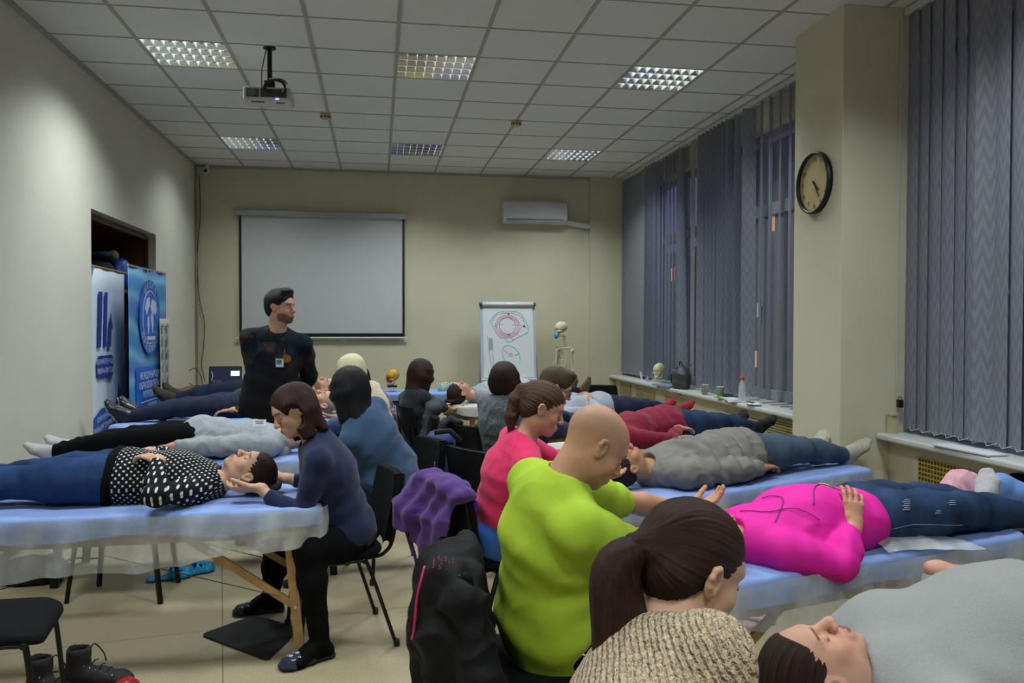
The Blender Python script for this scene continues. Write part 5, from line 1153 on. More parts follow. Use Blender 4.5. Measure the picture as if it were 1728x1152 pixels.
# ------------------------------------------------------------ chairs
m_seat = mat('black_upholstery', '#0d0d0f', .9, bump=.15, bscale=300, spec=.15); m_shell = mat('black_shell', '#0b0b0d', .45, spec=.3)
_chair = None
def make_chair(label):
    g = root('office_chair', (0, 0, 0), label, 'chair', 'black stacking chairs')
    mb = MB(); ol = rr_outline(-.205, .21, -.225, .225, .075, 8); rings = [(.90, .433), (.985, .440), (1.0, .452), (.985, .466), (.93, .473), (.6, .470), (.05, .464)]; n = len(ol)
    vs = [(x * s_, y * s_, z - .030 * max(0, x * s_ / .21) ** 3 + .016 * max(0, -x * s_ / .2) ** 3) for s_, z in rings for x, y in ol]; mb.add(vs, [(k * n + i, k * n + (i + 1) % n, (k + 1) * n + (i + 1) % n, (k + 1) * n + i) for k in range(6) for i in range(n)] + [tuple(range(n))[::-1], tuple(6 * n + i for i in range(n))]); mb.build('seat', m_seat, g, True)
    MB().b2((-.17, -.17, .415), (.17, .17, .432)).build('seat_pan', m_shell, g, bevel=.004)
    def bk(u, v, d): z = .505 + .315 * v; w = .225 * (1 - .10 * v ** 3 - .12 * (1 - v) ** 4); return V(-.245 - .06 * v - .028 * (1 - u * u) + d + .01, u * w, z)
    def pad(d0, d1, nm, m_):
        mb = MB(); n, k = 14, 12; mb.grid(lambda a, b_: bk(2 * a - 1, b_, d1), n, k); mb.grid(lambda a, b_: bk(1 - 2 * a, b_, d0), n, k)
        for b0 in range(k):
            for u in (0, 1):
                a1 = bk(2 * u - 1, b0 / k, d1); a2 = bk(2 * u - 1, (b0 + 1) / k, d1); a3 = bk(2 * u - 1, (b0 + 1) / k, d0); a4 = bk(2 * u - 1, b0 / k, d0); mb.add([a1, a2, a3, a4], [(0, 1, 2, 3)])
        for a0 in range(n):
            for v in (0, 1):
                a1 = bk(2 * a0 / n - 1, v, d1); a2 = bk(2 * (a0 + 1) / n - 1, v, d1); a3 = bk(2 * (a0 + 1) / n - 1, v, d0); a4 = bk(2 * a0 / n - 1, v, d0); mb.add([a1, a2, a3, a4], [(0, 1, 2, 3)])
        o = mb.build(nm, m_, g, True)
        bmw = o.modifiers.new('weld', 'WELD'); bmw.merge_threshold = .0005; bv = o.modifiers.new('b', 'BEVEL'); bv.width = .012; bv.segments = 3; bv.limit_method = 'ANGLE'; bv.angle_limit = .8
    pad(.0, .034, 'backrest', m_seat); pad(-.012, -.001, 'back_shell', m_shell)
    for q in (-1, 1):
        MB().tube(catmull([(.20, q * .235, .0), (.165, q * .215, .39), (.13, q * .212, .425), (0, q * .212, .425)], 6), .0125, 10, flat=.75).build('leg', m_black_metal, g, True)
        MB().tube(catmull([(-.26, q * .235, .0), (-.13, q * .215, .39), (-.09, q * .212, .425), (0, q * .212, .425)], 6), .0125, 10, flat=.75).build('leg', m_black_metal, g, True)
        MB().tube(catmull([(.10, q * .13, .420), (-.16, q * .13, .415), (-.235, q * .13, .44), (-.268, q * .13, .50), (-.285, q * .13, .62)], 6), .012, 10, flat=.75).build('back_support', m_black_metal, g, True)
        for x in (.20, -.26): MB().lathe((x, q * .235, 0), [(.016, 0), (.016, .03), (.010, .034)], 10).build('foot_cap', m_dark, g)
    MB().tube([(.15, -.212, .418), (.15, .212, .418)], .010, 8).tube([(-.11, -.212, .418), (-.11, .212, .418)], .010, 8).build('crossbar', m_black_metal, g, True)
    return g
def chair(x, y, rz, label):
    global _chair
    if _chair is None: g = _chair = make_chair(label)
    else: g = dup(_chair)
    g.location = (x, y, 0); g.rotation_euler = (0, 0, rz); g['label'] = label; return g

# ------------------------------------------------------------ cloth materials
def knit(name, c, sc=300, v=.12, vs=60, b=.35): return mat(name, c, .92, var=v, vscale=vs, bump=b, bscale=sc, sheen=.15, spec=.2)
m_navy = knit('navy_knit', '#1b2343', 350, .25, 300); m_bluedress = knit('steel_blue_jersey', '#3c5474', 400, .06, 20, .15); m_cream = knit('cream_knit', '#bfae95', 300)
m_blackc = mat('black_trousers', '#0a0a0b', .95, spec=.12); m_blackshirt = knit('charcoal_shirt', '#1c1e22', 300, .1, 30, .2); m_greyknit = knit('grey_melange', '#5d6268', 200, .45, 90, .5)
m_pink = knit('raspberry_knit', '#d22f60', 350, .07, 40, .2); m_lime = mat('lime_cotton', '#a2bc34', .85, var=.04, vscale=8, bump=.15, bscale=250, spec=.25); m_beige = knit('beige_knit_rib', '#b8a184', 90, .22, 120, .9)
m_hoodie = knit('light_grey_fleece', '#979ba0', 300, .06, 60, .2); m_greysw = knit('grey_sweatshirt', '#8f908e', 350, .08, 300, .25); m_maroon = knit('maroon_knit', '#7c1630', 300, .08, 40, .25); m_jacket = mat('grey_brown_jacket', '#746f6a', .7, var=.05, vscale=10, bump=.1, bscale=200, spec=.3)
m_magenta = mat('magenta_fleece', '#dc1a98', .75, var=.04, vscale=9, bump=.08, bscale=250, spec=.3); m_bluegrey = knit('pale_grey_shirt', '#8d929c', 300, .05, 30, .15); m_brownsock = knit('brown_sock', '#5a4636', 200)
def denim(name, c, c2): return mat(name, c, .85, col2=c2, vscale=7, bump=.25, bscale=400, spec=.2)
m_jeans = denim('blue_denim', '#192b4e', '#23406e'); m_jeans2 = denim('dark_denim', '#1b2a45', '#2c4263'); m_jeans3 = denim('navy_denim', '#1a2033', '#252c42'); m_jeans4 = denim('bright_denim', '#2c4f98', '#3c64ad'); m_jeans5 = denim('grey_blue_denim', '#3a4658', '#4c5a6c')
m_wsock = knit('pale_grey_sock', '#b4afb2', 250, .06, 60); m_redsock = knit('dark_red_sock', '#8c1526', 250); m_bsock = knit('black_sock', '#121214', 250); m_cwsock = knit('off_white_sock', '#a8a294', 250)
m_leather = mat('dark_brown_leather', '#221b18', .4); m_solew = mat('pale_sole', '#8c8578', .6); m_silver = mat('silver_trim', '#b9bcc2', .3, metal=.6)
h_brown = hair_mat('dark_brown_hair', '#150c09', '#3a2016'); h_black = hair_mat('black_hair', '#0b0b0e', '#1b1b22'); h_blond = hair_mat('platinum_hair', '#b5a880', '#ddd3b0', .5); h_mid = hair_mat('mid_brown_hair', '#2c1d14', '#5a4030'); h_ash = hair_mat('ash_brown_hair', '#33281d', '#5e4c38'); h_mixed = hair_mat('streaked_blond_hair', '#4a4234', '#cbb98a', .5)
# black cloth with white dots
m_dot = mat('polka_dot_cloth', '#121216', .9, spec=.2); nt, b = nodes_of(m_dot); t = nt.nodes.new('ShaderNodeTexCoord'); mp = nt.nodes.new('ShaderNodeMapping'); mp.inputs['Rotation'].default_value = (.5, .45, .6)
vo = nt.nodes.new('ShaderNodeTexVoronoi'); vo.voronoi_dimensions = '2D'; vo.inputs['Scale'].default_value = 33; vo.inputs['Randomness'].default_value = .04
sp_ = nt.nodes.new('ShaderNodeSeparateXYZ'); nt.links.new(t.outputs['Object'], sp_.inputs[0])
def _m(op, a_, v_=None):
    n_ = nt.nodes.new('ShaderNodeMath'); n_.operation = op; nt.links.new(a_, n_.inputs[0])
    if isinstance(v_, float): n_.inputs[1].default_value = v_
    elif v_ is not None: nt.links.new(v_, n_.inputs[1])
    return n_.outputs[0]
vv = _m('MULTIPLY', _m('ARCTAN2', _m('SUBTRACT', sp_.outputs[2], .80), sp_.outputs[1]), .17); cb_ = nt.nodes.new('ShaderNodeCombineXYZ'); nt.links.new(_m('ADD', sp_.outputs[0], vv), cb_.inputs[0]); nt.links.new(_m('SUBTRACT', sp_.outputs[0], vv), cb_.inputs[1])
lt = nt.nodes.new('ShaderNodeMath'); lt.operation = 'LESS_THAN'; lt.inputs[1].default_value = .22
nt.links.new(cb_.outputs[0], vo.inputs['Vector']); nt.links.new(vo.outputs['Distance'], lt.inputs[0]); mx = nt.nodes.new('ShaderNodeMix'); mx.data_type = 'RGBA'; nt.links.new(lt.outputs[0], mx.inputs[0]); mx.inputs[6].default_value = hexc('#121216'); mx.inputs[7].default_value = hexc('#c9c9cc'); nt.links.new(mx.outputs[2], b.inputs['Base Color'])
m_pattern = mat('lilac_patterned_blouse', '#8f8494', .9, col2='#4a4148', vscale=38, spec=.2)
# dark jumper with a faded colourful print on the chest
m_print = mat('printed_jumper', '#141417', .9, spec=.2); nt, b = nodes_of(m_print); t = nt.nodes.new('ShaderNodeTexCoord'); n1 = nt.nodes.new('ShaderNodeTexNoise'); n1.inputs['Scale'].default_value = 9; n1.inputs['Detail'].default_value = 5; r = nt.nodes.new('ShaderNodeValToRGB'); e = r.color_ramp.elements
e[0].position = .38; e[0].color = hexc('#12151c'); e[1].position = .66; e[1].color = hexc('#4a2a28')
for p_, c_ in ((.46, '#15222f'), (.52, '#141417'), (.57, '#3a321f'), (.61, '#2a2024')): q = e.new(p_); q.color = hexc(c_)
nt.links.new(t.outputs['Object'], n1.inputs[0]); nt.links.new(n1.outputs[0], r.inputs[0]); sp = nt.nodes.new('ShaderNodeSeparateXYZ'); nt.links.new(t.outputs['Object'], sp.inputs[0]); mr = nt.nodes.new('ShaderNodeMapRange'); mr.inputs[1].default_value = 1.16; mr.inputs[2].default_value = 1.30; nt.links.new(sp.outputs[2], mr.inputs[0])
mx = nt.nodes.new('ShaderNodeMix'); mx.data_type = 'RGBA'; nt.links.new(mr.outputs[0], mx.inputs[0]); mx.inputs[6].default_value = hexc('#131315'); nt.links.new(r.outputs[0], mx.inputs[7]); nt.links.new(mx.outputs[2], b.inputs['Base Color'])

UP, DN = (0, 0, 1), (0, 0, -1)
TS = (-1, 1)
# ------------------------------------------------------------ people seated at the left tables (facing -x; left hand near the camera)
def seatfeet(P, dx, spread=.14, z=.085, dy=0): return [V(P[0] + dx, P[1] + dy - spread, z), V(P[0] + dx, P[1] + dy + spread, z)]
# A1 navy sweater
yA = 4.02; P = at(585, 892, 4.08); hd = at(496, 693, 3.98)
hn, hf_ = at(437, 823, 3.93), at(478, 806, 4.22)
slp = mat('navy_felt', '#1a2238', .9)
def slippers(J, g):
    for i in (0, 1):
        a = V(*J['feet'][i]); fd = nrm(V(*J['fd'][i])); sdn = np.cross(fd, V(0, 0, -1)); S = Solid()
        S.chain([a + V(0, 0, -.068) - fd * .06, a + V(0, 0, -.070) + fd * .05, a + V(0, 0, -.070) + fd * .15, a + V(0, 0, -.068) + fd * .19], [(.034, .014), (.036, .012), (.048, .012), (.036, .010)], sdn, .01)
        S.cap(a + V(0, 0, -.045) + fd * .06, a + V(0, 0, -.055) + fd * .165, (.046, .036), (.042, .022), sdn, .015)
        s_ = solid_obj('slipper', S, .005, slp, g); mb = MB()
        for k in range(9):
            q = a + fd * (.08 + .032 * (k % 3)) + sdn * (.026 * (k // 3 - 1)) + V(0, 0, -.045 + .030 - .006 * (k % 3) - .010 * abs(k // 3 - 1))
            for w in np.linspace(0, 2 * PI, 5, endpoint=False): mb.ell(q + V(math.cos(w) * .007, math.sin(w) * .007, 0), (.005, .005, .004), n=6)
        mb.build('bead_flower', mat('pearl_bead', '#c9c6cc', .3), s_, True)
kn = [at(520, 925, 3.85), at(468, 925, 4.42)]; ft = [atz(540, 1083, .084), atz(457, 1006, .084)]
def ex(J, g): J['fd'] = [(-.85, -.5, 0), (-1, -.1, 0)]; slippers(J, g); c, R = J['head'], J['HR']; MB().lathe(c + R @ V(-.092, -.012, -.045), [(.006, -.003), (.009, 0), (.006, .003)], 10).build('earring', m_silver, g, True)
human('seated person in navy speckled sweater and black leggings leaning over the polka dot one', hd, (-.86, -.38, -.42), (-.42, .02, 1), P, (-1, -.05, .1), hands=[hn, hf_], handdir=[(-1, .1, -.12), (-.95, .3, 0)], palm=[(0, .5, 1), (0, -.3, 1)], elpole=[(1, -.35, -.55), (.8, .5, -1)],
      knees=[kn[0], kn[1]], feet=ft, footdir=[((-.85, -.5, 0), DN), ((-1, -.1, 0), DN)], top=dict(m=m_navy, sleeve=.86, hem=.10, o=.006, amp=.003, name='sweater'), bottom=dict(m=m_blackc, frac=1.0, name='leggings'), shoes=dict(m=m_blackc, o=.002),
      hair=make_hair('bob', h_brown, h=.004, length=.135, back=.01, tuck=True), closed=True, h=.006, hh=.0036, extra=ex, thumbside=TS, group='people sitting at the massage tables', curl=.5, seed=2, sc=1.0, shw=.93, hipw=1.05)
G_ = 'people sitting at the massage tables'
# A2 steel blue dress
P = at(657, 800, 5.10); hd = at(589, 658, 4.98)
human('seated person in a steel blue dress with straight black bob, seen from behind', hd, (-.72, .62, -.30), (-.1, .1, 1), P, (-.8, .45, .1), hands=[at(548, 735, 5.15), at(535, 728, 5.45)], handdir=[(-1, .3, 0), (-1, .1, 0)], palm=[UP, UP], elpole=[(.2, -.6, -1), (0, .6, -1)],
      knees=((-1, 0, .2), (-1, 0, .2)), feet=seatfeet(P, -.45), footdir=[((-1, 0, 0), DN)] * 2, top=dict(m=m_bluedress, hem=.12, o=.012, amp=.0022, name='dress', r=1.05, folds=[(P, (.3, .2, 1), .2, .006, 70)]), bottom=dict(m=m_jeans, name='jeans', o=.014), shoes=dict(m=m_bsock),
      hair=make_hair('bob', h_black, h=.005, length=.175, back=.0, sc=1.08), h=.007, thumbside=TS, group=G_, fat=1.18, hipw=1.22, seed=4)
# A3 blonde
P = at(640, 738, 6.42); hd = at(592, 627, 6.38)
human('seated person with platinum blond bob and a cream top', hd, (-.85, .38, -.42), (-.35, .1, 1), P, (-.9, .3, .1), hands=[at(569, 703, 6.5), at(566, 694, 6.85)], handdir=[(-1, .25, 0), (-1, 0, 0)], palm=[UP, UP], elpole=[(.3, -.5, -1), (.2, .6, -1)],
      knees=((-1, 0, .2), (-1, 0, .2)), feet=seatfeet(P, -.45), footdir=[((-1, 0, 0), DN)] * 2, top=dict(m=m_cream, hem=.10, o=.008, name='top', sleeve=.62), bottom=dict(m=m_blackc), shoes=dict(m=m_bsock), hair=make_hair('bob', h_blond, length=.045, sc=1.02), skin='pink', thumbside=TS, group=G_, seed=5)
# A4 patterned blouse
P = at(655, 716, 7.95); hd = at(604, 640, 8.0)
human('seated person in a lilac patterned blouse with dark hair, behind the blonde', hd, (-.95, .1, -.4), (-.4, 0, 1), P, (-1, .1, .1), hands=[at(577, 672, 8.1), at(572, 668, 8.3)], handdir=[(-1, 0, 0)] * 2, palm=[UP, UP], elpole=[(.3, -.5, -1), (.2, .6, -1)],
      knees=((-1, 0, .2), (-1, 0, .2)), feet=seatfeet(P, -.42), footdir=[((-1, 0, 0), DN)] * 2, top=dict(m=m_pattern, hem=.12, o=.014, name='blouse'), bottom=dict(m=m_blackc), shoes=dict(m=m_bsock), hair=make_hair('bob', h_black, length=.10), thumbside=TS, group=G_, fat=1.1, seed=6)
# ------------------------------------------------------------ people seated at the right tables (facing +x; right hand near the camera)
def seatfeetr(P, dx, spread=.14, z=.085): return [V(P[0] + dx, P[1] + spread, z), V(P[0] + dx, P[1] - spread, z)]
# B1 ponytail, beige knit
P = V(.32, .98, .56); hd = at(1166, 962, 1.47)
m_tie = mat('hair_tie', '#0d0c0e', .8)
def exb1(J, g):
    c, R = J['head'], J['HR']; L = lambda x, y, z: c + R @ V(x, y, z)
    q = L(-.010, -.118, .012); MB().lathe(q, [(.020, -.012), (.027, -.006), (.027, .006), (.020, .012)], 16, R @ V(0, -1, -.45)).build('hair_tie', m_tie, g, True)
    # individual locks of the pony tail
    rs = np.random.RandomState(4); mb = MB(); NS = 240
    base = L(-.010, -.118, .006); ds = V(-.010, -.004, -.120)
    S = Solid(); A = L(-.012, -.158, -.050); tp = catmull([base, A, A + V(.012, -.02, -.13), A + V(.018, -.03, -.30), A + V(.020, -.04, -.46)], 5); tw = np.interp(np.arange(len(tp)), [0, 5, 10, 15, 20], [.022, .038, .054, .060, .044]); td = np.interp(np.arange(len(tp)), [0, 5, 10, 15, 20], [.022, .030, .032, .028, .016]); S.chain(tp, list(zip(tw, td)), (1, .3, 0), .02)
    v_, f_ = S.mesh(.005); co = v_ - base; link_mesh('ponytail', mk_mesh('ponytail', v_, f_, np.stack([co[:, 0] * 1.2, co[:, 1] * 1.2, co[:, 2] * .3], 1)), h_brown, g, True)
    for k in range(NS):
        a = rs.rand() * 6.28; r0 = .3 + .75 * math.sqrt(rs.rand()); e_ = nrm(V(1, .3, 0)); n_ = V(-e_[1], e_[0], 0); ca, sa = math.cos(a) * r0, math.sin(a) * r0; fly = .010 * rs.randn()
        A = L(-.012, -.158, -.050); p0 = base + (e_ * ca + V(0, 0, 1) * sa) * .020; p1 = A + e_ * ca * .036 + n_ * sa * .030; p2 = A + V(.012, -.02, -.13) + e_ * ca * .055 + n_ * sa * .034; p3 = A + V(.018, -.03, -.30) + e_ * (ca * .064 + fly) + n_ * sa * .030; p4 = A + V(.020, -.04, -.47) + e_ * (ca * .060 + fly * 2.5) + n_ * sa * .022
        mb.tube(catmull([p0, p1, p2, p3, p4], 4), [.0022] * 12 + [.0018, .0014, .0010, .0006, .0004], 4, cap=False)
    me = mb.mesh('hair_lock'); at_ = me.color_attributes.new('tint', 'FLOAT_COLOR', 'POINT'); co = np.array(mb.v); a = np.random.RandomState(1).rand(NS).repeat(len(co) // NS); at_.data.foreach_set('color', np.stack([a * 3, co[:, 2] * .2, a, a * 0 + 1], 1).astype(np.float32).ravel())
    link_mesh('hair_lock', me, h_brown, g, True)['kind'] = 'stuff'
    MB().tube(arc(J['N'] + J['axc'] * .012, .066, 0, 2 * PI, 24, nrm(np.cross(J['axc'], V(0, 1, 0))), nrm(np.cross(J['axc'], nrm(np.cross(J['axc'], V(0, 1, 0)))))), .008, 8).build('collar_band', m_beige, g, True)
nt, b = nodes_of(m_beige); w = nt.nodes.new('ShaderNodeTexWave'); w.inputs['Scale'].default_value = 26; w.inputs['Distortion'].default_value = 2.5; w.inputs['Detail'].default_value = 2; w.inputs['Detail Scale'].default_value = 4; mp = nt.nodes.new('ShaderNodeMapping'); mp.inputs['Rotation'].default_value = (.3, .5, .5); t = nt.nodes.new('ShaderNodeTexCoord'); nt.links.new(t.outputs['Object'], mp.inputs[0]); nt.links.new(mp.outputs[0], w.inputs[0])
bp = nt.nodes.new('ShaderNodeBump'); bp.inputs['Strength'].default_value = .7; bp.inputs['Distance'].default_value = .02; nt.links.new(w.outputs['Fac'], bp.inputs['Height']); old = b.inputs['Normal'].links[0].from_socket; nt.links.new(old, bp.inputs['Normal']); nt.links.new(bp.outputs[0], b.inputs['Normal'])
human('foreground person with long dark ponytail and beige ribbed knit, seen from behind', hd, (.91, .26, -.40), (.30, .08, 1), P, (.80, .55, .1), hands=[V(.90, 1.66, .69), V(.84, 1.26, .66)], handdir=[(1, .1, 0), (1, .2, 0)], palm=[UP, UP], elpole=[(-.8, .3, -1), (-.8, .1, -1)],
      knees=((1, 0, .2), (1, 0, .2)), feet=seatfeetr(P, .42), footdir=[((1, 0, 0), DN)] * 2, top=dict(m=m_beige, hem=.10, o=.024, amp=.004, h=.006, name='knit_sweater', neck=.0), bottom=dict(m=m_blackc), shoes=dict(m=m_bsock),
      hair=make_hair('tied', h_brown, h=.0032, sc=1.02, amp=.0012, tail=([(0, -.095, .02), (-.010, -.125, .006)], [.040, .024])), closed=True, h=.007, hh=.0032, extra=exb1, thumbside=TS, group=G_, seed=7, shw=1.08, sc=1.05)
# B2 bald man, lime shirt
P = at(928, 1040, 2.60); hd = at(1004, 752, 2.50)
def exb2(J, g):
    P = J['P']; tr = [o for o in g.children if o.name.startswith('trousers')][0]; me = tr.data; co = np.empty(len(me.vertices) * 3, np.float32); me.vertices.foreach_get('co', co); co = co.reshape(-1, 3) + worldloc(tr)
    on = lambda q: co[((co - q) ** 2).sum(1).argmin()] + V(0, -.002, .002)
    for pts in ([(.02, .04), (.12, .12), (.16, .08), (.10, .02), (.20, .0), (.32, .03)], [(.0, -.04), (.10, -.07), (.22, -.06), (.36, -.03)]):
        MB().tube(catmull([on(P + V(x, -.24, z)) for x, z in pts], 6), .0025, 5).build('white_piping', m_white, g, True)
human('bald person in a lime green t-shirt and black trousers, leaning over the pink jacket person', hd, (.80, .10, -.60), (.55, .05, .85), P, (.95, .2, .1), female=False, elb=(None, at(1074, 926, 2.42)), hands=[at(1160, 858, 2.95), at(1160, 885, 2.66)], handdir=[(1, -.05, .30), (1, .1, -.1)], palm=[UP, UP], elpole=[(-.3, .6, -1), (0, -.5, -1)],
      knees=((1, 0, .25), (1, 0, .25)), feet=seatfeetr(P, .40, .17), footdir=[((1, 0, 0), DN)] * 2, top=dict(m=m_lime, sleeve=.35, hem=.12, o=.020, amp=.0035, f=11, sl=1.8, name='t_shirt', neck=.004, h=.006, folds=[(at(905, 930, 2.45), (.5, 0, 1), .24, .006, 48), (at(960, 900, 2.4), (1, 0, .8), .16, .006, 60)]), bottom=dict(m=m_blackc), shoes=dict(m=m_bsock),
      hair=None, skin='mid', shave=(.16, .13, .11), closed=True, h=.007, hh=.0034, extra=exb2, thumbside=TS, group=G_, seed=8, sc=1.06, fat=1.06, shw=.92, brow='#4a382a', nosec=1.1)
# B3 raspberry sweater, ponytail
P = at(838, 890, 3.80); hd = at(915, 690, 3.68)
def exb3(J, g):
    c, R = J['head'], J['HR']; MB().lathe(c + R @ V(0, -.112, .052), [(.020, -.008), (.026, 0), (.020, .008)], 14, R @ V(0, -1, .2)).build('hair_tie', m_tie, g, True)
human('seated person in a raspberry pink sweater with a brown ponytail', hd, (.93, -.12, -.36), (.28, 0, 1), P, (1, .05, .1), hands=[at(1015, 802, 4.0), at(1006, 808, 3.82)], handdir=[(1, .25, .1), (1, .1, .05)], palm=[UP, (0, .4, 1)], elpole=[(-.2, .6, -1), (-.2, -.5, -1)],
      knees=((1, 0, .2), (1, 0, .2)), feet=seatfeetr(P, .42), footdir=[((1, 0, 0), DN)] * 2, top=dict(m=m_pink, short=1, o=.004, amp=.003, name='sweater', folds=[(at(835, 830, 3.75), (.3, 0, 1), .16, .006, 70)]), bottom=dict(m=m_jeans4, name='jeans'), shoes=dict(m=m_bsock),
      hair=make_hair('tied', h_mid, h=.0042, sc=1.03, tail=([(0, -.090, .055), (0, -.118, .050), (0, -.128, .0), (.0, -.118, -.08), (0, -.095, -.150)], [.030, .024, .030, .028, .010])), closed=True, skin='pink', h=.0065, hh=.0036, extra=exb3, thumbside=TS, group=G_, seed=9, shw=.95)
# B4 man with glasses
P = at(868, 775, 5.20); hd = at(938, 655, 5.12)
def exb4(J, g):
    c, R = J['head'], J['HR']; mb = MB()
    for q in (-1, 1): mb.tube(arc(c + R @ V(q * .031, .098, .0), .021, 0, 2 * PI, 16, R[:, 0], R[:, 2]), .0018, 5); mb.tube([c + R @ V(q * .052, .096, .004), c + R @ V(q * .078, .01, .006)], .0018, 5)
    mb.tube([c + R @ V(-.012, .102, .002), c + R @ V(.012, .102, .002)], .0018, 5); mb.build('glasses', m_dark, g, True)
human('seated person in navy with short brown hair and thin glasses', hd, (.92, -.08, -.40), (.3, 0, 1), P, (1, 0, .1), female=False, hands=[at(1010, 720, 5.5), at(1008, 728, 5.3)], handdir=[(1, .1, 0)] * 2, palm=[UP, UP], elpole=[(-.2, .6, -1), (-.2, -.5, -1)],
      knees=((1, 0, .2), (1, 0, .2)), feet=seatfeetr(P, .42), footdir=[((1, 0, 0), DN)] * 2, top=dict(m=knit('plain_navy_knit', '#1c2a50'), hem=.08, o=.008), bottom=dict(m=m_jeans3, name='jeans'), shoes=dict(m=m_bsock), hair=make_hair('short', h_ash, sc=1.08), skin='pink', extra=exb4, h=.008, thumbside=TS, group=G_, seed=10)
# B5 grey knit
P = at(850, 772, 6.22); hd = at(852, 642, 6.12)
human('seated person in grey melange knit with rounded dark bob, seen from behind', hd, (.55, .80, -.15), (0, 0, 1), P, (.8, .6, .1), hands=[at(925, 715, 6.9), at(935, 715, 6.6)], handdir=[(1, .1, 0)] * 2, palm=[UP, UP], elpole=[(-.2, .6, -1), (-.2, -.5, -1)],
      knees=((1, .3, .2), (1, .3, .2)), feet=seatfeetr(P, .42), footdir=[((1, 0, 0), DN)] * 2, top=dict(m=m_greyknit, hem=.14, o=.022, amp=.005, r=1.1), bottom=dict(m=m_blackc), shoes=dict(m=m_bsock), hair=make_hair('bob', h_brown, length=.072, sc=1.12), fat=1.22, hipw=1.1, shw=1.02, thumbside=TS, group=G_, seed=11)
# B6 charcoal shirt
P = at(708, 745, 7.62); hd = at(711, 632, 7.66)
human('seated person in a charcoal shirt with dark shoulder length hair, reaching to the right', hd, (.72, .60, -.25), (.1, 0, 1), P, (.85, .5, .1), hands=[at(765, 690, 8.15), at(762, 690, 7.95)], handdir=[(1, .05, .05), (1, .1, .05)], palm=[UP, UP], elpole=[(-.3, .6, -1), (-.1, -.5, -1)],
      knees=((1, .2, .2), (1, .2, .2)), feet=seatfeetr(P, .42), footdir=[((1, 0, 0), DN)] * 2, top=dict(m=m_blackshirt, hem=.10, o=.012, sleeve=.62, name='shirt'), bottom=dict(m=mat('grey_trousers', '#4b4b4c', .9)), shoes=dict(m=m_bsock), hair=make_hair('bob', h_brown, length=.16, sc=1.1), thumbside=TS, group=G_, seed=12, sc=1.04)

# ------------------------------------------------------------ the standing man
ys = 6.12; P = at(452, 715, ys); P[2] = .96; hd = at(474, 519, ys - .02)
def exs(J, g):
    q = at(472, 612, ys - .15); f_ = MB().box(q, (.055, .006, .060)); f_.build('name_tag', m_paper, g); MB().box(q + V(-.004, -.004, .006), (.036, .003, .032)).build('tag_print', mat('teal_print', '#3d7b84', .6), g)
    MB().lathe(at(484, 605, ys - .14), [(.030, 0), (.030, .003), (0, .003)], 20, (0, -1, 0)).build('orange_motif', mat('orange_print', '#8a5a1c', .8), g)
    MB().tube(catmull([at(480, 590, ys - .15), at(481, 600, ys - .155), at(476, 607, ys - .155)], 4), .002, 5).build('cord', mat('orange_print', ''), g)
human('bearded person standing in a dark printed jumper, hands behind the back', hd, (.88, -.42, .02), (0, 0, 1), P, (.12, -1, 0), female=False, hands=[at(488, 682, ys + .17), at(442, 684, ys + .17)], handdir=[(-.8, .1, -.4), (.8, .1, -.4)], palm=[(0, 1, 0), (0, 1, 0)], elpole=[(1, .9, -.1), (-1, .9, -.1)],
      knees=((0, -1, 0), (0, -1, 0)), feet=[V(P[0] + .12, ys, .09), V(P[0] - .12, ys, .09)], footdir=[((.2, -1, 0), DN), ((-.3, -1, 0), DN)], top=dict(m=m_print, hem=.10, o=.010, name='printed_jumper', neck=.012, h=.007, amp=.004, r=1.12), bottom=dict(m=m_blackc), shoes=dict(m=m_leather, name='shoe', o=.010, sole=m_solew),
      hair=make_hair('short', h_black, h=.0045, sc=1.05, amp=.003), stub=.72, brow='#1a120e', closed=False, sc=1.03, leglen=(.46, .45), thumbside=TS, seed=13, hh=.004, extra=exs, skin='pink', shw=.99, fat=1.2)
# lilac printed area handled by the jumper's material

# ------------------------------------------------------------ people lying on the left tables (head towards +x, feet at the wall)
GL = 'people lying on the massage tables'
def lie_left(lab, y, zt, hx, px, ax_, m_top, m_bot, m_shoe, hair, **k):
    """hx, px, ax_ : x of head, pelvis and ankles"""
    hd = V(hx, y, zt + .118); P = V(px, y, zt + .115); ft = [V(ax_, y - .09, zt + .05), V(ax_ + .02, y + .11, zt + .05)]
    hands = k.pop('hands', [V(px - .02, y - .20, zt + .10), V(px + .0, y + .20, zt + .10)]); d = dict(hands=hands, handdir=[(-1, .2, -.1), (-1, -.2, -.1)], palm=[DN, DN], elpole=[(.1, -1, -.2), (.1, 1, -.2)], knees=((0, 0, 1), (0, 0, 1)),
             feet=ft, footdir=[((-.28, -.35, 1), (-1, -.1, -.25)), ((-.28, .35, 1), (-1, .1, -.25))], closed=True, thumbside=TS, group=GL)
    d.update(k); return human(lab, hd, d.pop('hf', (-.10, 0, 1)), (1, 0, .10), P, UP, top=dict(m=m_top, **d.pop('topk', {})), bottom=dict(m=m_bot, **d.pop('botk', {})), shoes=d.pop('shoek', dict(m=m_shoe)), hair=hair, **d)
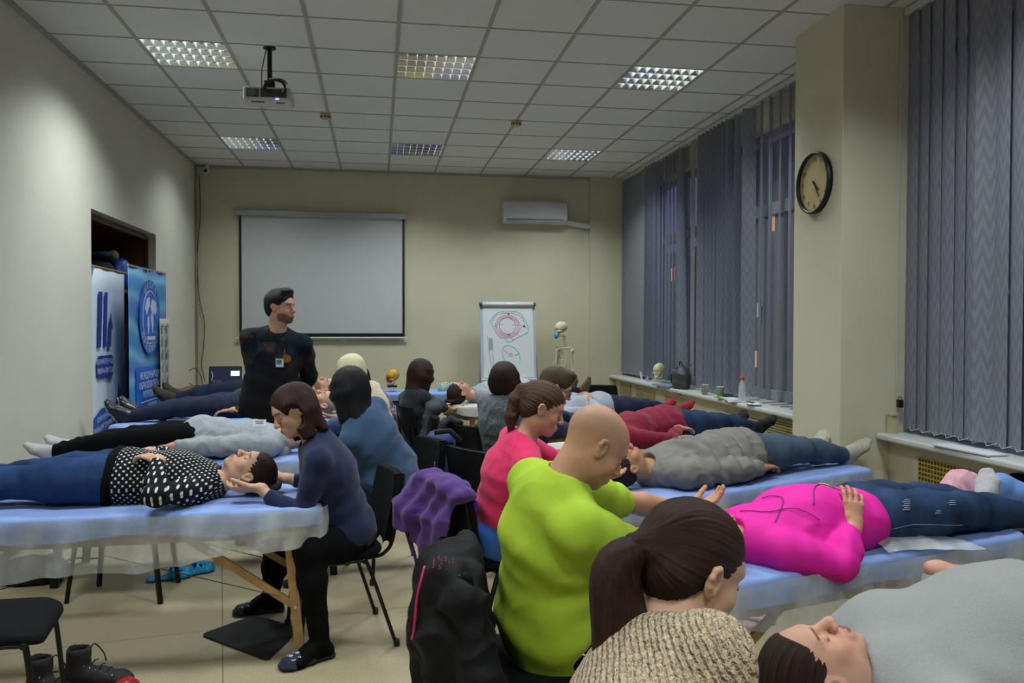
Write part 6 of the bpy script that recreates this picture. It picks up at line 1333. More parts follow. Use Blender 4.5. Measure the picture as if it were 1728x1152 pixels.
def spread_hair(m, R0=.15, seed=3, dz=-.02, w=.13, fore=.0):
    base = make_hair('tied', m, h=.0035, sc=1.03, amp=.002, fore=fore)
    def f(J, g):
        base(J, g); c, R = J['head'], J['HR']; S = Solid(); L = lambda x, y, z: c + R @ V(x, y, z); S.cap(L(0, -.075, .06), L(0, -.095, R0), (w * .75, .026), (w * .5, .014), R[:, 0], .03)
        vs, fs = S.mesh(.005); q = (vs - c) @ R; n = vnormals(vs, fs); vs = vs + n * (.0035 * np.sin(q[:, 0] * 300 + 4 * snoise(vs, 12, seed)))[:, None]; tt = np.stack([q[:, 0] * 1.0, q[:, 1] * .5, q[:, 2]], 1); link_mesh('loose_hair', mk_mesh('loose_hair', vs, fs, tt), m, g, True)
    return f
def ex1(J, g):
    S = Solid(); P, sd, F0, ax = J['P'], J['sd'], J['F'], J['ax']; S.ell(P + ax * .045 - F0 * .010, (.208, .158, .062), np.stack([sd, F0, ax], 1), .02); solid_obj('waistband', S, .007, m_blackc, g)
    c, R = J['head'], J['HR']; MB().lathe(c + R @ V(-.090, -.006, -.036), [(.004, -.003), (.006, 0), (.004, .003)], 8).build('earring', m_silver, g, True)
hx = at(424, 790, 4.14); px = at(178, 815, 4.1)
lie_left('lying person in polka dot sweater and blue jeans, hands on the belly', 4.13, .722, hx[0] - .005, px[0], px[0] - .80, m_dot, m_jeans, m_wsock, spread_hair(h_brown, .12), h=.006, hh=.0034, hands=[at(266, 775, 3.93), at(250, 762, 4.22)], handdir=[(-.75, .6, .12), (-.5, -.85, -.02)], palm=[DN, DN], elpole=[(.2, -1, -.6), (.2, 1, -.3)],
         topk=dict(amp=.004, o=.012, short=1, name='polka_dot_sweater', add=[(V(at(290, 800, 4.1)[0], 4.12, .835), (.17, .15, .100))]), botk=dict(o=.012, name='jeans'), fat=1.12, hipw=1.18, extra=ex1, seed=21, curl=.45, skin='light', hf=(-.16, -.10, 1), lip='#9a4a48')
def ex2(J, g):
    q = at(438, 714, 5.19); MB().box(q, (.075, .004, .05), np.array(Matrix.Rotation(-.6, 3, 'X'))).build('name_sticker', m_paper, g); mb = MB()
    for k in range(3): mb.box(q + V(-.0, -.004, .014 - k * .012), (.055 - .01 * (k % 2), .002, .004))
    mb.build('sticker_lines', mat('blue_ink', '#3b5fae', .6), g)
    S = Solid(); S.chain([J['N'] + V(-.03, -.10, -.02), J['N'] + V(-.01, -.02, .09), J['N'] + V(-.03, .10, -.02)], [(.025, .018)] * 3, None, .03); S.cap(J['N'] + V(0, -.06, -.05), J['N'] + V(0, .08, -.05), .05, .05, None, .03); solid_obj('hood', S, .007, m_hoodie, g, post=lambda v, f: wrinkle(v, f, .004, 18, 3))
ah = at(100, 748, 5.35); ph = at(330, 738, 5.4); hh_ = at(520, 725, 5.42)
lie_left('lying person in a light grey hoodie, black trousers and pale socks', 5.42, .728, hh_[0], ph[0], ah[0], m_hoodie, m_blackc, m_wsock, make_hair('short', h_brown), hands=[at(292, 752, 5.22), V(ph[0] + .05, 5.66, .85)], topk=dict(amp=.005, o=.014, name='hoodie', r=1.1), botk=dict(bell=.012, bunch=True, o=.012), h=.006, female=False, extra=ex2, seed=22, group=GL,
         footdir=[((-.75, -.25, .65), (-.60, -.1, -.75)), ((-.75, .1, .70), (-.6, .1, -.7))], shoek=dict(m=m_wsock, up=.22))
a3 = at(216, 703, 6.7); h3 = at(548, 684, 6.8)
lie_left('lying person with streaked blond hair in dark jeans and black silver trimmed shoes', 6.80, .795, h3[0], h3[0] - .66, a3[0], m_blackshirt, m_jeans3, m_leather, spread_hair(h_mixed, .13), topk=dict(o=.01), seed=23, footdir=[((-.45, -.35, .85), (-.9, -.1, -.45)), ((-.45, .2, .85), (-.9, .1, -.45))], shoek=dict(m=mat('black_leather', '#121214', .35), name='shoe', o=.009, sole=m_silver), skin='pink', hf=(-.2, 0, 1), sc=1.05)
a4 = at(288, 683, 7.8); h4 = at(550, 655, 7.95)
lie_left('lying bearded person in navy with dark brown suede shoes at the far left table', 7.98, .825, h4[0], h4[0] - .66, a4[0], knit('ink_knit', '#171c2c'), m_jeans3, m_leather, make_hair('short', h_ash), female=False, stub=.7, brow='#4a3220', skin='pink', topk=dict(o=.01), seed=24, footdir=[((-.5, -.35, .80), (-.85, -.1, -.5)), ((-.5, .2, .80), (-.85, .1, -.5))], shoek=dict(m=mat('brown_suede', '#3a2f27', .9), name='shoe', o=.012, sole=m_solew), sc=1.05)
# ------------------------------------------------------------ people lying on the right tables (head towards -x, feet at the windows)
def lie_right(lab, P2, th, zt, m_top, m_bot, m_shoe, hair, hl=.75, ll=.82, **k):
    """P2: pelvis (x,y); th: direction of the table, towards the feet"""
    a = V(math.cos(th), math.sin(th), 0); b = V(-a[1], a[0], 0); w = lambda u, v, z: V(P2[0], P2[1], zt) + a * u + b * v + V(0, 0, z); dr = lambda u, v, z: a * u + b * v + V(0, 0, z)
    k = {q: (v_(w, dr) if callable(v_) and q not in ('extra',) else v_) for q, v_ in k.items()}
    d = dict(hands=[w(0, .21, .09), w(0, -.21, .09)], handdir=[dr(1, -.2, -.1), dr(1, .2, -.1)], palm=[DN, DN], elpole=[dr(-.1, 1, -.2), dr(-.1, -1, -.2)], knees=((0, 0, 1), (0, 0, 1)),
             feet=[w(ll, .10, .05), w(ll, -.10, .05)], footdir=[(dr(.28, .35, 1), dr(1, .1, -.25)), (dr(.28, -.35, 1), dr(1, -.1, -.25))], closed=True, thumbside=TS, group=GL)
    d.update(k); return human(lab, w(-hl, 0, .118), d.pop('hf', dr(.10, 0, 1)), dr(-1, 0, .10), w(0, 0, .115), UP, top=dict(m=m_top, **d.pop('topk', {})), bottom=dict(m=m_bot, **d.pop('botk', {})), shoes=d.pop('shoek', dict(m=m_shoe)), hair=hair, **d)
# R1 foreground grey sweater
hd1 = at(1385, 1100, 1.62); 
def exr1(J, g):
    S = Solid(); N, ax = J['N'], J['axc']; S.cap(N - ax * .01, N + ax * .035, (.075, .072), (.068, .066), J['sd'], .02); solid_obj('collar', S, .006, knit('heather_collar', '#a9abad', 300), g, post=lambda v, f: wrinkle(v, f, .002, 30, 3))
J1 = human('foreground person lying in a grey sweatshirt with dark hair, eyes closed', (hd1[0], 1.64, .800), (.10, .12, 1), (-1, .05, .14), (hd1[0] + .70, 1.66, .80), UP, female=False, hands=[at(1585, 960, 1.90), V(hd1[0] + .62, 1.36, .70)], handdir=[(1, -.25, -.05), (.9, .2, 0)], palm=[DN, DN], elpole=[(.1, .1, -1), (0, -1, -.3)], knees=((0, 0, 1), (0, 0, 1)),
      feet=[V(2.55, 1.78, .72), V(2.56, 1.56, .72)], footdir=[((.28, .35, 1), (1, .1, -.25)), ((.28, -.35, 1), (1, -.1, -.25))], top=dict(m=m_greysw, o=.022, amp=.004, h=.006, name='sweatshirt', f=9, neck=.0, add=[(V(hd1[0] + .52, 1.68, .825), (.27, .21, .175)), (V(hd1[0] + .26, 1.76, .80), (.12, .14, .12))]), bottom=dict(m=m_jeans3), shoes=dict(m=m_bsock),
      hair=spread_hair(h_brown, .12, w=.10, fore=.030), closed=True, brow='#33241c', skin='pink', h=.007, hh=.0026, group=GL, thumbside=TS, fat=1.15, seed=31, neckf=.2, sc=1.0, extra=exr1, nosec=1.15, necku=.125, lip='#8a4a48')
# R2 magenta jacket
p2 = V(1.955, 2.970, 0)
def exr2(J, g):
    m_seam = mat('jacket_seam', '#4a1e5c', .6)
    top = [o for o in g.children if o.name.startswith('fleece_jacket')][0]; me = top.data; co = np.empty(len(me.vertices) * 3, np.float32); me.vertices.foreach_get('co', co); co = co.reshape(-1, 3) + worldloc(top)
    def onsurf(x, y): d = (co[:, 0] - x) ** 2 + (co[:, 1] - y) ** 2; z = np.where(d < .00012, co[:, 2], -9).max(); return V(x, y, (z if z > 0 else co[d.argmin(), 2]) + .001)
    def seam(pts): MB().tube([onsurf(*q[:2]) for q in catmull([(x, y, 0) for x, y in pts], 10)], .0017, 5).build('seam', m_seam, g, True)
    MB().ell(onsurf(J['N'][0] + .22, J['N'][1]), (.001, .001, .001)); jn = [o for o in g.children if o.name.startswith('jeans')][0]; me = jn.data; cj = np.empty(len(me.vertices) * 3, np.float32); me.vertices.foreach_get('co', cj); cj = cj.reshape(-1, 3) + worldloc(jn)
    def onj(px, py, w): o = V(0, 0, CZ); d = nrm(at(px, py, 2.7) - o); t = (cj - o) @ d; q = np.linalg.norm(cj - o - np.outer(t, d), axis=1); m_ = q < w; return o + d * ((t[m_].min() if m_.any() else 2.9) - .002)
    R_j = Rm((1, 0, 0), (0, .6, .8), (0, -.8, .6)); m_fr = mat('frayed_thread', '#9aa2ac', .9)
    for px, py, n_, w_ in ((1529, 853, 6, .016), (1583, 866, 2, .012), (1606, 850, 3, .018)):
        mb = MB()
        for q in range(n_): c_ = onj(px, py - n_ * 1.6 + q * 3.4, .02) + V(0, -.001, .001); mb.tube([c_ - V(w_ * (.6 + .4 * (q % 2)), 0, 0), c_ + V(0, 0, .002), c_ + V(w_, 0, 0)], .0016, 5)
        mb.build('frayed_patch', m_fr, g, True)
    MB().tube([onj(1505 + k * 12, 893 - 9 * min(1, k / 3) + .2 * k, .02) for k in range(11)], .0013, 5).build('jeans_seam', mat('seam_thread', '#6a7280', .9), g)
    x0 = J['N'][0]; y0 = J['N'][1] - 2.80; seam([(x0 + .12, y0 + 2.72), (x0 + .20, y0 + 2.82), (x0 + .16, y0 + 2.90)]); seam([(x0 + .04, y0 + 2.84), (x0 + .12, y0 + 2.78), (x0 + .20, y0 + 2.76), (x0 + .28, y0 + 2.70)]); seam([(x0 + .28, y0 + 2.74), (x0 + .34, y0 + 2.84), (x0 + .42, y0 + 2.90), (x0 + .50, y0 + 2.88)])
lie_right('lying person in a magenta fleece jacket and ripped blue jeans, hand on the hip', p2, .268, .690, m_magenta, m_jeans2, m_wsock, make_hair('bob', h_brown, length=.10), h=.006, hh=.0042, fat=.94, hipw=1.10, hl=.86, sc=1.03, hands=lambda w, dr: [w(-.04, .20, .18), at(1440, 886, 2.73)], handdir=[(.8, -.3, -.3), (.22, .35, .80)], palm=[DN, (.2, .9, -.45)], elpole=[(0, 1, -.3), (1, -.62, -.50)], elb=[None, at(1420, 952, 2.60)],
          topk=dict(o=.014, amp=.005, name='fleece_jacket', short=1, r=1.15, sleeve=.86, f=11, neck=.02, add=[(V(p2[0] - .33, p2[1] - .09, .83), (.17, .15, .12))]), botk=dict(o=.016, name='jeans'), extra=exr2, seed=32, curl=.4, skin='mid')
# R3 grey-brown jacket
p3 = at(1262, 778, 4.2); a3r = at(1432, 782, 4.06)
def exr3(J, g):
    S = Solid(); C, N, sd = J['C'], J['N'], J['sd']; m = (C * .45 + N * .55); S.cap(N + V(.05, 0, .06), C + V(.04, .03, .128), (.05, .026), (.075, .026), V(0, 1, 0), .02); o = solid_obj('dark_shirt', S, .006, mat('black_tee', '#141518', .9), g)
    mb = MB()
    for k in range(5): q = C + V(-.07 + k * .022, -.02 + .02 * (k % 2), .156); mb.tube([q, q + V(.008, .02, .0), q + V(.018, .01, .0)], .003, 5)
    mb.build('red_print', mat('coral_print', '#c2454a', .7), g)
p3 = V(2.045, 4.36, 0)
lie_right('lying person in a grey brown hooded jacket, dark jeans and off white socks', p3, .39, .717, m_jacket, m_jeans5, m_cwsock, make_hair('short', h_brown), hl=.85, ll=.80, female=False, h=.006, hh=.0045, skin='tan', hands=lambda w, dr: [w(0, .22, .09), w(-.06, -.22, .07)], handdir=lambda w, dr: [dr(1, 0, -.1), dr(1, .25, -.05)], elpole=lambda w, dr: [dr(0, 1, -.2), dr(.1, -1, -.1)],
          topk=dict(o=.022, amp=.006, f=19, name='hooded_jacket', r=1.15, neck=.02, folds=[(p3 + V(-.15, -.16, .95), (1, .4, 0), .16, .014, 62), (p3 + V(-.38, -.24, .9), (.6, 1, 0), .15, .013, 66), (p3 + V(-.28, -.34, .82), (1, -.3, .4), .14, .012, 80)]), botk=dict(o=.014, name='jeans'), extra=exr3, seed=33, fat=1.05, shoek=dict(m=m_cwsock, up=.2), footdir=lambda w, dr: [(dr(.50, .30, .80), dr(.85, .1, -.5)), (dr(.62, -.30, .72), dr(.80, -.1, -.55))])
# R4 maroon
lie_right('lying person in a maroon sweater, blue jeans and black socks', (2.12, 5.71), .40, .712, m_maroon, m_jeans2, m_bsock, make_hair('bob', h_brown), hands=lambda w, dr: [w(0, .20, .1), at(1146, 722, 5.45)], topk=dict(o=.012, amp=.004, name='sweater'), botk=dict(o=.014, name='jeans', frac=.90), fat=1.15, seed=34, footdir=lambda w, dr: [(dr(.58, .30, .75), dr(.85, .1, -.5)), (dr(.70, -.2, .70), dr(.80, -.1, -.6))], handdir=lambda w, dr: [dr(1, 0, -.1), dr(1, .1, -.1)])
def exr5(J, g):
    h_ = V(*J['hands'][1]); MB().lathe(h_, [(.031, -.004), (.033, 0), (.031, .004)], 16, (.2, .9, .1), cap=False).build('bracelet', m_dark, g, True)
lie_right('lying person in a pale grey shirt, black trousers and dark red socks', (1.967, 6.95), .30, .722, m_bluegrey, m_jeans3, m_redsock, make_hair('bob', h_brown), ll=.74, hl=.70, sc=.95, hands=lambda w, dr: [w(-.15, .05, .23), at(996, 674, 6.80)], handdir=[(.3, -.9, 0), (.1, .9, -.05)], topk=dict(o=.012, amp=.004, name='shirt', sleeve=.80), fat=1.12, seed=35, extra=exr5, skin='tan', footdir=lambda w, dr: [(dr(.60, .30, .72), dr(.85, .1, -.5)), (dr(.60, -.2, .75), dr(.85, -.1, -.5))])
# R6 pale blanket
h6 = at(779, 662, 8.1)
def exr6(J, g):
    S = Solid(); P, C = J['P'], J['C']; A_ = -J['ax'] * V(1, 1, 0); S.chain([C - A_ * .02, P, P + A_ * .30 + V(0, 0, -.03), P + A_ * .52 + V(0, 0, -.05)], [(.22, .13), (.23, .12), (.18, .085), (.15, .06)], J['sd'], .04); solid_obj('blanket', S, .010, mat('pale_grey_blanket', '#a4a7aa', .9, bump=.2, bscale=100), g, post=lambda v, f: wrinkle(v, f, .005, 10, 3))
lie_right('lying person with dark hair under a pale grey blanket on the table by the flipchart', (h6[0] + .63, 8.46), .50, .768, m_bluegrey, m_jeans3, m_brownsock, spread_hair(h_brown, .12), seed=36, skin='pink', extra=exr6, footdir=[((.15, .2, 1), (1, .1, -.1)), ((.15, -.1, 1), (1, -.1, -.1))], shoek=dict(m=m_brownsock, o=.008))

# ------------------------------------------------------------ chairs in use and spare
def chair_for(px, py, y, z, face, label, dx=0, dy=0):
    p = at(px, py, y); return chair(p[0] + dx, y + dy, face, label)
def cb_at(px, py, y, rz, lab): q = at(px, py, y); return chair(q[0] + .29 * math.cos(rz), y + .29 * math.sin(rz), rz, lab)
cb_at(660, 845, 4.20, PI + .22, 'black office chair under the person in the navy sweater')
cb_at(728, 785, 5.30, PI + .35, 'black office chair under the person in the steel blue dress, backpack behind it')
chair(.16, 6.50, PI, 'black office chair under the blonde person'); chair(.20, 8.0, PI, 'black office chair under the person in the lilac blouse')
chair(.36, .98, .55, 'black office chair under the foreground ponytail person')
cb = chair(.53, 2.60, .05, 'black office chair under the bald person, draped with a black jacket')
cp = chair(.56, 3.92, .45, 'black office chair under the person in raspberry, draped with a purple scarf')
cb_at(790, 800, 4.84, .52, 'black office chair under the person with glasses'); cb_at(776, 745, 6.05, .50, 'black office chair under the person in the grey melange knit, straps over its back')
chair(.52, 7.62, .25, 'black office chair under the person in the charcoal shirt')
chair(-1.42, 3.28, .15, 'black office chair cut off by the lower left corner of the photo')
chair(2.62, 9.45, -PI / 2 - .3, 'empty black office chair near the far right corner, behind the red socks')
# black stool under the second left table
g = wroot('stool', (-1.44, 5.0, 0), 'black stool with four straight legs under the left tables', 'stool')
MB().b2((-1.70, 4.82, .42), (-1.20, 5.16, .45)).build('seat', m_seat, g, bevel=.008)
for x, y in ((-1.72, 4.86), (-1.20, 4.77), (-1.64, 5.15), (-1.19, 5.15)): MB().bar((x, y, 0), (-1.44 + (x + 1.44) * .8, 4.99 + (y - 4.99) * .8, .42), .022, .022).build('leg', m_black_metal, g)

# ------------------------------------------------------------ clothes and bags on the chairs
def cloth_thing(name, label, cat, build, m, seed, amp=.008, f=12, h=.007, parts=None, folds=(), stretch=None):
    S = Solid(); build(S); vs, fs = S.mesh(h); vs = wrinkle(vs, fs, amp, f, seed, folds, stretch); c = V(vs[:, 0].mean(), vs[:, 1].mean(), vs[:, 2].min())
    g = wroot(name, c, label, cat); link_mesh('fabric', mk_mesh(name, vs, fs), m, g, True)
    if parts: parts(g, vs)
    return g
# purple shawl over the back of the raspberry person's chair
m_purple = knit('purple_wool', '#4c2f70', 350, .08, 25, .25)
def chair_local(cx, cy, rz):
    c, s_ = math.cos(rz), math.sin(rz); return lambda x, y, z: V(cx + x * c - y * s_, cy + x * s_ + y * c, z)
LP_ = chair_local(.56, 3.92, .45); ex_ = V(math.cos(.45), math.sin(.45), 0); ey_ = V(-math.sin(.45), math.cos(.45), 0)
def sh(S):
    S.chain([LP_(-.30, -.20, .80), LP_(-.31, -.10, .835), LP_(-.31, .08, .84), LP_(-.30, .18, .815)], [(.055, .030), (.062, .032), (.062, .032), (.055, .030)], ex_, .03)
    S.chain([LP_(-.35, -.03, .80), LP_(-.385, -.04, .68), LP_(-.385, -.02, .54), LP_(-.365, .05, .43)], [(.19, .022), (.18, .022), (.13, .018), (.035, .014)], ey_, .03)
    S.chain([LP_(-.36, .10, .80), LP_(-.42, .15, .70), LP_(-.43, .16, .60)], [(.08, .03), (.09, .024), (.06, .018)], ey_, .03)
    S.chain([LP_(-.25, -.08, .80), LP_(-.225, -.12, .70), LP_(-.225, -.18, .60)], [(.11, .018), (.07, .016), (.025, .012)], ey_, .02)
def fringe(g, vs):
    mb = MB()
    for k in range(22):
        t = k / 21; p = LP_(-.385 + .015 * t, .165 - .09 * t, .60 - .19 * t); mb.tube([p, p + V(-.004, -.012, -.020), p + V(-.002, -.006, -.042)], [.0045, .004, .002], 5)
    mb.build('fringe', m_purple, g, True)
cloth_thing('shawl', 'purple fringed wool shawl draped over a chair back', 'shawl', sh, m_purple, 4, .007, 15, .006, fringe, folds=[(LP_(-.38, -.03, .70), ey_ + V(0, 0, .5), .25, .010, 55)])
# black jacket with pink piping on the bald person's chair
jx = .53 - .29
def jk(S):
    S.chain([(jx - .01, 2.60, .78), (jx + .0, 2.56, .55), (jx + .03, 2.50, .30), (jx + .05, 2.48, .06)], [(.19, .06), (.20, .07), (.20, .08), (.22, .08)], (0, 1, 0), .06)
    S.chain([(jx, 2.39, .75), (jx - .01, 2.60, .815), (jx, 2.78, .75)], [(.055, .050), (.068, .055), (.055, .050)], (1, 0, 0), .03)
    S.chain([(jx - .05, 2.58, .78), (jx - .07, 2.56, .60), (jx - .03, 2.52, .38), (jx + .01, 2.50, .12)], [(.155, .060), (.155, .070), (.16, .085), (.18, .09)], (0, 1, 0), .04)
    S.chain([(jx + .03, 2.36, .73), (jx + .06, 2.30, .55), (jx + .10, 2.30, .32), (jx + .10, 2.30, .15)], [(.06, .055), (.06, .055), (.058, .055), (.05, .05)], (1, 0, 0), .03)
    S.chain([(jx + .06, 2.60, .82), (jx + .075, 2.62, .66), (jx + .08, 2.62, .56)], [(.17, .035), (.16, .03), (.14, .025)], (0, 1, 0), .03)
def jkp(g, vs):
    def on(y, z): d = (vs[:, 1] - y) ** 2 + (vs[:, 2] - z) ** 2 ; m_ = d < .0006; q = vs[m_]; return q[q[:, 0].argmin()] + V(-.003, 0, 0) if len(q) else V(jx - .12, y, z)
    MB().tube(catmull([on(2.50, .84), on(2.47, .79), on(2.46, .72), on(2.46, .65), on(2.47, .58)], 6), .005, 6).build('pink_piping', mat('pink_tape', '#c02a5c', .6), g, True)
    def near_(y, z): d = (vs[:, 1] - y) ** 2 + (vs[:, 2] - z) ** 2 * 1; m_ = d < .0006; q = vs[m_]; return q[q[:, 1].argmin()]
    m_ = mat('pink_print', '#a83e74', .7)
    for k, (s_, px, py, z) in enumerate((('J', 732, 948, .034), ('4', 740, 940, .020), ('2', 745, 948, .020), ('S', 752, 943, .020), ('1', 758, 948, .018), ('S', 764, 946, .018), ('5', 742, 957, .018))):
        o = V(0, 0, CZ); d = nrm(at(px, py, 2.6) - o); t = (vs - o) @ d; q = np.linalg.norm(vs - o - np.outer(t, d), axis=1); m2 = q < .012
        if m2.any(): p = o + d * (t[m2].min() - .006); textmesh(s_, z, m_, g, 'printed_letter', p, V(.97, -.2, 0), V(0, .25, .95))
cloth_thing('jacket', 'black jacket with pink piping hanging on a chair in the foreground', 'jacket', jk, mat('black_jacket', '#070708', .75, bump=.25, bscale=60, spec=.25), 6, .012, 15, .007, jkp, folds=[((jx, 2.5, .5), (.2, 1, .2), .3, .014, 45)])
# blue backpack hanging on the chair behind the steel blue dress
p = at(742, 770, 5.5)
def bp_(S): S.chain([(p[0] - .0, 5.46, .76), (p[0] + .02, 5.46, .50)], [(.10, .09), (.12, .10)], (1, 0, 0), .03); S.ell((p[0] - .05, 5.43, .60), (.07, .10, .12), None, .03)
def bpp(g, vs):
    q = at(745, 775, 5.2); model = Solid(); 
    S = Solid(); skull_mesh(S, q, head_frame((-.3, -1, 0), UP), .42); v, f = S.mesh(.004); link_mesh('skull_charm', mk_mesh('skull_charm', v, f), mat('pale_charm', '#a9a9b0', .5), g, True)
    MB().tube([(p[0] - .05, 5.30, .86), (p[0] + .05, 5.28, .87), (p[0] + .12, 5.30, .80)], .018, 8).build('strap', m_dkf, g, True); MB().box(at(734, 785, 5.15), (.008, .01, .045)).build('zip_pull', m_silver, g)
cloth_thing('backpack', 'blue backpack with a small skull charm hanging on a chair back', 'backpack', bp_, mat('blue_nylon', '#1f3570', .6, bump=.2, bscale=50), 7, .008, 10, .008, bpp)
p7 = at(766, 735, 6.12)
def st(S): S.chain([(p7[0] - .07, 6.16, .83), (p7[0] - .02, 6.10, .845), (p7[0] + .04, 6.02, .835)], [.026, .032, .026], None, .02); S.chain([(p7[0] - .08, 6.10, .82), (p7[0] - .11, 6.08, .60)], [(.05, .03), (.09, .05)], (0, 1, 0), .03)
cloth_thing('shoulder_bag', 'black bag slung over the back of the chair behind the grey melange knit', 'bag', st, m_dkf, 8, .006, 12, .008)
# charcoal coat on the chair behind the blonde
p8 = at(655, 715, 6.9)
def ct(S): S.chain([(.50, 6.95, .84), (.52, 7.25, .86)], [.05, .05], None, .03); S.chain([(.46, 7.1, .84), (.43, 7.1, .6), (.44, 7.1, .4)], [(.20, .05), (.19, .06), (.18, .06)], (0, 1, 0), .03)
cloth_thing('coat', 'charcoal coat hanging on the chair behind the blonde person', 'coat', ct, mat('charcoal_cloth', '#2a2c31', .9, bump=.2, bscale=60), 9, .012, 9, .009)
# pink top and light blue jeans piled on a chair by the near window
cx_ = chair(3.0 - .12, 3.42, PI, 'black office chair by the near window, heaped with pink and light blue clothes')
pa = at(1622, 838, 3.55); pb_ = at(1665, 838, 3.45)
def pt(S): S.chain([(pa[0] - .10, 3.52, .735), (pa[0], 3.55, .785), (pa[0] + .10, 3.52, .745)], [(.05, .06), (.07, .07), (.05, .05)], (0, 1, 0), .03); S.chain([(pa[0] + .02, 3.50, .745), (pa[0] + .08, 3.48, .62)], [(.09, .05), (.06, .04)], (1, 0, 0), .03)
cloth_thing('pink_top', 'pale pink top heaped on the chair by the near window', 'clothes', pt, mat('pale_pink_cloth', '#d49aa6', .85), 12, .007, 22, .006, folds=[((pa[0], 3.5, .8), (1, .4, 0), .15, .006, 110)])
def lj(S): S.chain([(pb_[0] - .04, 3.42, .755), (pb_[0] + .03, 3.40, .805), (pb_[0] + .10, 3.36, .77), (pb_[0] + .17, 3.30, .69)], [.045, .052, .050, .044], None, .02); S.chain([(pb_[0] + .0, 3.40, .76), (pb_[0] + .08, 3.36, .64)], [.06, .05], None, .03)
def ljp(g, vs): MB().lathe((pb_[0] + .185, 3.285, .67), [(.042, -.012), (.046, 0), (.042, .012)], 16, (.8, -.45, -.6)).build('turned_cuff', mat('denim_inside', '#8a97a8', .8), g, True)
cloth_thing('folded_jeans', 'light blue jeans heaped beside the pink top by the near window', 'clothes', lj, mat('light_denim', '#6d93d2', .85, bump=.2, bscale=300), 13, .006, 12, .006, ljp)
# bright blue cloth behind the grey hoodie
p = at(372, 703, 5.62)
cloth_thing('blue_cloth', 'bright cyan blue folded cloth behind the grey hoodie person', 'cloth', lambda S: S.chain([(p[0] - .14, 5.66, .87), (p[0], 5.66, .895), (p[0] + .16, 5.66, .885), (p[0] + .28, 5.66, .86)], [(.06, .035), (.07, .04), (.07, .04), (.05, .03)], (0, 1, 0), .03), mat('cyan_cloth', '#3d95cf', .8), 14, .004, 12, .007)

# ------------------------------------------------------------ floor things
mo = [atz(338, 1073, 0), atz(430, 1040, 0), atz(505, 1062, 0), atz(452, 1117, 0)]
def rpoly(P, r=.04):
    o = []; n = len(P)
    for i in range(n):
        a, b_, c = P[i - 1], P[i], P[(i + 1) % n]; u = nrm(a - b_) * r; w = nrm(c - b_) * r
        for t in np.linspace(0, 1, 5): o.append((b_ + u) * (1 - t) ** 2 + 2 * b_ * t * (1 - t) + (b_ + w) * t * t)
    return o
q = rpoly(mo); MB().prism([(p[0], p[1]) for p in q][::-1] if False else [(p[0], p[1]) for p in q], (0, 0, .004), (1, 0, 0), (0, 1, 0), .006).build('floor_mat', mat('black_rubber', '#0c0c0d', .9), None, origin=(mo[0] + mo[2]) / 2 * V(1, 1, 0)); tagp(bpy.data.objects['floor_mat'], 'thin black rectangular mat on the floor by the wooden table leg', 'mat')
def clog(name, label, p, rz, m, group, kind='clog', straps=None, L_=.26):
    d = V(math.cos(rz), math.sin(rz), 0); s_ = V(-d[1], d[0], 0); p = V(p[0], p[1], 0); g = wroot(name, p, label, 'shoe', group); S = Solid()
    S.chain([p - d * .10 + V(0, 0, .018), p + V(0, 0, .016), p + d * .09 + V(0, 0, .018), p + d * .13 + V(0, 0, .020)], [(.036, .018), (.034, .015), (.048, .017), (.038, .016)], s_, .01)
    if kind == 'clog':
        S.cap(p + d * .03 + V(0, 0, .045), p + d * .11 + V(0, 0, .035), (.046, .040), (.044, .028), s_, .02); S.ell(p - d * .04 + V(0, 0, .07), (.07, .07, .045), None, .01, 's'); S.ell(p + d * .04 + V(0, 0, .045), (.055, .034, .022), Rm(d, s_, UP), .01, 's')
        for k in (-1, 1):
            for j in range(3): S.ell(p + d * (.05 + .028 * j) + s_ * k * .034 + V(0, 0, .058), (.010, .010, .012), None, .004, 's')
    solid_obj('sole', S, .004, m, g)
    return g, d, s_, p
cr = atz(290, 968, 0); clog('rubber_clog', 'bright blue rubber clog on the floor, the left one of the pair', (cr[0], cr[1] - .12), .35, mat('blue_rubber', '#1d86bf', .45), 'blue rubber clogs under the left table')
cr = atz(328, 962, 0); clog('rubber_clog', 'bright blue rubber clog on the floor, the right one of the pair', (cr[0], cr[1] - .10), .6, mat('blue_rubber', ''), 'blue rubber clogs under the left table')
m_pks = mat('pale_pink_felt', '#d6a3b0', .8)
for k, (px, py) in enumerate(((1240, 1052), (1272, 1045))):
    q = atz(px, py, 0); g, d, s_, p = clog('slipper', ('pale pink ruffled slipper on the floor, the one nearer the ponytail person', 'pale pink ruffled slipper on the floor, the one nearer the wooden brace')[k], (q[0], q[1]), 2.1 + .15 * k, m_pks, 'pink slippers under the right table', kind='mule')
    S = Solid(); S.cap(p + d * .04 + V(0, 0, .038), p + d * .11 + V(0, 0, .030), (.044, .026), (.042, .018), s_, .01); S.ell(p + d * .01 + V(0, 0, .03), (.035, .035, .02), None, .01, 's'); solid_obj('upper', S, .004, m_pks, g); mb = MB(); r2 = random.Random(k)
    for j in range(26): c = p + d * (.035 + .085 * r2.random()) + s_ * (.07 * (r2.random() - .5)) + V(0, 0, .060 + .008 * r2.random()); mb.lathe(c, [(.004, -.004), (.013, .004), (.010, .006)], 8, nrm(V(r2.random() - .5, r2.random() - .5, 1)), cap=False)
    mb.build('ruffle', m_pks, g, True)
    MB().ell(p + V(0, 0, .034), (.030, .055, .004), Rm(s_, d, UP)).build('insole', mat('mauve_insole', '#5a3f4c', .8), g, True)
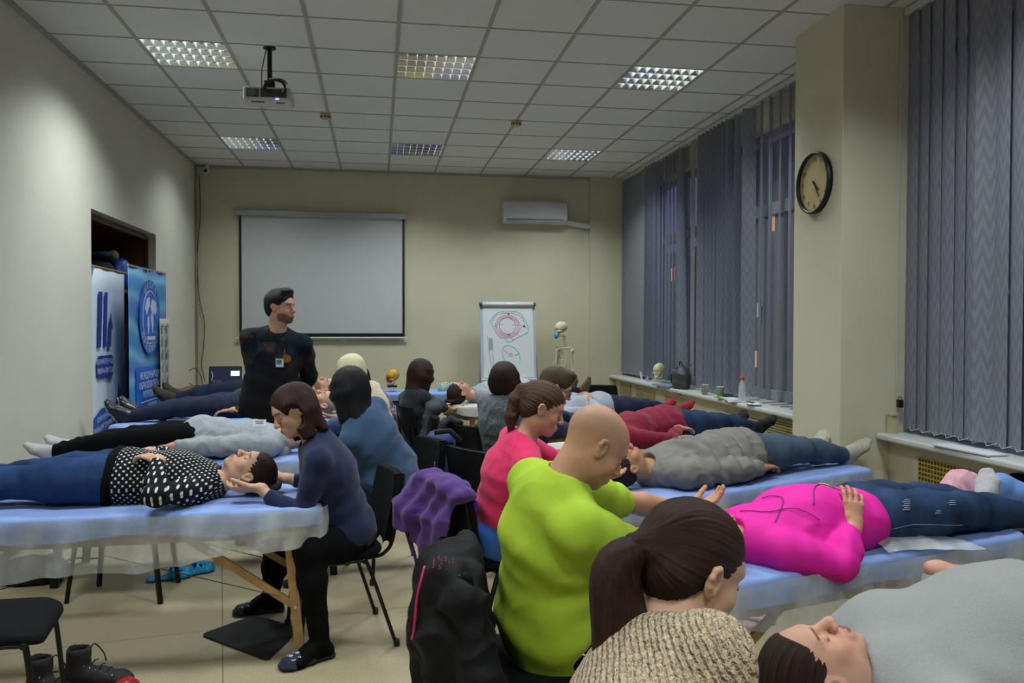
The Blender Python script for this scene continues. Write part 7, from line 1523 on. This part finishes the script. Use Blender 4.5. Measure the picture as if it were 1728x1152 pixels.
# ankle boots and a red shoe at the lower left
m_boot = mat('dark_suede', '#1e1c20', .8, bump=.2, bscale=200)
def boot(px, py, y, rz, label):
    q = atz(px, py, 0); p = V(q[0], y, 0); d = V(math.cos(rz), math.sin(rz), 0); s_ = V(-d[1], d[0], 0); g = wroot('ankle_boot', p, label, 'boot', 'dark ankle boots by the lower left chair'); S = Solid()
    S.chain([p - d * .07 + V(0, 0, .05), p + d * .04 + V(0, 0, .045), p + d * .13 + V(0, 0, .038), p + d * .16 + V(0, 0, .035)], [(.036, .04), (.040, .04), (.042, .030), (.032, .022)], s_, .02); S.cap(p - d * .055 + V(0, 0, .06), p - d * .05 + V(0, 0, .15), (.042, .048), (.046, .050), s_, .03); S.ell(p - d * .05 + V(0, 0, .175), (.038, .038, .05), None, .006, 's'); solid_obj('upper', S, .005, m_boot, g)
    S = Solid(); S.chain([p - d * .08 + V(0, 0, .010), p + d * .04 + V(0, 0, .010), p + d * .15 + V(0, 0, .012)], [(.040, .011), (.038, .010), (.044, .011)], s_, .01); solid_obj('sole', S, .005, m_dark, g)
    mb = MB()
    for k in range(4): c = p + d * (-.010 + .030 * k) + V(0, 0, .128 - .018 * k); mb.tube([c - s_ * .026, c + V(0, 0, .008), c + s_ * .026], .003, 5)
    mb.tube(catmull([p + V(0, 0, .14) - d * .01, p + V(0, 0, .175) + s_ * .03, p + V(0, 0, .13) + s_ * .05 + d * .03, p + V(0, 0, .09) + s_ * .055 + d * .04], 5), .003, 5); mb.build('lace', m_dkf, g)
    mb = MB()
    for k in range(6): mb.ell(p + d * (-.01 + .024 * k) - s_ * .040 + V(0, 0, .105 - .008 * k), (.004, .003, .004), n=6)
    mb.build('eyelet', m_chrome, g, True); MB().lathe(p - d * .05 + V(0, 0, .148), [(.034, 0), (.036, .006), (.033, .010)], 16, cap=False).build('red_lining', mat('dark_red_lining', '#5c1420', .8), g)
boot(160, 1150, 3.72, -.15, 'dark grey ankle boot with silver eyelets on the floor, the fully visible one'); boot(110, 1150, 3.62, -.5, 'dark grey ankle boot standing behind the chair leg at the lower left')
q = atz(225, 1150, 0); p = V(q[0], 3.66, 0); d = nrm(V(1, .15, 0)); s_ = V(-d[1], d[0], 0); g = wroot('flat_shoe', p, 'red shoe toe poking out beside the ankle boots', 'shoe'); S = Solid(); S.chain([p - d * .14 + V(0, 0, .02), p + V(0, 0, .025), p + d * .03 + V(0, 0, .02)], [(.034, .02), (.040, .026), (.028, .018)], s_, .02); S.ell(p - d * .09 + V(0, 0, .05), (.05, .03, .025), None, .01, 's'); solid_obj('upper', S, .004, mat('red_leather', '#a01822', .35), g)
# dark bag on the floor at the left
q = atz(45, 985, 0)
bag('duffel_bag', 'black bag with a strap lying on the floor under the left tables', (q[0] + .02, q[1] + .05, .075), (.20, .13, .08), m_dkf, 15, amp=.006)
MB().tube(catmull([(q[0] + .16, q[1] + .04, .10), (q[0] + .26, q[1] + .05, .13), (q[0] + .38, q[1] + .06, .12)], 5), .005, 6).build('bag_strap', m_dkf, None, True, origin=(q[0] + .26, q[1], .1)); o = bpy.data.objects['bag_strap']; tagp(o, 'thin black strap trailing from the floor bag', 'strap')

# ------------------------------------------------------------ things on the window sill
ZS = .886
def onsill(px, y): d = at(px, 650, y); return d
def P3(px, x): t = (x) / (CF + CR * (px - 864) / FPX)[0]; return (CF + CR * (px - 864) / FPX)[1] * t
xs_ = 3.18
model_skull('skull_model', (xs_, P3(1112, xs_), ZS + .145), (-.75, -.66, 0), .88, mat('cream_plastic_bone', '#c9c29c', .5), 'cream teaching skull standing on a base on the window sill', grp='teaching skulls')
y = P3(1118, 3.14); g = wroot('magazine', (3.14, y, ZS), 'magazines stacked under the skull on the window sill', 'magazine'); MB().box((3.15, y - .12, ZS + .010), (.17, .42, .018), np.array(Matrix.Rotation(.1, 3, 'Z'))).build('pages', mat('magazine_blue', '#7d8ba6', .6), g)
y = P3(1092, 3.2); g = wroot('pamphlet_stand', (3.2, y, ZS), 'clear plastic pamphlet stand left of the skull on the sill', 'stand'); MB().tube(arc((3.2, y, ZS), .055, 0, PI, 14, (0, 1, 0), (0, 0, 1)), .006, 6).tube(arc((3.2, y, ZS), .035, 0, PI, 14, (0, 1, 0), (0, 0, 1)), .004, 6).build('arch', mat('clear_blue_plastic', '#8f9cc0', .3), g, True); MB().b2((3.17, y - .06, ZS), (3.23, y + .06, ZS + .012)).build('base', m_paper, g)
y = P3(1082, 3.22); g = wroot('card', (3.22, y, ZS), 'small white card propped on the sill left of the skull', 'card'); MB().box((3.22, y, ZS + .05), (.003, .07, .10), np.array(Matrix.Rotation(-.15, 3, 'Y'))).build('paper', m_paper, g)
# dark grey backpack-style handbag
yb = P3(1150, 3.2); m_bag = mat('grey_leatherette', '#3a3b3f', .5, bump=.1, bscale=80)
def hb(S): S.chain([(3.195, yb, ZS + .06), (3.20, yb, ZS + .15), (3.205, yb, ZS + .19)], [(.15, .085), (.14, .078), (.09, .050)], (0, 1, 0), .03); S.cap((3.195, yb, ZS + .012), (3.195, yb, ZS + .02), (.14, .080), (.14, .080), (0, 1, 0), .02)
def hbp(g, vs):
    MB().tube(catmull([(3.20, yb - .06, ZS + .24), (3.19, yb - .02, ZS + .285), (3.19, yb + .02, ZS + .285), (3.20, yb + .05, ZS + .24)], 5), .006, 6).build('handle', m_dark, g, True); MB().tube(catmull([(3.135, yb - .01, ZS + .01), (3.132, yb - .01, ZS + .10), (3.15, yb, ZS + .23)], 5), .009, 6).tube(catmull([(3.17, yb + .12, ZS + .20), (3.14, yb + .13, ZS + .13), (3.14, yb + .14, ZS + .06)], 5), .008, 6).build('strap', m_dark, g, True)
    MB().ell((3.15, yb + .09, ZS + .19), (.008, .008, .012)).build('buckle', m_silver, g)
cloth_thing('handbag', 'dark grey rounded backpack handbag standing on the window sill', 'bag', hb, m_bag, 16, .003, 16, .006, hbp)
MB().tube([(3.25, yb - .13, ZS + .25), (3.24, yb - .20, ZS + .27)], .005, 8).build('violet_pen', mat('violet_plastic', '#7a58c8', .4), None, origin=(3.25, yb - .16, ZS + .26)); tagp(bpy.data.objects['violet_pen'], 'thin violet stick poking up behind the grey bag on the sill', 'pen')
m_cup = mat('cup_paper', '#b9b7ac', .6)
def cup(px, x, label, band, s=1.0):
    y = P3(px, x); g = wroot('paper_cup', (x, y, ZS), label, 'cup', 'paper cups on the sill'); c = (x, y, ZS + .001)
    MB().lathe(c, [(.026 * s, 0), (.036 * s, .095 * s), (.038 * s, .097 * s), (.036 * s, .099 * s), (.033 * s, .095 * s), (.024 * s, .004)], 22).build('cup_body', m_cup, g, True)
    mb = MB(); 
    for t in np.linspace(0, 6.28, 7)[:-1]: mb.ell(V(x, y, ZS + .035 * s) + V(math.cos(t) * .0305 * s, math.sin(t) * .0305 * s, .004 * math.sin(t * 3)), (.005, .005, .011), n=8)
    mb.build('printed_leaf', mat(band[0], band[1], .6), g, True)
cup(1190, 3.14, 'white paper cup with a small brown print on the sill', ('brown_print', '#8a5a44')); cup(1216, 3.15, 'white paper cup with a green print, right of the first cup', ('green_print', '#3f7a4a'), 1.05)
y = P3(1253, 3.18); g = wroot('bottle', (3.18, y, ZS), 'clear plastic bottle with a bright orange cap on the sill', 'bottle'); c = (3.18, y, ZS)
m_clear = mat('clear_plastic', '#dfe3e6', .12, alpha=.35); MB().lathe(c, [(.030, 0), (.033, .01), (.033, .12), (.028, .15), (.016, .18), (.014, .195)], 22).build('bottle_body', m_clear, g, True); MB().lathe(c, [(.019, .195), (.019, .222), (.017, .225)], 20).build('cap', mat('orange_cap', '#e2541c', .4), g, True); MB().lathe(c, [(.0335, .08), (.0335, .085)], 22, cap=False).build('ring_mark', m_white, g)
y = P3(1238, 3.13); g = wroot('paper_stack', (3.13, y, ZS), 'loose white papers on the sill between the cups and the bottle', 'papers'); mb = MB()
for k in range(4): mb.box((3.135 + .008 * k, y + .03 * (k - 1.5), ZS + .004 + .005 * k), (.15, .20, .003), np.array(Matrix.Rotation(.25 * k - .3, 3, 'Z')))
mb.build('sheets', m_paper, g)
y = P3(1222, 3.13); g = wroot('notebook', (3.12, y, ZS), 'bright green notebook edge left of the papers on the sill', 'notebook'); MB().box((3.13, y, ZS + .012), (.09, .15, .012), np.array(Matrix.Rotation(.3, 3, 'Z'))).build('cover', mat('lime_green_cover', '#5fae3c', .6), g)
y = P3(1226, 3.2); g = wroot('glove_pack', (3.2, y, ZS), 'black crumpled pouch behind the papers on the sill', 'pouch'); S = Solid(); S.ell((3.2, y - .05, ZS + .022), (.05, .10, .018), None, .01); solid_obj('pouch', S, .005, m_dkf, g, post=lambda v, f: wrinkle(v, f, .004, 25, 3))
y = P3(1243, 3.22); g = wroot('green_folder', (3.22, y, ZS), 'dark green folder leaning under the blinds beside the bottle', 'folder'); MB().box((3.225, y, ZS + .022), (.05, .20, .02)).build('folder', mat('dark_green_card', '#2c4a38', .7), g, bevel=.003)
y = P3(1272, 3.13); g = wroot('snack_pack', (3.13, y, ZS), 'open white snack wrapper with brown biscuits on the sill', 'snack pack'); S = Solid(); S.ell((3.13, y, ZS + .014), (.055, .10, .014), None, .01); solid_obj('wrapper', S, .005, m_paper, g, post=lambda v, f: wrinkle(v, f, .006, 25, 5)); mb = MB()
for k in range(4): mb.ell((3.105, y - .05 + .03 * k, ZS + .025), (.02, .017, .010), n=8)
mb.build('biscuit', mat('biscuit_brown', '#7a4a26', .8), g, True)
y = P3(1318, 3.15); g = wroot('paper_sheet', (3.15, y, ZS), 'white paper sheet on the sill next to the pillar', 'papers'); MB().box((3.15, 5.50, ZS + .004), (.16, .30, .004), np.array(Matrix.Rotation(.1, 3, 'Z'))).build('sheet', m_paper, g)
g = wroot('magazine', (3.2, 3.98, ZS), 'white papers lying on the near sill under the blinds', 'magazine'); MB().box((3.15, 3.92, ZS + .006), (.12, .42, .008), np.array(Matrix.Rotation(.05, 3, 'Z'))).build('pages', m_paper, g)

# ------------------------------------------------------------ things on the back wall table
zt = .78
def skcol(vs, c, R):
    q = (vs - c) @ R; col = np.tile(np.array(hexc('#c98f1e')[:3]), (len(vs), 1)); col[q[:, 1] < -.03] = hexc('#6f9c3a')[:3]; col[(q[:, 2] < .01) & (q[:, 1] > .03)] = hexc('#7a2430')[:3]; col[(q[:, 2] < -.05)] = hexc('#b9a58a')[:3]; col[(q[:, 2] > -.03) & (q[:, 2] < .0) & (np.abs(q[:, 0]) > .03)] = hexc('#c98f1e')[:3]; return col
ps = at(662, 640, 9.62); model_skull('skull_model', (ps[0], 9.62, zt + .16), (-.75, -.6, 0), .92, mat('coloured_skull', '#ffffff', .5, attr='tint'), 'yellow and green painted teaching skull on the table at the back wall', grp='teaching skulls', colors=skcol)
r3 = random.Random(2)
for k in range(7):
    px = 742 + k * 5; q = at(px, 655, 9.5 + .05 * (k % 3)); g = wroot('glass_jar', (q[0], q[1], zt), ('small clear glass jar in the cluster on the table at the back wall' if k % 3 else 'small green glass jar in the cluster on the table at the back wall'), 'jar', 'small clear jars on the back table' if k % 3 else 'small green jars on the back table'); c = (q[0], q[1], zt + .006)
    MB().lathe(c, [(.020, 0), (.022, .01), (.020, .07), (.012, .08)], 14).build('jar_body', mat('frosted_glass' if k % 3 else 'green_glass', '#bfc9c4' if k % 3 else '#8fb39c', .2), g, True); MB().lathe(c, [(.014, .08), (.014, .095)], 12).build('lid', m_white, g, True)
